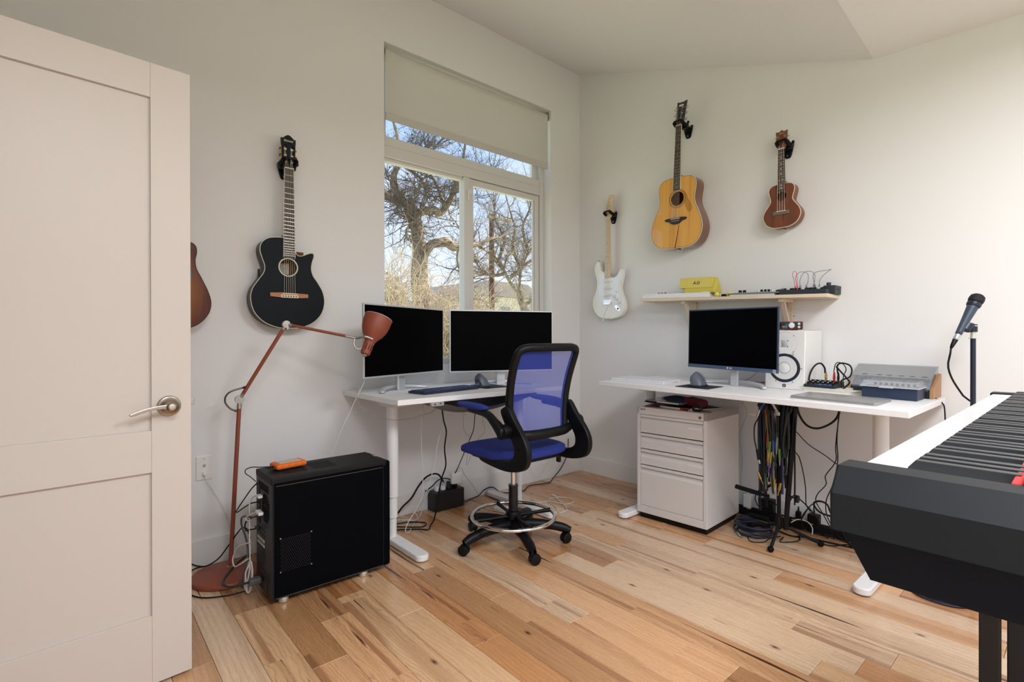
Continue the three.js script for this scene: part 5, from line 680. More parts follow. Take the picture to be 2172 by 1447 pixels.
// ------------------------------------------------------------------ laptops
{
  const lap = (label, pos, turn, w, d, t, m, deco) => { const l = thing('laptop', label, 'laptop', pos, turn); l.rotation.z = TILT2; const base = ext(rrect(-w / 2, -d / 2, w / 2, d / 2, 0.01), t * 0.55, 0.002).rotateX(-Math.PI / 2), lid = ext(rrect(-w / 2, -d / 2, w / 2, d / 2, 0.01), t * 0.42, 0.0015).rotateX(-Math.PI / 2); part(l, 'base', base, m); part(l, 'lid', lid.translate(0, t * 0.58, 0), m); part(l, 'gap', box(w - 0.006, t * 0.1, d - 0.006, 0, t * 0.56, 0, 0), mDarkGrey); deco(l, w, d, t); return l; };
  lap('closed white laptop at the left end of the desk under the shelf', [1.045, y2(1.045), 0.555], 0.13, 0.37, 0.245, 0.019, M(0xe2e2e5, 0.35), (l, w, d, t) => part(l, 'port', [box(0.001, 0.004, 0.012, w / 2 + 0.0002, t * 0.3, -0.06, 0), box(0.001, 0.004, 0.009, w / 2 + 0.0002, t * 0.3, -0.03, 0), cyl(0.002, 0.001, w / 2 + 0.0002, t * 0.3, 0, 10, 'x')], mDarkGrey));
  lap('closed grey laptop lying in front of the covered synthesizers', [2.145, y2(2.145), 0.575], -0.005, 0.352, 0.245, 0.014, M(0xa8a6a6, 0.32, { metalness: 0.6 }), (l, w, d, t) => part(l, 'logo', [-0.009, -0.003, 0.003, 0.009].map((x, i) => box(0.0022, 0.0006, 0.014 + (i % 2) * 0.005, x, t + 0.0001, -0.045, 0).rotateY(0)), M(0x1c1c1e, 0.3)));
}
// ------------------------------------------------------------------ studio monitor speaker and audio interface
{
  const w = 0.21, h = 0.332, d = 0.27, wm = M(0xe6e4df, 0.5), wc = M(0xdcdad6, 0.55);
  const X = 1.785, Z = 0.158; const s = thing('studio_speaker', 'white studio loudspeaker with black rimmed woofer behind the monitor', 'speaker', [X, y2(X), Z], 0.02); s.rotation.z = TILT2;
  part(s, 'cabinet', box(w, h, d, 0, h / 2, 0, 0.006, 3), wm);
  const f = d / 2;
  const wf = part(s, 'woofer', lathe([[0.082, 0], [0.082, 0.001], [0.0795, 0.003], [0.0705, 0.004], [0.0665, 0.001], [0.0655, -0.001]], 56).rotateX(Math.PI / 2).translate(0, 0.121, f), M(0x141c2a, 0.6));
  part(wf, 'cone', lathe([[0.0655, 0.0005], [0.045, -0.0], [0.032, 0.0006]], 56).rotateX(Math.PI / 2).translate(0, 0.121, f + 0.0012), wc); part(wf, 'dust_cap', lathe([[0.031, 0], [0.02, 0.004], [0, 0.006]], 40).rotateX(Math.PI / 2).translate(0, 0.121, f + 0.0018), M(0xe3e1dc, 0.5)); part(wf, 'cap_ring', torus(0.0315, 0.0009, 0, 0.121, f + 0.0022, 'z', 6, 48), M(0x55585c, 0.5)); part(wf, 'trim_ring', torus(0.094, 0.0006, 0, 0.121, f + 0.0002, 'z', 5, 64), M(0xc4c2bd, 0.5));
  const tw = part(s, 'tweeter', [lathe([[0.065, 0.0], [0.064, 0.002], [0.035, 0.001], [0.024, -0.0005], [0.019, 0.0005]], 48).rotateX(Math.PI / 2).translate(0, 0.258, f)], wm); part(tw, 'grille', lathe([[0.0185, 0], [0.014, 0.004], [0, 0.006]], 36).rotateX(Math.PI / 2).translate(0, 0.258, f + 0.001), M(0xb9b9ba, 0.6)); part(tw, 'plate_edge', torus(0.0655, 0.0007, 0, 0.258, f + 0.0005, 'z', 5, 64), M(0xb5b3ae, 0.5));
  const sc = [[0.046, 0.045], [-0.046, 0.045], [0.046, -0.045], [-0.046, -0.045]].map(q => [q[0], 0.258 + q[1]]).concat([[0.016, 0.274], [-0.016, 0.274], [0.016, 0.242], [-0.016, 0.242]], [60, 0, -60, 120, 180, 240].map(a => [Math.cos(a * Math.PI / 180) * 0.0885, 0.121 + Math.sin(a * Math.PI / 180) * 0.0885])); for (const q of sc) part(s, 'screw', cyl(0.0033, 0.002, q[0], q[1], f + 0.0014, 12, 'z'), M(0x9d9482, 0.4, { metalness: 0.5 }));
  part(s, 'emblem', cyl(0.0095, 0.002, 0, 0.021, f + 0.0006, 28, 'z'), M(0x0f1012, 0.4)); part(s, 'emblem_mark', [0, 1, 2].map(k => box(0.0018, 0.011, 0.0006, 0, 0, 0, 0).rotateZ(k * Math.PI / 3).translate(0, 0.021, f + 0.0018)), M(0xc9c9c9, 0.3));
  const ix = 1.758, iy = y2(X) + h + 0.003; const a = thing('audio_interface', 'red and black audio interface lying on the white speaker', 'audio interface', [ix - 0.01, iy, Z + 0.055], 0.36); a.rotation.z = -0.01;
  const aw = 0.205, ah = 0.044, ad = 0.145; part(a, 'shell', [box(aw, ah, ad, 0, ah / 2 + 0.004, 0, 0.003)], M(0xb0182a, 0.4)); part(a, 'front_plate', box(aw - 0.004, ah - 0.003, 0.004, 0, ah / 2 + 0.004, ad / 2 + 0.001, 0.004), M(0x0f141c, 0.4)); const af = ad / 2 + 0.003, ac = ah / 2 + 0.004;
  for (const x of [-0.072, -0.016]) part(a, 'input_socket', [torus(0.0095, 0.0025, x, ac, af, 'z', 8, 28), cyl(0.0045, 0.003, x, ac, af, 16, 'z')], mRubber);
  part(a, 'volume_knob', lathe([[0, 0.012], [0.013, 0.012], [0.0155, 0.009], [0.0165, 0], [0, 0]], 32).rotateX(Math.PI / 2).translate(0.046, ac, af), M(0xd5d6d8, 0.35)); part(a, 'button', [[0.083, 0.009], [0.083, -0.009]].map(q => cyl(0.0068, 0.005, q[0], ac + q[1], af + 0.002, 22, 'z')), M(0xcfcbbf, 0.4)); part(a, 'gain_knob', [-0.045, 0.009].map(x => cyl(0.0062, 0.009, x, ac + 0.011, af + 0.004, 20, 'z')), M(0x15181c, 0.4));
  part(a, 'print', [[-0.045, -0.005, 0.016], [0.008, -0.005, 0.018], [-0.045, -0.013, 0.008], [0.007, -0.013, 0.009], [0.022, 0.006, 0.005], [0.022, -0.004, 0.009], [0.02, -0.013, 0.008], [0.046, 0.018, 0.014]].map(q => box(q[2], 0.0022, 0.0005, q[0], ac + q[1], af + 0.0005, 0)), M(0xc8ccd2, 0.5)); part(a, 'foot', [box(0.024, 0.005, 0.02, -0.06, 0.0015, 0.05, 0), box(0.035, 0.005, 0.02, 0.06, 0.0015, 0.05, 0)], M(0x8d1420, 0.5));
}
// ------------------------------------------------------------------ books, small mixer, covered synthesizers
{
  const bk = (label, y, w, d, h, dx, turn, c) => { const X = 1.99 + dx, b = thing('book', label, 'book', [X, y2(X) + y, 0.225], turn); b.rotation.z = TILT2; part(b, 'cover', [box(w, 0.0015, d, 0, 0.0008, 0, 0), box(w, 0.0015, d, 0, h - 0.0008, 0, 0), box(w, h, 0.0015, 0, h / 2, -d / 2, 0)], M(c, 0.55)); part(b, 'pages', box(w - 0.005, h - 0.003, d - 0.005, 0, h / 2, 0, 0), M(0xe9e3d6, 0.9)); };
  bk('white paperback at the bottom of the pair under the small mixer', 0, 0.235, 0.165, 0.014, 0.02, -0.1, 0xdcd9d0); bk('thin pale book on top of the pair under the small mixer', 0.0145, 0.215, 0.15, 0.010, -0.012, -0.06, 0xe6e3da);
  const X = 1.97, mx = thing('desktop_mixer', 'small dark mixer with white capped knobs on the books', 'mixer', [X, y2(X) + 0.026, 0.235], -0.05); mx.rotation.z = TILT2;
  part(mx, 'case', ext([[0.068, 0], [0.068, 0.012], [-0.066, 0.032], [-0.066, 0]], 0.152, 0.002).rotateY(-Math.PI / 2).translate(0.076, 0, 0), M(0x20242b, 0.45));
  part(mx, 'blue_panel', box(0.07, 0.002, 0.02, 0.02, 0, 0, 0).rotateX(0.148).translate(0, 0.0155, 0.05), M(0x3d62a8, 0.5));
  for (let r = 0; r < 3; r++) for (let c = 0; c < 6; c++) { const x = -0.062 + c * 0.0245, z = 0.044 - r * 0.024 - (r ? 0.008 : 0), y = 0.012 + (0.068 - z) * 0.149; const k = part(mx, 'knob', cyl(0.0055, 0.012, x, y + 0.006, z, 14), mBlackPl); part(k, 'knob_cap', cyl(0.0046, 0.0012, x, y + 0.0126, z, 14), r === 2 ? M(0x8fd08a, 0.5) : c === 5 ? M(0xd04050, 0.5) : M(0xf1ede4, 0.5)); }
  const plug = (p, col, metal, label) => { const g = part(mx, 'jack_plug', [bar([p[0], p[1], p[2]], [p[0], p[1] + 0.018, p[2]], 0.006, 0.0055, 14), bar([p[0], p[1] + 0.018, p[2]], [p[0], p[1] + 0.052, p[2]], 0.0068, 0.004, 14)], col, label); if (metal) part(g, 'plug_collar', [torus(0.006, 0.0018, p[0], p[1] + 0.018, p[2], 'y', 6, 18), torus(0.0058, 0.0018, p[0], p[1] + 0.034, p[2], 'y', 6, 18)], metal); };
  plug([-0.01, 0.027, -0.055], mGold, mGold, 'gold plug'); plug([0.031, 0.027, -0.055], mRed, null, 'red plug'); plug([0.052, 0.027, -0.052], mBlackPl, null);
  // big synthesizer under a clear cover
  const grey = M(0x9c9d9f, 0.35, { transparent: true, opacity: 0.86, clearcoat: 0.3 });
  const sX = 2.245, sy_ = thing('synthesizer', 'knobbed synthesizer with wooden cheeks under a clear dust cover', 'synthesizer', [sX, y2(sX), 0.065], -0.02); sy_.rotation.z = TILT2;
  const prof = [[0.1, 0], [0.1, 0.035], [0.045, 0.062], [-0.05, 0.11], [-0.058, 0.105], [-0.058, 0]]; // z, y
  part(sy_, 'case', ext(prof, 0.335, 0.002).rotateY(-Math.PI / 2).translate(0.1675, 0, 0), M(0x17191d, 0.5));
  part(sy_, 'panel', ext([[0.1, 0.036], [0.045, 0.063], [-0.05, 0.111], [-0.05, 0.1125], [0.046, 0.0645], [0.1, 0.0375]], 0.325).rotateY(-Math.PI / 2).translate(0.1625, 0, 0), M(0x5b666e, 0.5));
  for (const s of [-1, 1]) part(sy_, 'wood_cheek', ext([[0.104, 0], [0.104, 0.04], [0.05, 0.07], [-0.05, 0.118], [-0.062, 0.112], [-0.062, 0]], 0.016, 0.002).rotateY(-Math.PI / 2).translate(s * 0.176 + 0.008, 0, 0), M(0xcbb39a, 0.5, { map: maple }));
  const py = z => 0.064 + (0.045 - z) * 0.505; for (let i = 0; i < 9; i++) for (let j = 0; j < 2; j++) { const x = -0.13 + i * 0.026 + (j ? 0.01 : 0), z = 0.035 - j * 0.038, big2 = (i + j) % 2; const k = part(sy_, 'knob', cyl(big2 ? 0.0105 : 0.006, 0.015, x, py(z) + 0.007, z, 18), mBlackPl); part(k, 'knob_cap', cyl(big2 ? 0.0075 : 0.004, 0.001, x, py(z) + 0.015, z, 16), M(0xe6e4de, 0.5)); }
  for (let i = 0; i < 4; i++) for (let j = 0; j < 5; j++) { const z = 0.04 - j * 0.016; part(sy_, 'button', box(0.0085, 0.004, 0.007, 0.112 + i * 0.0135, py(z) + 0.003, z, 0.001, 1), M(0xb8bcc0, 0.5)); }
  part(sy_, 'panel_print', Array.from({ length: 26 }, (_, i) => { const z = 0.05 - Math.floor(i / 9) * 0.035; return box(0.014, 0.0006, 0.002, -0.14 + (i % 9) * 0.027, py(z) + 0.0012, z, 0).rotateX(0); }), M(0xc9d2d6, 0.5)); 
  const cv = part(sy_, 'dust_cover', [ext([[0.066, 0.094], [0.0655, 0.0965], [-0.03, 0.15], [-0.07, 0.153], [-0.07, 0.151], [-0.03, 0.148]], 0.34).rotateY(-Math.PI / 2).translate(0.17, 0, 0)], grey, 'frosted grey dust cover'); part(cv, 'clear_front', [ext([[0.106, 0.045], [0.1072, 0.045], [0.0668, 0.0965], [0.0655, 0.0955]], 0.34).rotateY(-Math.PI / 2).translate(0.17, 0, 0), ...[-1, 1].map(s => ext([[0.106, 0.045], [0.066, 0.096], [-0.03, 0.15], [-0.07, 0.152], [-0.07, 0.118], [-0.05, 0.118], [0.05, 0.068]], 0.0015).rotateY(-Math.PI / 2).translate(s * 0.17, 0, 0))], M(0xcfd4d8, 0.1, { transparent: true, opacity: 0.2, clearcoat: 1 }));
  part(cv, 'tab', [-0.115, -0.05, -0.005, 0.045, 0.09, 0.14].map(x => box(0.022, 0.0015, 0.006, x, 0.1035, 0.0545, 0)), M(0x6d6e70, 0.5));
  // smaller blue box with its own cover
  const gX = 2.285, gb = thing('groovebox', 'navy drum machine with clear cover in front of the synthesizer', 'drum machine', [gX, y2(gX), 0.265], 0.0); gb.rotation.z = TILT2;
  part(gb, 'case', box(0.222, 0.055, 0.16, 0, 0.0275, 0, 0.004), M(0x1e2c46, 0.5)); part(gb, 'panel', box(0.205, 0.004, 0.145, 0, 0.057, 0, 0.001), M(0x6d6259, 0.5)); for (let i = 0; i < 8; i++) part(gb, 'knob', cyl(0.006, 0.012, -0.08 + i * 0.0228, 0.065, -0.03, 14), mDarkGrey); for (let i = 0; i < 8; i++) part(gb, 'pad', box(0.016, 0.005, 0.016, -0.08 + i * 0.0228, 0.061, 0.035, 0.002), M(0xb5a38f, 0.5));
  const clear = M(0xd6dbe0, 0.12, { transparent: true, opacity: 0.32, clearcoat: 1 }); const fr = (y0, y1, a, b) => { const L = [[-a, -0.084 + (0.118 - a) * 0.5], [a, 0], [b, 0]]; return 0; };
  const shell = []; { const lo = [0.117, 0.086], hi = [0.104, 0.074], pos = []; const C = (r, y) => [[-r[0], y, -r[1]], [r[0], y, -r[1]], [r[0], y, r[1]], [-r[0], y, r[1]]]; const A = C(lo, 0.058), B = C(hi, 0.088); const q = (a, b, c, d) => pos.push(...a, ...b, ...c, ...a, ...c, ...d); for (let i = 0; i < 4; i++) { const j = (i + 1) % 4; q(A[j], A[i], B[i], B[j]); } q(B[3], B[2], B[1], B[0]); const g = new THREE.BufferGeometry(); g.setAttribute('position', new THREE.Float32BufferAttribute(pos, 3)); g.computeVertexNormals(); shell.push(g); }
  const gc = part(gb, 'dust_cover', shell, clear, 'clear plastic cover'); part(gc, 'flange', [box(0.236, 0.004, 0.01, 0, 0.058, 0.085, 0.001), box(0.236, 0.004, 0.01, 0, 0.058, -0.085, 0.001), box(0.01, 0.004, 0.17, 0.114, 0.058, 0, 0.001), box(0.01, 0.004, 0.17, -0.114, 0.058, 0, 0.001)], M(0xb9bfc8, 0.3)); part(gc, 'finger_tab', box(0.06, 0.01, 0.008, -0.01, 0.058, 0.089, 0.003), M(0xb9bfc8, 0.3));
}
// ------------------------------------------------------------------ on the shelf
{
  const on = (x, z) => [x, sy(x), z]; const tilt = o => { o.rotation.z = STILT; return o; };
  const k = tilt(thing('keyboard_controller', 'flat white mini keyboard at the left end of the shelf', 'keyboard', on(1.02, 0.115), 0.0));
  part(k, 'case', [box(0.508, 0.026, 0.13, 0, 0.014, 0, 0.003), box(0.094, 0.008, 0.13, -0.207, 0.031, 0, 0.002), box(0.05, 0.008, 0.13, 0.229, 0.031, 0, 0.002)], M(0xeeeeec, 0.4)); const nk = 15; for (let i = 0; i < nk; i++) part(k, 'white_key', box(0.0235, 0.006, 0.085, -0.15 + i * 0.0246, 0.03, 0.02, 0.001, 1), M(0xf3f2ef, 0.3)); for (let i = 0; i < nk - 1; i++) if (![2, 6, 9, 13].includes(i)) part(k, 'black_key', box(0.012, 0.007, 0.05, -0.1377 + i * 0.0246, 0.036, 0.0, 0.001, 1), M(0xb9bcc0, 0.4));
  for (const x of [-0.18, -0.155, -0.128]) part(k, 'knob', cyl(0.0065, 0.014, x, 0.041, -0.035, 16), mDarkGrey);
  // yellow paper bag with a folded flap and a dark mark
  const yel = M(0xdccb68, 0.75), yel2 = M(0xd0c052, 0.75); const b = tilt(thing('paper_bag', 'yellow folded bag with dark printed mark behind the mini keyboard', 'bag', on(1.185, 0.1), 0.0));
  part(b, 'body', ext(smooth([[0.055, 0.03], [0.056, 0.06], [0.044, 0.1], [0.028, 0.132], [-0.005, 0.1], [-0.035, 0.05], [-0.033, 0.03]], 40), 0.222, 0.006).rotateY(-Math.PI / 2).translate(0.124, 0, 0), yel2); 
  part(b, 'flap', [ext([[0.056, 0.066], [0.058, 0.066], [0.047, 0.134], [-0.02, 0.066], [-0.022, 0.066], [0.046, 0.136]], 0.236).rotateY(-Math.PI / 2).translate(0.1, 0, 0)], yel);
  const fa = Math.atan2(0.011, 0.068); const onFlap = g => g.rotateX(-fa).translate(-0.012, 0.099, 0.0527);
  part(b, 'mark', [onFlap(ext(circ(0.014, 0, 0.0115, 6), 0.0006, 0, [circ(0.014, 0, 0.007, 6)])), onFlap(mergeGeometries([box(0.005, 0.013, 0.0006, 0, 0.0065, 0, 0), box(0.005, 0.015, 0.0006, 0, 0.007, 0, 0).rotateZ(2.1), box(0.005, 0.015, 0.0006, 0, 0.007, 0, 0).rotateZ(-2.1)].map(prep)).translate(-0.012, 0, 0))], M(0x1c1d2c, 0.6));
  // two yellow headed maracas lying head outwards
  for (const [x, z, lb] of [[1.324, 0.16, 'yellow headed maraca lying just right of the white mini keyboard'], [1.398, 0.145, 'yellow headed maraca touching the grey sequencer']]) { const m = tilt(thing('maraca', lb, 'maraca', on(x, z), x > 1.36 ? 0.9 : 0.35)); part(m, 'head', ball(0.0165, 0, 0.0165, 0, 1, 1, 1.15, 22), M(0xe0cc62, 0.5)); part(m, 'handle', bar([0, 0.011, -0.015], [0, 0.009, -0.1], 0.0075, 0.0055, 14), mBlackPl); part(m, 'handle_cap', ball(0.008, 0, 0.009, -0.1), mBlackPl); }
  const bl = tilt(single('cable_adapter', box(0.05, 0.022, 0.04, 0, 0.011, 0, 0.004), mBlackPl, 'small black adapter lying behind the maracas', 'adapter')); bl.position.set(...on(1.35, 0.085));
  const g = tilt(thing('sequencer', 'flat silver grey sequencer at the middle of the shelf', 'sequencer', on(1.556, 0.108), 0.0)); part(g, 'base', box(0.272, 0.012, 0.155, 0, 0.0065, 0, 0.002), M(0xd9d8d8, 0.4)); part(g, 'body', ext([[0.084, 0.013], [0.084, 0.017], [-0.07, 0.033], [-0.07, 0.013]], 0.31, 0.001).rotateY(-Math.PI / 2).translate(0.162, 0, 0), M(0x8f8f93, 0.42, { metalness: 0.4 })); for (const [x, z] of [[-0.09, 0.03], [-0.062, 0.032]]) part(g, 'knob', lathe([[0, 0], [0.012, 0], [0.009, 0.012], [0.011, 0.016], [0, 0.017]], 20).translate(x, 0.022, z), mBlackPl); for (let i = 0; i < 5; i++) part(g, 'knob', cyl(0.0075, 0.013, 0.0 + i * 0.0215, 0.036, -0.02, 16), i === 0 || i === 4 ? M(0xdad8d2, 0.4) : mBlackPl);
  part(g, 'pad_row', Array.from({ length: 8 }, (_, i) => box(0.024, 0.003, 0.014, -0.1 + i * 0.03, 0.021, 0.055, 0.001, 1)), M(0xb5b6b9, 0.5));
  const k2 = tilt(thing('drum_module', 'dark module propped behind the black patch panel', 'drum machine', on(1.765, 0.055), 0.0)); part(k2, 'case', ext([[0.045, 0.02], [0.045, 0.036], [-0.045, 0.05], [-0.045, 0]], 0.2, 0.002).rotateY(-Math.PI / 2).translate(0.1, 0, 0), M(0x252a31, 0.5)); for (let i = 0; i < 4; i++) part(k2, 'knob', cyl(0.005, 0.013, -0.075 + i * 0.035, 0.053, -0.005, 14), M(0xdedbd3, 0.4));
  const k3 = tilt(thing('patch_synthesizer', 'long black patchable synthesizer at the right end of the shelf', 'synthesizer', on(1.842, 0.118), 0.0)); part(k3, 'case', box(0.25, 0.025, 0.125, 0, 0.0135, 0.005, 0.003), M(0x2a3038, 0.45)); part(k3, 'panel', box(0.24, 0.002, 0.115, 0, 0.027, 0.005, 0.0005), M(0x16181c, 0.5));
  for (let i = 0; i < 11; i++) for (let j = 0; j < 2; j++) part(k3, 'knob', cyl(0.0052, 0.011, -0.1 + i * 0.02, 0.033, 0.045 - j * 0.035, 12), (i + j) % 4 === 1 ? M(0xd8d5cf, 0.4) : mBlackPl); 
  const k4 = tilt(thing('drum_module', 'upright black box with one big knob at the right shelf end', 'drum machine', on(1.957, 0.06), 0)); part(k4, 'case', box(0.062, 0.05, 0.1, 0, 0.026, 0, 0.004), M(0x2b2f36, 0.5)); part(k4, 'knob', cyl(0.0115, 0.018, -0.012, 0.06, 0.02, 20), M(0x1d2a44, 0.4)); part(k4, 'socket', [cyl(0.004, 0.002, 0.0312, 0.03, 0.02, 12, 'x'), cyl(0.004, 0.002, 0.0312, 0.03, -0.01, 12, 'x')], mRubber);
  const pc = (label, m, pts) => { const P = pts.map(q => [q[0], sy(q[0]) + q[1], q[2]]); const c = single('patch_cable', tube(P, 0.0015, 40, 6), m, label, 'cable'); for (const e of [P[0], P[P.length - 1]]) part(c, 'plug', bar([e[0], e[1] - 0.016, e[2]], [e[0], e[1] + 0.008, e[2]], 0.0042, 0.003, 10), m); };
  const rd = M(0xd8405a, 0.5), gy = M(0x6c6c72, 0.5);
  pc('red patch cable making a narrow loop above the black synthesizer', rd, [[1.795, 0.045, 0.15], [1.788, 0.09, 0.15], [1.78, 0.118, 0.15], [1.789, 0.138, 0.15], [1.802, 0.125, 0.15], [1.806, 0.085, 0.15], [1.805, 0.045, 0.15]]);
  pc('grey patch cable arching just right of the red one', gy, [[1.801, 0.047, 0.135], [1.79, 0.1, 0.13], [1.808, 0.13, 0.13], [1.835, 0.132, 0.13], [1.855, 0.118, 0.13], [1.857, 0.08, 0.13], [1.849, 0.047, 0.135]]);
  pc('grey patch cable in the middle of the black synthesizer', gy, [[1.821, 0.047, 0.15], [1.822, 0.09, 0.15], [1.843, 0.128, 0.145], [1.875, 0.132, 0.14], [1.896, 0.112, 0.145], [1.898, 0.085, 0.15], [1.892, 0.05, 0.15]]);
  pc('grey patch cable drooping sideways at the right end of the black synthesizer', gy, [[1.893, 0.047, 0.13], [1.884, 0.09, 0.13], [1.886, 0.118, 0.13], [1.91, 0.13, 0.13], [1.96, 0.135, 0.13], [1.975, 0.138, 0.13], [1.945, 0.112, 0.14], [1.925, 0.08, 0.15], [1.921, 0.047, 0.15]]);
}
// ------------------------------------------------------------------ wall plate, power box, adapters
{
  const w = thing('wall_plate', 'white wall plate with a coaxial socket low beside the door', 'outlet', [0, 0.492, 2.837], Math.PI / 2);
  part(w, 'plate', box(0.07, 0.118, 0.006, 0, 0, 0.003, 0.002), M(0xe9e5de, 0.4)); part(w, 'coax_socket', [cyl(0.006, 0.01, 0, 0.014, 0.009, 14, 'z')], mSteel); part(w, 'data_plug', box(0.016, 0.014, 0.018, 0.001, -0.026, 0.013, 0.002), mWhite); part(w, 'plate_print', [box(0.005, 0.005, 0.0004, 0, 0.045, 0.0062, 0), box(0.005, 0.005, 0.0004, 0, -0.045, 0.0062, 0)], M(0x9a958d, 0.5));
  const p = thing('cable_box', 'black power strip box on the floor under the window desk', 'power strip', [0.065, 0, 1.43], Math.PI / 2);
  part(p, 'case', [box(0.235, 0.125, 0.095, 0, 0.0635, 0, 0.006, 3)], M(0x0b0b0d, 0.5));
  for (const [x, m, h] of [[-0.075, mWhite, 0.035], [-0.03, mWhite, 0.028], [0.02, mDarkGrey, 0.05], [0.065, mBlackPl, 0.04]]) part(p, 'plug', [box(0.03, h, 0.03, x, 0.126 + h / 2, 0.005, 0.006, 3)], m);
  const a = thing('power_adapter', 'square white power adapter hanging above the black power box', 'adapter', [0.105, 0.2, 1.375], Math.PI / 2 - 0.25); part(a, 'body', box(0.075, 0.08, 0.03, 0, 0, 0, 0.01, 4), mWhite); part(a, 'prongs', [box(0.012, 0.03, 0.01, -0.03, -0.05, -0.01, 0.002)], mBlackPl);
  const b = thing('power_adapter', 'white brick adapter lying on the floor beside the chair base', 'adapter', [0.37, 0, 1.19], 0.35); part(b, 'body', box(0.1, 0.03, 0.07, 0, 0.015, 0, 0.008, 3), mWhite);
}
// ------------------------------------------------------------------ cables
const cable = (label, r, m, pts, name = 'cable', n = 6) => single(name, tube(pts, r, Math.max(16, pts.length * 6), n), m, label, 'cable');
// around the computer tower and lamp
cable('thin white cable running from the wall plate down behind the lamp', 0.0017, mCableW, [[0.02, 0.466, 2.838], [0.03, 0.44, 2.835], [0.03, 0.40, 2.815], [0.03, 0.32, 2.775], [0.03, 0.23, 2.74], [0.04, 0.12, 2.71], [0.10, 0.02, 2.66], [0.25, 0.008, 2.62]]);
cable('short black cable curling from the orange drive over the tower edge', 0.0021, mCableB, [[0.506, 0.565, 2.665], [0.49, 0.565, 2.70], [0.47, 0.566, 2.73], [0.455, 0.556, 2.752], [0.453, 0.538, 2.752], [0.463, 0.522, 2.735], [0.475, 0.5, 2.716]]);
{ const c = cable('black cable looping out of the tower back above the white plugs', 0.0028, mCableB, [[0.50, 0.50, 2.716], [0.475, 0.47, 2.735], [0.40, 0.405, 2.75], [0.315, 0.337, 2.76], [0.33, 0.335, 2.76], [0.40, 0.37, 2.75], [0.47, 0.405, 2.735], [0.52, 0.42, 2.716]]); }
cable('grey video cable bending sharply from the tower back to the floor', 0.0042, M(0x4a4b4d, 0.5), [[0.56, 0.372, 2.718], [0.50, 0.352, 2.738], [0.42, 0.338, 2.75], [0.365, 0.312, 2.75], [0.37, 0.28, 2.75], [0.41, 0.245, 2.745], [0.445, 0.215, 2.745], [0.47, 0.16, 2.75], [0.45, 0.05, 2.77], [0.43, 0.02, 2.76]]);
{ const c = cable('black cable looping from the middle of the tower back', 0.0033, mCableB, [[0.55, 0.315, 2.718], [0.50, 0.298, 2.735], [0.455, 0.285, 2.745], [0.425, 0.272, 2.745], [0.405, 0.29, 2.745], [0.42, 0.315, 2.74], [0.44, 0.33, 2.725]]); part(c, 'connector', box(0.05, 0.008, 0.012, 0.53, 0.309, 2.724, 0.002), mBlackPl); }
{ const c = cable('white cable hanging down the tower back beside the lamp base', 0.0033, mCableW, [[0.545, 0.452, 2.717], [0.50, 0.442, 2.732], [0.478, 0.41, 2.742], [0.474, 0.36, 2.742], [0.474, 0.30, 2.742], [0.475, 0.24, 2.742], [0.48, 0.2, 2.742], [0.475, 0.12, 2.742], [0.47, 0.06, 2.75]]); part(c, 'connector', box(0.035, 0.012, 0.018, 0.548, 0.452, 2.72, 0.002), mWhite); }
{ const c = cable('white video cable plugged into the tower back', 0.0034, mCableW, [[0.56, 0.385, 2.722], [0.52, 0.375, 2.735], [0.49, 0.36, 2.745], [0.45, 0.34, 2.75], [0.46, 0.33, 2.75], [0.49, 0.335, 2.74]]); part(c, 'connector', box(0.055, 0.014, 0.02, 0.565, 0.386, 2.725, 0.003), mWhite); }
cable('white cable making a wide loop over the lamp base', 0.0036, mCableW, [[0.49, 0.235, 2.74], [0.44, 0.22, 2.75], [0.37, 0.185, 2.765], [0.33, 0.14, 2.775], [0.335, 0.11, 2.78], [0.38, 0.105, 2.78], [0.44, 0.135, 2.77], [0.48, 0.165, 2.75]]);
for (let i = 0; i < 4; i++) cable(['tied white cable bundle beside the tower, strand nearest the wall', 'tied white cable bundle beside the tower, second strand', 'tied white cable bundle beside the tower, third strand', 'tied white cable bundle beside the tower, strand nearest the tower'][i], 0.0034, mCableW, [[0.462 + i * 0.007, 0.145, 2.742], [0.447 + i * 0.009, 0.1, 2.75 + i * 0.003], [0.441 + i * 0.012, 0.05, 2.755], [0.452 + i * 0.01, 0.018, 2.755], [0.472 + i * 0.006, 0.03, 2.742], [0.478 + i * 0.005, 0.1, 2.735], [0.47 + i * 0.006, 0.15, 2.738]]);
cable('black lamp cord circling the front of the rust red base', 0.0032, mCableB, [[0.44, 0.006, 2.745], [0.43, 0.006, 2.82], [0.385, 0.005, 2.90], [0.32, 0.005, 2.94], [0.24, 0.005, 2.952], [0.15, 0.008, 2.945], [0.095, 0.018, 2.92], [0.10, 0.035, 2.885], [0.13, 0.045, 2.845], [0.14, 0.07, 2.80], [0.17, 0.13, 2.765], [0.23, 0.2, 2.74], [0.31, 0.25, 2.735], [0.40, 0.27, 2.735], [0.44, 0.24, 2.73]]);
cable('thin black cord along the skirting behind the door', 0.003, mCableB, [[0.03, 0.05, 3.0], [0.03, 0.045, 2.92], [0.03, 0.016, 2.87], [0.04, 0.006, 2.82], [0.06, 0.005, 2.7]]);
{ const c = cable('thick dark power cord looping from the bottom of the tower', 0.0052, M(0x26302f, 0.5), [[0.52, 0.078, 2.745], [0.485, 0.06, 2.80], [0.43, 0.052, 2.832], [0.37, 0.052, 2.825], [0.315, 0.062, 2.79], [0.30, 0.085, 2.755], [0.34, 0.12, 2.735], [0.40, 0.15, 2.735], [0.44, 0.16, 2.73]]); part(c, 'plug', [box(0.034, 0.028, 0.05, 0.532, 0.08, 2.735, 0.008, 3).applyMatrix4(new THREE.Matrix4())], M(0x4a4d4e, 0.5)); }
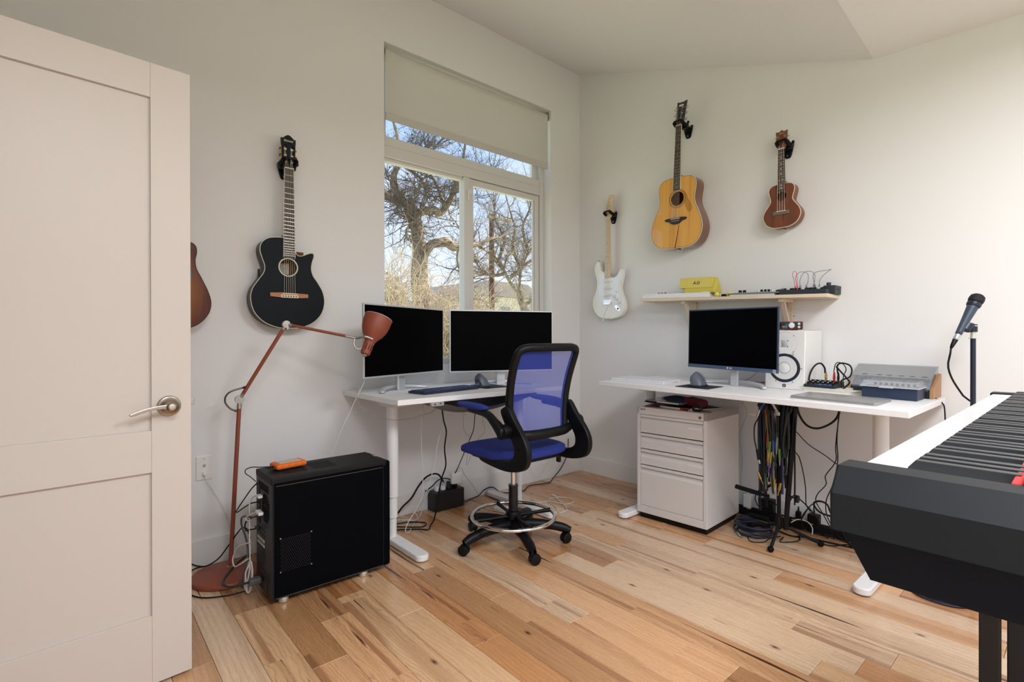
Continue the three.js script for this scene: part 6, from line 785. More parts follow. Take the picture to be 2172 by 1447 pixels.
// under the window desk
cable('thin white cable dropping from the left monitor past the tower', 0.0017, mCableW, [[0.34, 0.95, 2.13], [0.37, 0.90, 2.157], [0.375, 0.84, 2.193], [0.37, 0.75, 2.235], [0.365, 0.66, 2.28], [0.36, 0.56, 2.315], [0.34, 0.42, 2.35], [0.33, 0.2, 2.37], [0.34, 0.02, 2.38]]);
cable('white cable sagging under the window desk past its left leg', 0.0017, mCableG, [[0.37, 0.945, 2.14], [0.40, 0.88, 2.196], [0.40, 0.83, 2.206], [0.40, 0.773, 2.174], [0.42, 0.72, 2.09], [0.45, 0.70, 2.02], [0.48, 0.703, 1.97], [0.5, 0.706, 1.93], [0.5, 0.717, 1.88], [0.5, 0.735, 1.8], [0.48, 0.79, 1.74]]);
{ const k = single('key_ring', tube([[0.55, 0.805, 1.905], [0.548, 0.78, 1.898], [0.552, 0.757, 1.902], [0.55, 0.735, 1.908]], 0.002, 20), mSteel, 'small hex keys hanging from the front edge of the window desk', 'keys'); part(k, 'ring', torus(0.012, 0.001, 0.55, 0.738, 1.9, 'x', 6, 24), mSteel); part(k, 'hex_key', [bar([0.55, 0.73, 1.902], [0.55, 0.67, 1.9], 0.0018), bar([0.55, 0.728, 1.898], [0.55, 0.685, 1.894], 0.0015)], mSteel); }
cable('white cable hanging straight from the net to the floor', 0.0027, mCableW, [[0.32, 0.79, 1.76], [0.3, 0.66, 1.759], [0.3, 0.496, 1.759], [0.3, 0.385, 1.752], [0.3, 0.276, 1.751], [0.3, 0.205, 1.753], [0.295, 0.13, 1.79], [0.285, 0.06, 1.84], [0.285, 0.008, 1.862], [0.31, 0.007, 1.85], [0.27, 0.007, 1.815], [0.22, 0.007, 1.77], [0.145, 0.008, 1.736], [0.1, 0.008, 1.78]]);
cable('white cable curving from the net to the power box', 0.0027, mCableW, [[0.32, 0.76, 1.6], [0.3, 0.64, 1.612], [0.3, 0.573, 1.623], [0.3, 0.486, 1.649], [0.3, 0.415, 1.659], [0.3, 0.34, 1.679], [0.3, 0.278, 1.702], [0.28, 0.2, 1.715], [0.24, 0.1, 1.72], [0.2, 0.03, 1.725], [0.15, 0.009, 1.75], [0.09, 0.009, 1.80], [0.06, 0.009, 1.9]]);
cable('white cable coiled low between the desk leg and the power box', 0.0027, mCableW, [[0.06, 0.15, 1.55], [0.09, 0.12, 1.6], [0.11, 0.09, 1.66], [0.1, 0.05, 1.70], [0.13, 0.02, 1.69], [0.16, 0.009, 1.72], [0.11, 0.009, 1.77]]);
cable('black cable falling from the net to the floor in front of the power box', 0.0042, mCableB, [[0.4, 0.74, 1.68], [0.4, 0.69, 1.674], [0.4, 0.645, 1.665], [0.4, 0.584, 1.649], [0.4, 0.487, 1.662], [0.4, 0.388, 1.653], [0.38, 0.316, 1.665], [0.35, 0.22, 1.67], [0.31, 0.12, 1.66], [0.28, 0.03, 1.66], [0.30, 0.008, 1.70], [0.345, 0.007, 1.74], [0.30, 0.007, 1.785], [0.25, 0.007, 1.85], [0.2, 0.007, 1.93]]);
cable('black cable tangled on the floor behind the desk foot', 0.0038, mCableB, [[0.15, 0.0145, 1.88], [0.17, 0.0145, 1.80], [0.201, 0.0145, 1.752], [0.25, 0.0145, 1.71], [0.287, 0.0145, 1.723], [0.3, 0.0145, 1.76], [0.26, 0.014, 1.81], [0.2, 0.0145, 1.87]]);
cable('thick black cord arching into the power box', 0.0058, mCableB, [[0.07, 0.008, 1.86], [0.08, 0.04, 1.81], [0.09, 0.085, 1.772], [0.095, 0.13, 1.712], [0.095, 0.195, 1.66], [0.09, 0.238, 1.606], [0.08, 0.25, 1.543], [0.07, 0.232, 1.49], [0.07, 0.18, 1.455]]);
cable('black cord arching over the middle of the power box', 0.0038, mCableB, [[0.06, 0.14, 1.59], [0.085, 0.172, 1.551], [0.085, 0.197, 1.516], [0.08, 0.206, 1.473], [0.075, 0.195, 1.42], [0.07, 0.165, 1.375]]);
cable('straight dark cable slanting from the desk to the white adapter', 0.0028, mCableB, [[0.33, 0.79, 1.36], [0.3, 0.654, 1.36], [0.3, 0.56, 1.371], [0.27, 0.49, 1.378], [0.22, 0.4, 1.385], [0.16, 0.29, 1.395], [0.115, 0.235, 1.392]]);
cable('thin grey cable hanging under the right part of the desk net', 0.0012, mCableG, [[0.32, 0.74, 1.46], [0.3, 0.663, 1.451], [0.3, 0.581, 1.454], [0.29, 0.535, 1.43], [0.27, 0.49, 1.385], [0.2, 0.3, 1.36]]);
cable('thin grey cable curling from the white adapter to the floor brick', 0.0014, mCableG, [[0.118, 0.236, 1.39], [0.125, 0.265, 1.368], [0.125, 0.26, 1.342], [0.125, 0.213, 1.32], [0.14, 0.15, 1.275], [0.18, 0.07, 1.24], [0.25, 0.01, 1.245], [0.33, 0.008, 1.262], [0.37, 0.01, 1.235]]);
cable('thin grey cable dangling right of the blue chair arm', 0.0012, mCableG, [[0.3, 0.79, 1.28], [0.3, 0.68, 1.275], [0.29, 0.6, 1.29], [0.3, 0.53, 1.28], [0.28, 0.47, 1.33], [0.2, 0.3, 1.35]]);
cable('dark cord snaking along the skirting behind the chair', 0.004, M(0x18203a, 0.5), [[0.10, 0.05, 1.31], [0.07, 0.01, 1.28], [0.045, 0.008, 1.2], [0.05, 0.02, 1.14], [0.035, 0.045, 1.08], [0.03, 0.047, 1.0], [0.06, 0.008, 0.95], [0.11, 0.006, 0.9], [0.14, 0.006, 0.79], [0.075, 0.006, 0.67], [0.115, 0.006, 0.51], [0.05, 0.01, 0.38], [0.04, 0.06, 0.29], [0.04, 0.108, 0.245], [0.04, 0.155, 0.212], [0.035, 0.2, 0.19], [0.03, 0.3, 0.18]]);
cable('thin white cable forming a loop against the wall under the desk end', 0.0013, mCableW, [[0.04, 0.7, 0.66], [0.04, 0.4, 0.655], [0.04, 0.217, 0.652], [0.04, 0.175, 0.631], [0.04, 0.096, 0.612], [0.04, 0.042, 0.57], [0.04, 0.047, 0.516], [0.04, 0.099, 0.467], [0.04, 0.162, 0.418], [0.04, 0.3, 0.40], [0.04, 0.5, 0.42]]);
{ const c = cable('loosely coiled white cable on the floor right of the chair base', 0.0026, mCableW, [[0.37, 0.0145, 1.02], [0.392, 0.004, 0.943], [0.438, 0.004, 0.834], [0.5, 0.009, 0.812], [0.56, 0.004, 0.78], [0.565, 0.004, 0.715], [0.525, 0.004, 0.67], [0.465, 0.004, 0.672], [0.415, 0.004, 0.71], [0.40, 0.004, 0.77], [0.45, 0.004, 0.832], [0.56, 0.004, 0.875], [0.645, 0.004, 0.94], [0.66, 0.009, 0.88], [0.59, 0.009, 0.82], [0.50, 0.0095, 0.775], [0.44, 0.0095, 0.745], [0.382, 0.009, 0.716]]); part(c, 'connector', box(0.03, 0.006, 0.014, 0.375, 0.008, 0.71, 0.002).applyMatrix4(new THREE.Matrix4()), mWhite); }
// around the shelf desk
{ const c = cable('red patch lead behind the slate monitor stand', 0.0022, M(0xc05066, 0.5), [[1.449, 0.868, 0.1], [1.48, 0.868, 0.1], [1.55, 0.866, 0.095], [1.61, 0.865, 0.095]]); part(c, 'plug', bar([1.58, 0.866, 0.095], [1.622, 0.865, 0.095], 0.0042, 0.0036, 10), M(0xb82a48, 0.5)); }
cable('second red lead rising behind the slate monitor', 0.0018, M(0xc05066, 0.5), [[1.46, 0.868, 0.085], [1.49, 0.88, 0.08], [1.53, 0.91, 0.075], [1.57, 0.96, 0.07], [1.58, 1.03, 0.06]]);
cable('thick black lead arching from the gold plug of the mixer', 0.0048, mCableB, [[1.96, 0.945, 0.181], [1.957, 0.975, 0.18], [1.94, 1.0, 0.19], [1.918, 0.987, 0.21], [1.902, 0.945, 0.23], [1.9, 0.895, 0.24], [1.905, 0.86, 0.19], [1.91, 0.853, 0.1]]);
cable('thin black lead from the red plug of the mixer', 0.0024, mCableB, [[2.002, 0.945, 0.18], [2.005, 0.985, 0.175], [2.016, 1.006, 0.17], [2.04, 1.0, 0.165], [2.055, 0.97, 0.16], [2.045, 0.93, 0.17], [2.05, 0.88, 0.18], [2.06, 0.855, 0.13]]);
cable('black lead making the big loop beside the synthesizer cover', 0.0042, mCableB, [[2.022, 0.945, 0.183], [2.02, 0.99, 0.18], [2.04, 1.004, 0.18], [2.075, 0.995, 0.18], [2.09, 0.97, 0.19], [2.085, 0.935, 0.2], [2.06, 0.92, 0.205], [2.045, 0.905, 0.21], [2.05, 0.86, 0.2], [2.06, 0.853, 0.14]]);
cable('black lead crossing diagonally in front of the mixer tangle', 0.0042, mCableB, [[2.02, 0.985, 0.2], [2.045, 0.96, 0.215], [2.075, 0.93, 0.23], [2.092, 0.905, 0.235], [2.075, 0.88, 0.245], [2.06, 0.862, 0.25], [2.075, 0.853, 0.2]]);
cable('black cable dropping off the right end of the shelf desk', 0.003, mCableB, [[2.395, 0.848, 0.13], [2.41, 0.846, 0.14], [2.43, 0.842, 0.13], [2.452, 0.82, 0.12], [2.46, 0.78, 0.11], [2.46, 0.6, 0.09], [2.455, 0.3, 0.07], [2.45, 0.06, 0.06]]);
cable('black cable hanging in a deep loop below the shelf desk', 0.0055, mCableB, [[1.945, 0.82, 0.55], [1.947, 0.797, 0.55], [1.96, 0.747, 0.55], [1.993, 0.702, 0.55], [2.039, 0.692, 0.55], [2.089, 0.716, 0.55], [2.124, 0.752, 0.55], [2.14, 0.80, 0.55]]);
cable('thin black cable falling in waves below the shelf desk', 0.0026, mCableB, [[2.1, 0.81, 0.4], [2.085, 0.688, 0.4], [2.076, 0.584, 0.4], [2.076, 0.511, 0.4], [2.03, 0.429, 0.4], [2.033, 0.385, 0.4], [1.99, 0.323, 0.39], [1.976, 0.275, 0.37], [1.995, 0.2, 0.32], [2.0, 0.1, 0.22], [1.99, 0.02, 0.14]]);
cable('second thin black cable falling straight below the shelf desk', 0.0026, mCableB, [[2.1, 0.81, 0.42], [2.088, 0.632, 0.42], [2.091, 0.517, 0.42], [2.069, 0.396, 0.42], [2.036, 0.301, 0.41], [2.02, 0.2, 0.34], [2.02, 0.08, 0.2], [2.03, 0.03, 0.13]]);
cable('black cable crossing diagonally towards the piano', 0.0024, mCableB, [[1.84, 0.64, 0.33], [1.857, 0.623, 0.31], [1.915, 0.56, 0.3], [1.999, 0.512, 0.3], [2.053, 0.476, 0.3], [2.118, 0.462, 0.3], [2.25, 0.42, 0.3], [2.4, 0.2, 0.2], [2.45, 0.02, 0.12]]);
cable('thick black cable bent into an eye beside the power strip', 0.0052, mCableB, [[2.09, 0.02, 0.2], [2.06, 0.12, 0.26], [2.025, 0.21, 0.3], [2.006, 0.253, 0.3], [1.971, 0.262, 0.3], [1.943, 0.246, 0.3], [1.95, 0.222, 0.3], [1.98, 0.2, 0.3], [2.05, 0.185, 0.27], [2.14, 0.17, 0.2]]);
cable('hair thin grey cable wavering down the wall behind the cabinet', 0.001, mCableG, [[1.43, 0.82, 0.02], [1.426, 0.728, 0.02], [1.454, 0.647, 0.02], [1.407, 0.5, 0.02], [1.426, 0.352, 0.02], [1.421, 0.182, 0.03], [1.44, 0.12, 0.03]]);
// power strip along the gable wall, with its plugs
{
  const p = thing('power_strip', 'long black power strip along the skirting under the shelf desk', 'power strip', [1.78, 0, 0.045]);
  part(p, 'bar', box(0.82, 0.045, 0.05, 0, 0.0275, 0, 0.004), mBlackMatt); part(p, 'outlet', Array.from({ length: 8 }, (_, i) => box(0.045, 0.002, 0.03, -0.36 + i * 0.1, 0.0505, 0, 0.0005)), mRubber); part(p, 'yellow_marking', [-0.29, -0.08, -0.02, 0.07].map(x => box(0.026, 0.004, 0.003, x, 0.051, 0.0255, 0)), M(0xc9a83e, 0.6));
  const pl = (label, x, w, h, d, m) => { const q = thing('power_plug', label, 'plug', [x, 0.05, 0.045]); part(q, 'body', box(w, h, d, 0, h / 2 + 0.001, 0, 0.006, 3), m); part(q, 'strain_relief', bar([0, h, 0], [0, h + 0.03, 0], 0.006, 0.0035, 12), m); };
  pl('white plug adapter on the power strip beside the cabinet', 1.475, 0.05, 0.085, 0.045, mWhite); pl('black plug block on the power strip behind the cable stand', 1.6, 0.075, 0.085, 0.05, mBlackPl); pl('black plug with upright cord on the power strip', 1.775, 0.028, 0.05, 0.028, mBlackPl); pl('squat black plug block on the power strip near the piano', 1.86, 0.06, 0.055, 0.05, mBlackPl);
}
// cable stand: a microphone tripod hung with leads
{
  const s = thing('cable_stand', 'black tripod stand used as a rack for audio leads', 'stand', [1.79, 0, 0.40]);
  part(s, 'pole', [bar([0.012, 0.09, 0], [0.016, 0.785, 0.02], 0.0105, 0.0105, 16)], mBlackPl); part(s, 'collar', [bar([0.012, 0.1, 0], [0.012, 0.16, 0.002], 0.02, 0.016, 18)], mBlackPl);
  for (const [x, z] of [[0.02, 0.13], [-0.2, -0.12], [0.17, -0.15]]) { const l = part(s, 'leg', bar([0.012, 0.12, 0], [x, 0.016, z], 0.0085, 0.0085, 14), mBlackPl); part(l, 'rubber_foot', [ball(0.0165, x, 0.0165, z, 1, 1, 1, 16)], mRubber); }
  part(s, 'boom', [bar([0.012, 0.36, 0.0], [-0.07, 0.285, 0.05], 0.007), bar([-0.02, 0.27, 0.05], [-0.185, 0.285, 0.05], 0.009, 0.009, 14)], mBlackPl); part(s, 'foam_grip', bar([-0.07, 0.2745, 0.05], [-0.205, 0.287, 0.05], 0.0125, 0.0125, 14), mBlackMatt);
  part(s, 'folded_leg', [bar([0.1, 0.765, 0.02], [0.05, 0.1, 0.01], 0.015, 0.0125, 14)], mBlackPl); part(s, 'thumb_knob', [cyl(0.02, 0.014, 0.115, 0.285, 0.03, 16, 'x'), bar([0.07, 0.29, 0.02], [0.115, 0.285, 0.03], 0.004)], mBlackPl);
  part(s, 'hook_bar', [bar([-0.09, 0.765, 0.02], [0.115, 0.765, 0.02], 0.012, 0.012, 14), box(0.03, 0.07, 0.03, 0.0155, 0.8, 0.02, 0.004)], mBlackPl);
  // leads: x at the hook, x and y of the end, depth, colour, radius, plug, spread at mid height
  const B = 0x101216, NV = 0x1a2540, list = [
    [1.72, 1.716, 0.24, 0.44, NV, 0.0075, 0], [1.735, 1.713, 0.27, 0.43, B, 0.006, 0], [1.73, 1.735, 0.30, 0.45, B, 0.0065, 0], [1.745, 1.742, 0.26, 0.42, B, 0.0055, 0], [1.75, 1.752, 0.33, 0.46, B, 0.0065, 0],
    [1.76, 1.766, 0.35, 0.44, B, 0.0055, 0], [1.768, 1.775, 0.42, 0.47, B, 0.004, 0], [1.83, 1.832, 0.34, 0.44, B, 0.006, 0], [1.842, 1.838, 0.30, 0.45, NV, 0.0065, 0], [1.852, 1.846, 0.39, 0.43, B, 0.006, 0], [1.862, 1.852, 0.5, 0.46, B, 0.0085, 0], [1.875, 1.868, 0.55, 0.45, B, 0.0085, 0],
    [1.775, 1.777, 0.62, 0.48, 0x6e1f1a, 0.0035, 0xa52a1e], [1.768, 1.78, 0.53, 0.485, 0x8a6a2e, 0.0026, 0xa8742e], [1.758, 1.758, 0.45, 0.47, 0x9a9792, 0.0026, 0x8f8c88], [1.785, 1.79, 0.575, 0.485, 0x2c3a18, 0.0028, 0x5f8026], [1.79, 1.795, 0.52, 0.48, 0x3c3b1c, 0.0026, 0x94912f], [1.798, 1.806, 0.585, 0.485, 0x1c2f5e, 0.004, 0x28489a],
    [1.777, 1.779, 0.465, 0.475, 0x2c2040, 0.0032, 0x523380], [1.757, 1.762, 0.40, 0.478, 0x2a4034, 0.0026, 0x2f6a4a], [1.806, 1.812, 0.46, 0.475, 0x77797c, 0.0035, 0x808488], [1.815, 1.822, 0.6, 0.48, 0x8a8c90, 0.0032, 0x75787c], [1.812, 1.808, 0.39, 0.47, 0x453c18, 0.0026, 0xa28c26], [1.822, 1.83, 0.54, 0.47, 0x2c3c1c, 0.0026, 0x567a30], [1.803, 1.802, 0.37, 0.465, 0xdad6cf, 0.0022, 0xc9c6c0], [1.77, 1.788, 0.36, 0.46, B, 0.003, 0xb98d4a], [1.781, 1.772, 0.31, 0.478, B, 0.0045, 0], [1.802, 1.815, 0.44, 0.482, B, 0.004, 0], [1.818, 1.803, 0.30, 0.478, B, 0.005, 0], [1.764, 1.756, 0.29, 0.482, B, 0.0048, 0]];
  const word = { [B]: 'black', [NV]: 'navy', 0x6e1f1a: 'red', 0x8a6a2e: 'amber', 0x9a9792: 'grey', 0x2c3a18: 'green plugged', 0x3c3b1c: 'yellow plugged', 0x1c2f5e: 'blue', 0x2c2040: 'purple plugged', 0x2a4034: 'sea green', 0x77797c: 'dull grey', 0x8a8c90: 'silver grey', 0x453c18: 'mustard plugged', 0x2c3c1c: 'leaf green plugged', 0xdad6cf: 'off white' };
  const ord = ['first', 'second', 'third', 'fourth', 'fifth', 'sixth', 'seventh', 'eighth', 'ninth', 'tenth', 'eleventh', 'twelfth', 'thirteenth', 'fourteenth', 'fifteenth', 'sixteenth', 'seventeenth', 'eighteenth'], rank = (c, x) => ord[list.filter(q => q[4] === c).map(q => q[0]).sort((a, b) => a - b).indexOf(x)];
  list.forEach(([x, x1, y1, z, c, r, plug], i) => {
    const top = 0.765 + 0.013 + r, w = rr(-0.006, 0.006), back = 0.37 - 0.0 * i; const y0 = 0.766;
    const pts = [[x1 + rr(-0.01, 0.01), y1 + 0.1, 0.395], [x + w, 0.6, 0.39], [x, 0.735, 0.395], [x, top, 0.415], [x - (x < 1.78 ? 0.004 : -0.004), 0.748, z - 0.0], [x + (x1 - x) * 0.3 + w, (0.748 + y1) / 2 + 0.08, z + 0.006], [x1 - w, y1 + (0.748 - y1) * 0.3, z + 0.004], [x1, y1, z]];
    const dup = word[c]; const c2 = single('audio_lead', tube(pts, r, 46, 7), M(c, 0.5), c === B ? `${r > 0.006 ? 'thick' : 'thin'} black lead, ${rank(B, x)} black one from the left on the cable stand` : c === NV ? (x < 1.8 ? 'navy lead at the far left of the cable stand' : 'navy lead at the right side of the cable stand') : `slim ${dup} patch lead hanging from the middle of the cable stand`, 'cable');
    if (c === B || c === NV) c2.userData.group = c === NV ? 'navy leads on the cable stand' : r > 0.006 ? 'thick black leads on the cable stand' : 'thin black leads on the cable stand';
    if (plug) { part(c2, 'plug', bar([x1, y1 + 0.005, z], [x1 + w, y1 - 0.055, z + 0.003], 0.0068, 0.0055, 12), M(plug, 0.5)); part(c2, 'plug_tip', bar([x1 + w, y1 - 0.055, z + 0.003], [x1 + w * 1.3, y1 - 0.083, z + 0.004], 0.0032, 0.0022, 8), mSteel); }
    else if (i % 3 === 0) part(c2, 'plug', bar([x1, y1 + 0.01, z], [x1 + 0.004, y1 - 0.06, z], r * 1.25, r * 1.1, 12), mBlackMatt);
  });
  const gp = (label, a, b) => { const g = thing('jack_plug', label, 'plug', a); const d = b.map((v, i) => v - a[i]); part(g, 'body', bar([0, 0, 0], d.map(v => v * 0.55), 0.0062, 0.0075, 14), mGold); part(g, 'tip', bar(d.map(v => v * 0.55), d, 0.0033, 0.003, 10), mGold); };
  gp('gold jack plug slanting at the left of the hanging leads', [1.722, 0.4, 0.475], [1.752, 0.335, 0.478]); gp('gold jack plug pointing down at the right of the hanging leads', [1.84, 0.365, 0.475], [1.826, 0.295, 0.478]);
  const sj = thing('jack_plug', 'silver angled jack plug at the top centre of the hanging leads', 'plug', [1.815, 0.745, 0.475]); part(sj, 'body', [bar([-0.02, 0.045, 0], [0.012, -0.005, 0.006], 0.0075, 0.0075, 12), box(0.02, 0.02, 0.014, 0.014, -0.01, 0.006, 0.003)], mChrome); part(sj, 'tip', bar([0.008, -0.012, 0.006], [-0.02, -0.016, 0.01], 0.0035, 0.003), mChrome); part(sj, 'boot', bar([-0.045, 0.07, -0.01], [-0.02, 0.045, 0], 0.006, 0.0075, 12), M(0x35599c, 0.5));
  const s2 = thing('jack_plug', 'silver jack plug sticking out left at the top of the cable stand', 'plug', [1.72, 0.71, 0.47]); part(s2, 'body', [bar([0.01, 0.035, 0], [-0.004, -0.005, 0], 0.0075, 0.008, 12), bar([0, 0, 0], [-0.045, 0.005, 0.003], 0.0035, 0.003, 10)], mChrome); part(s2, 'boot', bar([0.03, 0.07, -0.01], [0.01, 0.035, 0], 0.006, 0.0078, 12), M(0x35599c, 0.5));
  const gl = cable('black microphone lead looping out at the left of the cable stand', 0.0036, mCableB, [[1.728, 0.705, 0.478], [1.712, 0.66, 0.495], [1.712, 0.59, 0.5], [1.722, 0.54, 0.5], [1.728, 0.52, 0.5]]); part(gl, 'connector', bar([1.726, 0.53, 0.5], [1.737, 0.475, 0.5], 0.0068, 0.0085, 12), mBlackPl); part(gl, 'plug_tip', bar([1.737, 0.475, 0.5], [1.741, 0.455, 0.5], 0.006, 0.006, 10), mSteel);
  cable('thin black cable falling right of the cable stand', 0.0027, mCableB, [[1.862, 0.53, 0.37], [1.87, 0.514, 0.35], [1.889, 0.485, 0.35], [1.906, 0.415, 0.35], [1.918, 0.335, 0.35], [1.92, 0.243, 0.345], [1.935, 0.205, 0.33]]);
  cable('black cable hanging straight at the right of the cable stand', 0.0042, mCableB, [[1.885, 0.755, 0.42], [1.897, 0.7, 0.43], [1.895, 0.55, 0.435], [1.894, 0.4, 0.43], [1.893, 0.25, 0.43]]);
  // floor coil and loose ends
  const coil = []; for (let i = 0; i <= 7 * 26; i++) { const a = i / 26 * 2 * Math.PI, t = i / (7 * 26), R = 0.083 + 0.014 * Math.sin(i * 0.37) * 0.4 + 0.012 * Math.sin(t * 9); coil.push([Math.cos(a) * R * 1.05, 0.009 + t * 0.062 + 0.004 * Math.sin(a * 1.3 + t * 5), Math.sin(a) * R]); }
  const c = thing('cable_coil', 'coil of dark blue cable on the floor at the tripod feet', 'cable', [1.635, 0, 0.335]); part(c, 'loops', tube(coil, 0.0062, 560, 7), M(0x1b2236, 0.45)); part(c, 'plug', [bar([-0.055, 0.012, 0.085], [-0.025, 0.008, 0.115], 0.006, 0.005, 12)], mSilver); part(c, 'plug_tip', bar([-0.025, 0.008, 0.115], [-0.008, 0.006, 0.131], 0.003), mSteel); part(c, 'hook_strap', bar([-0.05, 0.082, -0.07], [0.06, 0.086, -0.055], 0.012, 0.014, 12), mBlackMatt);
  const fl = (label, r, pts) => cable(label, r, mCableB, pts);
  fl('thin black cable looping on the floor below the coil', 0.0026, [[1.64, 0.006, 0.42], [1.653, 0.004, 0.442], [1.677, 0.004, 0.471], [1.709, 0.004, 0.462], [1.735, 0.004, 0.416], [1.733, 0.004, 0.345], [1.76, 0.004, 0.27]]);
  fl('thin black cable looping on the floor right of the tripod foot', 0.0028, [[1.775, 0.004, 0.27], [1.79, 0.004, 0.355], [1.825, 0.004, 0.325], [1.852, 0.004, 0.262], [1.83, 0.004, 0.187], [1.8, 0.005, 0.13]]);
  fl('black cable running along the floor towards the piano', 0.0045, [[1.72, 0.006, 0.2], [1.80, 0.006, 0.225], [1.847, 0.006, 0.191], [1.91, 0.006, 0.177], [2.0, 0.006, 0.165], [2.093, 0.006, 0.15], [2.2, 0.006, 0.16], [2.4, 0.006, 0.15]]);
  fl('second black cable meandering along the floor towards the piano', 0.003, [[1.86, 0.004, 0.15], [1.93, 0.004, 0.2], [1.967, 0.004, 0.215], [2.01, 0.004, 0.19], [2.05, 0.004, 0.115], [2.1, 0.004, 0.13], [2.2, 0.004, 0.12], [2.4, 0.004, 0.11]]);
  fl('black cable rising in an arc from the strip to the wall', 0.0035, [[1.72, 0.1, 0.1], [1.77, 0.2, 0.13], [1.81, 0.232, 0.2], [1.86, 0.225, 0.24], [1.905, 0.18, 0.23], [1.93, 0.11, 0.18], [1.925, 0.03, 0.13], [1.95, 0.005, 0.1]]);
  fl('black cable tangle around the strip behind the tripod', 0.003, [[1.6, 0.16, 0.06], [1.575, 0.2, 0.1], [1.56, 0.15, 0.14], [1.6, 0.1, 0.15], [1.66, 0.14, 0.12], [1.7, 0.1, 0.13], [1.68, 0.03, 0.14], [1.74, 0.012, 0.12], [1.8, 0.06, 0.11], [1.84, 0.14, 0.09]]);
  fl('black cable draped from the plug block to the strip end', 0.0032, [[1.86, 0.13, 0.05], [1.87, 0.18, 0.1], [1.83, 0.1, 0.15], [1.85, 0.03, 0.14], [1.95, 0.03, 0.12], [2.02, 0.006, 0.09], [2.12, 0.006, 0.1], [2.35, 0.006, 0.08]]);
  const wl = cable('white cable loop lying over the strip right of the tripod', 0.003, mCableW, [[1.775, 0.06, 0.16], [1.80, 0.078, 0.13], [1.85, 0.075, 0.12], [1.878, 0.05, 0.13], [1.885, 0.02, 0.15]]);
  const sp = thing('audio_plug', 'black right angled plug lying on the floor beside the tripod', 'plug', [1.834, 0.008, 0.205], 0); part(sp, 'body', bar([0, 0, -0.02], [0.016, 0, 0.015], 0.006, 0.006, 12), mBlackPl); part(sp, 'tip', [bar([0.016, 0, 0.015], [0.024, -0.001, 0.028], 0.0055, 0.0055, 12)], mSteel);
}
// ------------------------------------------------------------------ digital piano near the camera, its stand
{
  const zN = 2.70, zF = 1.335, kz0 = 2.635, pitch = 0.02353, top = 0.982;
  const p = thing('digital_piano', 'digital piano with black case and white keys at the right', 'piano', [2.9, 0, 2.02]); const ox = -2.9, oz = -2.02;
  const blk = M(0x15181b, 0.55, { specularIntensity: 0.5 }), blk2 = M(0x0a0c12, 0.6, { specularIntensity: 0.35 }), bx = (x0, x1, y0, y1, z0, z1, r = 0.002) => box(x1 - x0, y1 - y0, z1 - z0, (x0 + x1) / 2 + ox, (y0 + y1) / 2, (z0 + z1) / 2 + oz, r);
  // end cheeks: flat below, bevelled above
  const cheek = (za, zb, near) => { const s = near ? 1 : -1; // polygon in (z, y)
    const prof = near ? [[za, 0.925], [zb, 0.925], [zb, 0.965], [zb - 0.024, 0.992], [za, 0.992]] : [[za, 0.925], [zb, 0.925], [zb, 0.984], [za + 0.01, 0.984], [za, 0.972]];
    const g = ext(prof, 0.33, 0.003).rotateY(-Math.PI / 2); return g.translate(3.08 + ox, 0, oz); };
  part(p, 'end_block', cheek(2.638, zN, true), blk, 'black bevelled end block'); part(p, 'end_block', cheek(zF, 1.395, false), blk);
  part(p, 'keybed', [ext([[2.783, 0.872], [3.07, 0.872], [3.07, 0.93], [2.752, 0.93]], zN - zF - 0.03, 0.002).translate(ox, 0, zF + 0.01 + oz)], blk2);
  part(p, 'key_slip', bx(2.748, 2.757, 0.928, 0.965, 1.39, 2.64), blk);
  part(p, 'control_panel', bx(2.899, 3.08, 0.93, 1.004, 1.39, 2.64, 0.004), blk);
  part(p, 'felt_strip', bx(2.889, 2.8985, 0.975, 0.9925, 1.40, 2.634, 0.002), M(0xc43432, 0.95), 'red felt strip');
  const ivory = M(0xcfcdca, 0.25, { clearcoat: 0.5, clearcoatRoughness: 0.08 }), eb = M(0x2a2c2d, 0.38);
  const wk = box(0.137, 0.02, pitch - 0.0009, 0, 0, 0, 0.0016, 2), bkg = ext([[0, 0], [0.095, 0], [0.095, 0.012], [0.008, 0.012], [0.001, 0.003]], 0.0128, 0.0009).translate(0, 0, -0.0064);
  const notes = 'CBAGFED'; let z = kz0;
  for (let i = 0; i < 52; i++) { const k = part(p, 'white_key', wk, ivory); k.position.set(2.757 + 0.0685 + ox, top - 0.01, z - pitch / 2 + oz); const n = notes[i % 7]; if ('BAGED'.includes(n) && i < 51) { const b = part(p, 'black_key', bkg, eb); const off = { B: 0.0015, A: 0, G: -0.0015, E: 0.001, D: -0.001 }[n] || 0; b.position.set(2.799 + ox, top + 0.0, z - pitch + off + oz); } z -= pitch; }
  // stand
  const s = thing('keyboard_stand', 'black two legged stand carrying the digital piano', 'stand', [2.86, 0, 2.0]); const sx = -2.86, sz = -2.0, sb = M(0x17181a, 0.55), bs = (x0, x1, y0, y1, z0, z1, r = 0.003) => box(x1 - x0, y1 - y0, z1 - z0, (x0 + x1) / 2 + sx, (y0 + y1) / 2, (z0 + z1) / 2 + sz, r);
  part(s, 'top_rail', [bs(2.80, 2.84, 0.84, 0.871, 1.45, 2.6), bs(3.0, 3.04, 0.84, 0.871, 1.45, 2.6), bs(2.8, 3.04, 0.84, 0.87, 1.72, 1.78)], sb);
  part(s, 'leg', bs(2.768, 2.804, 0.03, 0.845, 1.735, 1.765), sb); part(s, 'leg', bs(2.812, 2.86, 0.03, 0.845, 1.70, 1.73), sb); part(s, 'leg', bs(3.0, 3.04, 0.03, 0.845, 1.73, 1.76), sb);
  part(s, 'foot', [bs(2.70, 3.12, 0, 0.03, 1.70, 1.77)], sb);
}
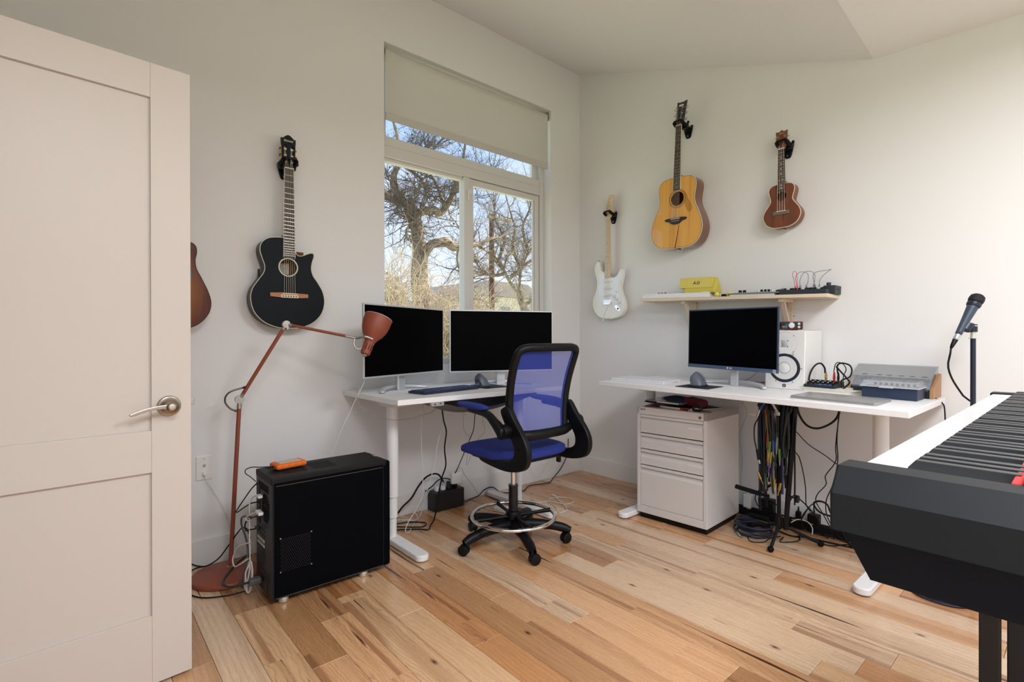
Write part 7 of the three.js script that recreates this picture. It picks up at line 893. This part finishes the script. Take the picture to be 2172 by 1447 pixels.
// cable coil on the floor under the piano
{
  const c = thing('cable_coil', 'black coiled cable with silver plug on the floor under the piano', 'cable', [2.5, 0, 0.47]); for (const [r, y, o] of [[0.085, 0.006, 0], [0.079, 0.011, 0.006], [0.074, 0.006, -0.004]]) part(c, 'loop', torus(r, 0.0042, o, y, -o, 'y', 8, 56).scale(1.15, 1, 0.85), M(0x1b2436, 0.45)); part(c, 'plug', [bar([-0.07, 0.012, -0.075], [-0.03, 0.012, -0.1], 0.007, 0.006, 12), bar([-0.03, 0.012, -0.1], [-0.015, 0.012, -0.11], 0.0045, 0.004, 10)], mChrome);
}
// microphone on its stand behind the piano
{
  const X = 2.587, Z = 0.313, K = 1.243, s = thing('microphone_stand', 'slim black microphone stand with round base behind the piano', 'stand', [X, 0, Z]); const nv = M(0x141c30, 0.35);
  part(s, 'base', lathe([[0, 0], [0.15, 0], [0.152, 0.008], [0.14, 0.02], [0.06, 0.034], [0.02, 0.045], [0, 0.045]], 44), M(0x182030, 0.5)); part(s, 'pole', [bar([0, 0.03, 0], [0, 0.62, 0], 0.0125, 0.0125, 18), bar([0, 0.62, 0], [0, 1.139, 0], 0.0098, 0.0098, 18), cyl(0.018, 0.06, 0, 0.62, 0, 18)], nv); part(s, 'thread_collar', [cyl(0.010, 0.028, 0, 1.153, 0, 18), cyl(0.0165, 0.003, 0, 1.138, 0, 20)], M(0xd9d6c8, 0.3, { metalness: 0.6 }));
  const R = [0.6553, -0.7554]; const P = (l, y, f = 0) => [R[0] * l + 0.7554 * f, y, R[1] * l + 0.6553 * f]; // across the view, up, towards the viewer
  part(s, 'clip', [cyl(0.0155, 0.034, 0, 1.182, 0, 20), bar(P(0, 1.194), P(-0.03, 1.198), 0.010, 0.0135, 14), bar(P(-0.02, 1.199), P(-0.037, 1.174), 0.0205, 0.0205, 20)], nv); part(s, 'clip_rivet', cyl(0.0065, 0.003, ...P(-0.002, 1.192, 0.0155), 14), M(0xe6e4dc, 0.4));
  const m = thing('microphone', 'dark handheld microphone tilted in the stand clip', 'microphone', [X, 0, Z]); const A = P(-0.066, 1.155, 0), B = P(0.006, 1.292, 0.0); const d = V(...B).sub(V(...A)).normalize(), Q = new THREE.Quaternion().setFromUnitVectors(V(0, 1, 0), d); const lt = (prof, n = 36) => lathe(prof, n).applyQuaternion(Q).translate(...A); const L = V(...B).distanceTo(V(...A));
  part(m, 'handle', lt([[0, 0], [0.0120, 0], [0.013, 0.012], [0.0155, 0.06], [0.0205, L - 0.025], [0.023, L - 0.008], [0, L - 0.008]]), M(0x3a4454, 0.4)); part(m, 'collar', lt([[0.024, L - 0.015], [0.0265, L - 0.008], [0.0265, L + 0.0], [0.024, L + 0.004]]), M(0x1a2130, 0.4)); part(m, 'grille', lt([[0, L], [0.024, L], [0.0278, L + 0.01], [0.0285, L + 0.021], [0.026, L + 0.034], [0.017, L + 0.042], [0, L + 0.044]]), M(0x10131a, 0.75, { bumpMap: paintBump, bumpScale: 0.002 })); part(m, 'connector', [lt([[0, -0.027], [0.0105, -0.027], [0.011, 0], [0, 0]])], mSilver); part(m, 'boot', lt([[0, -0.068], [0.0055, -0.068], [0.0076, -0.055], [0.0105, -0.027], [0, -0.027]]), mBlackPl);
  const E0 = V(...A).addScaledVector(d, -0.068).add(V(X, 0, Z)); cable('black microphone cable curving down from the microphone', 0.004, mCableB, [[E0.x, E0.y, E0.z], [2.507, 1.062, 0.30], [2.50, 1.01, 0.30], [2.515, 0.95, 0.30], [2.55, 0.88, 0.295], [2.59, 0.8, 0.26], [2.56, 0.5, 0.25], [2.50, 0.1, 0.3], [2.46, 0.006, 0.42], [2.44, 0.006, 0.5]]);
}
// ------------------------------------------------------------------
scene.traverse(o => { if (o.isMesh) { o.castShadow = true; o.receiveShadow = true; } });
renderer.render(scene, camera);
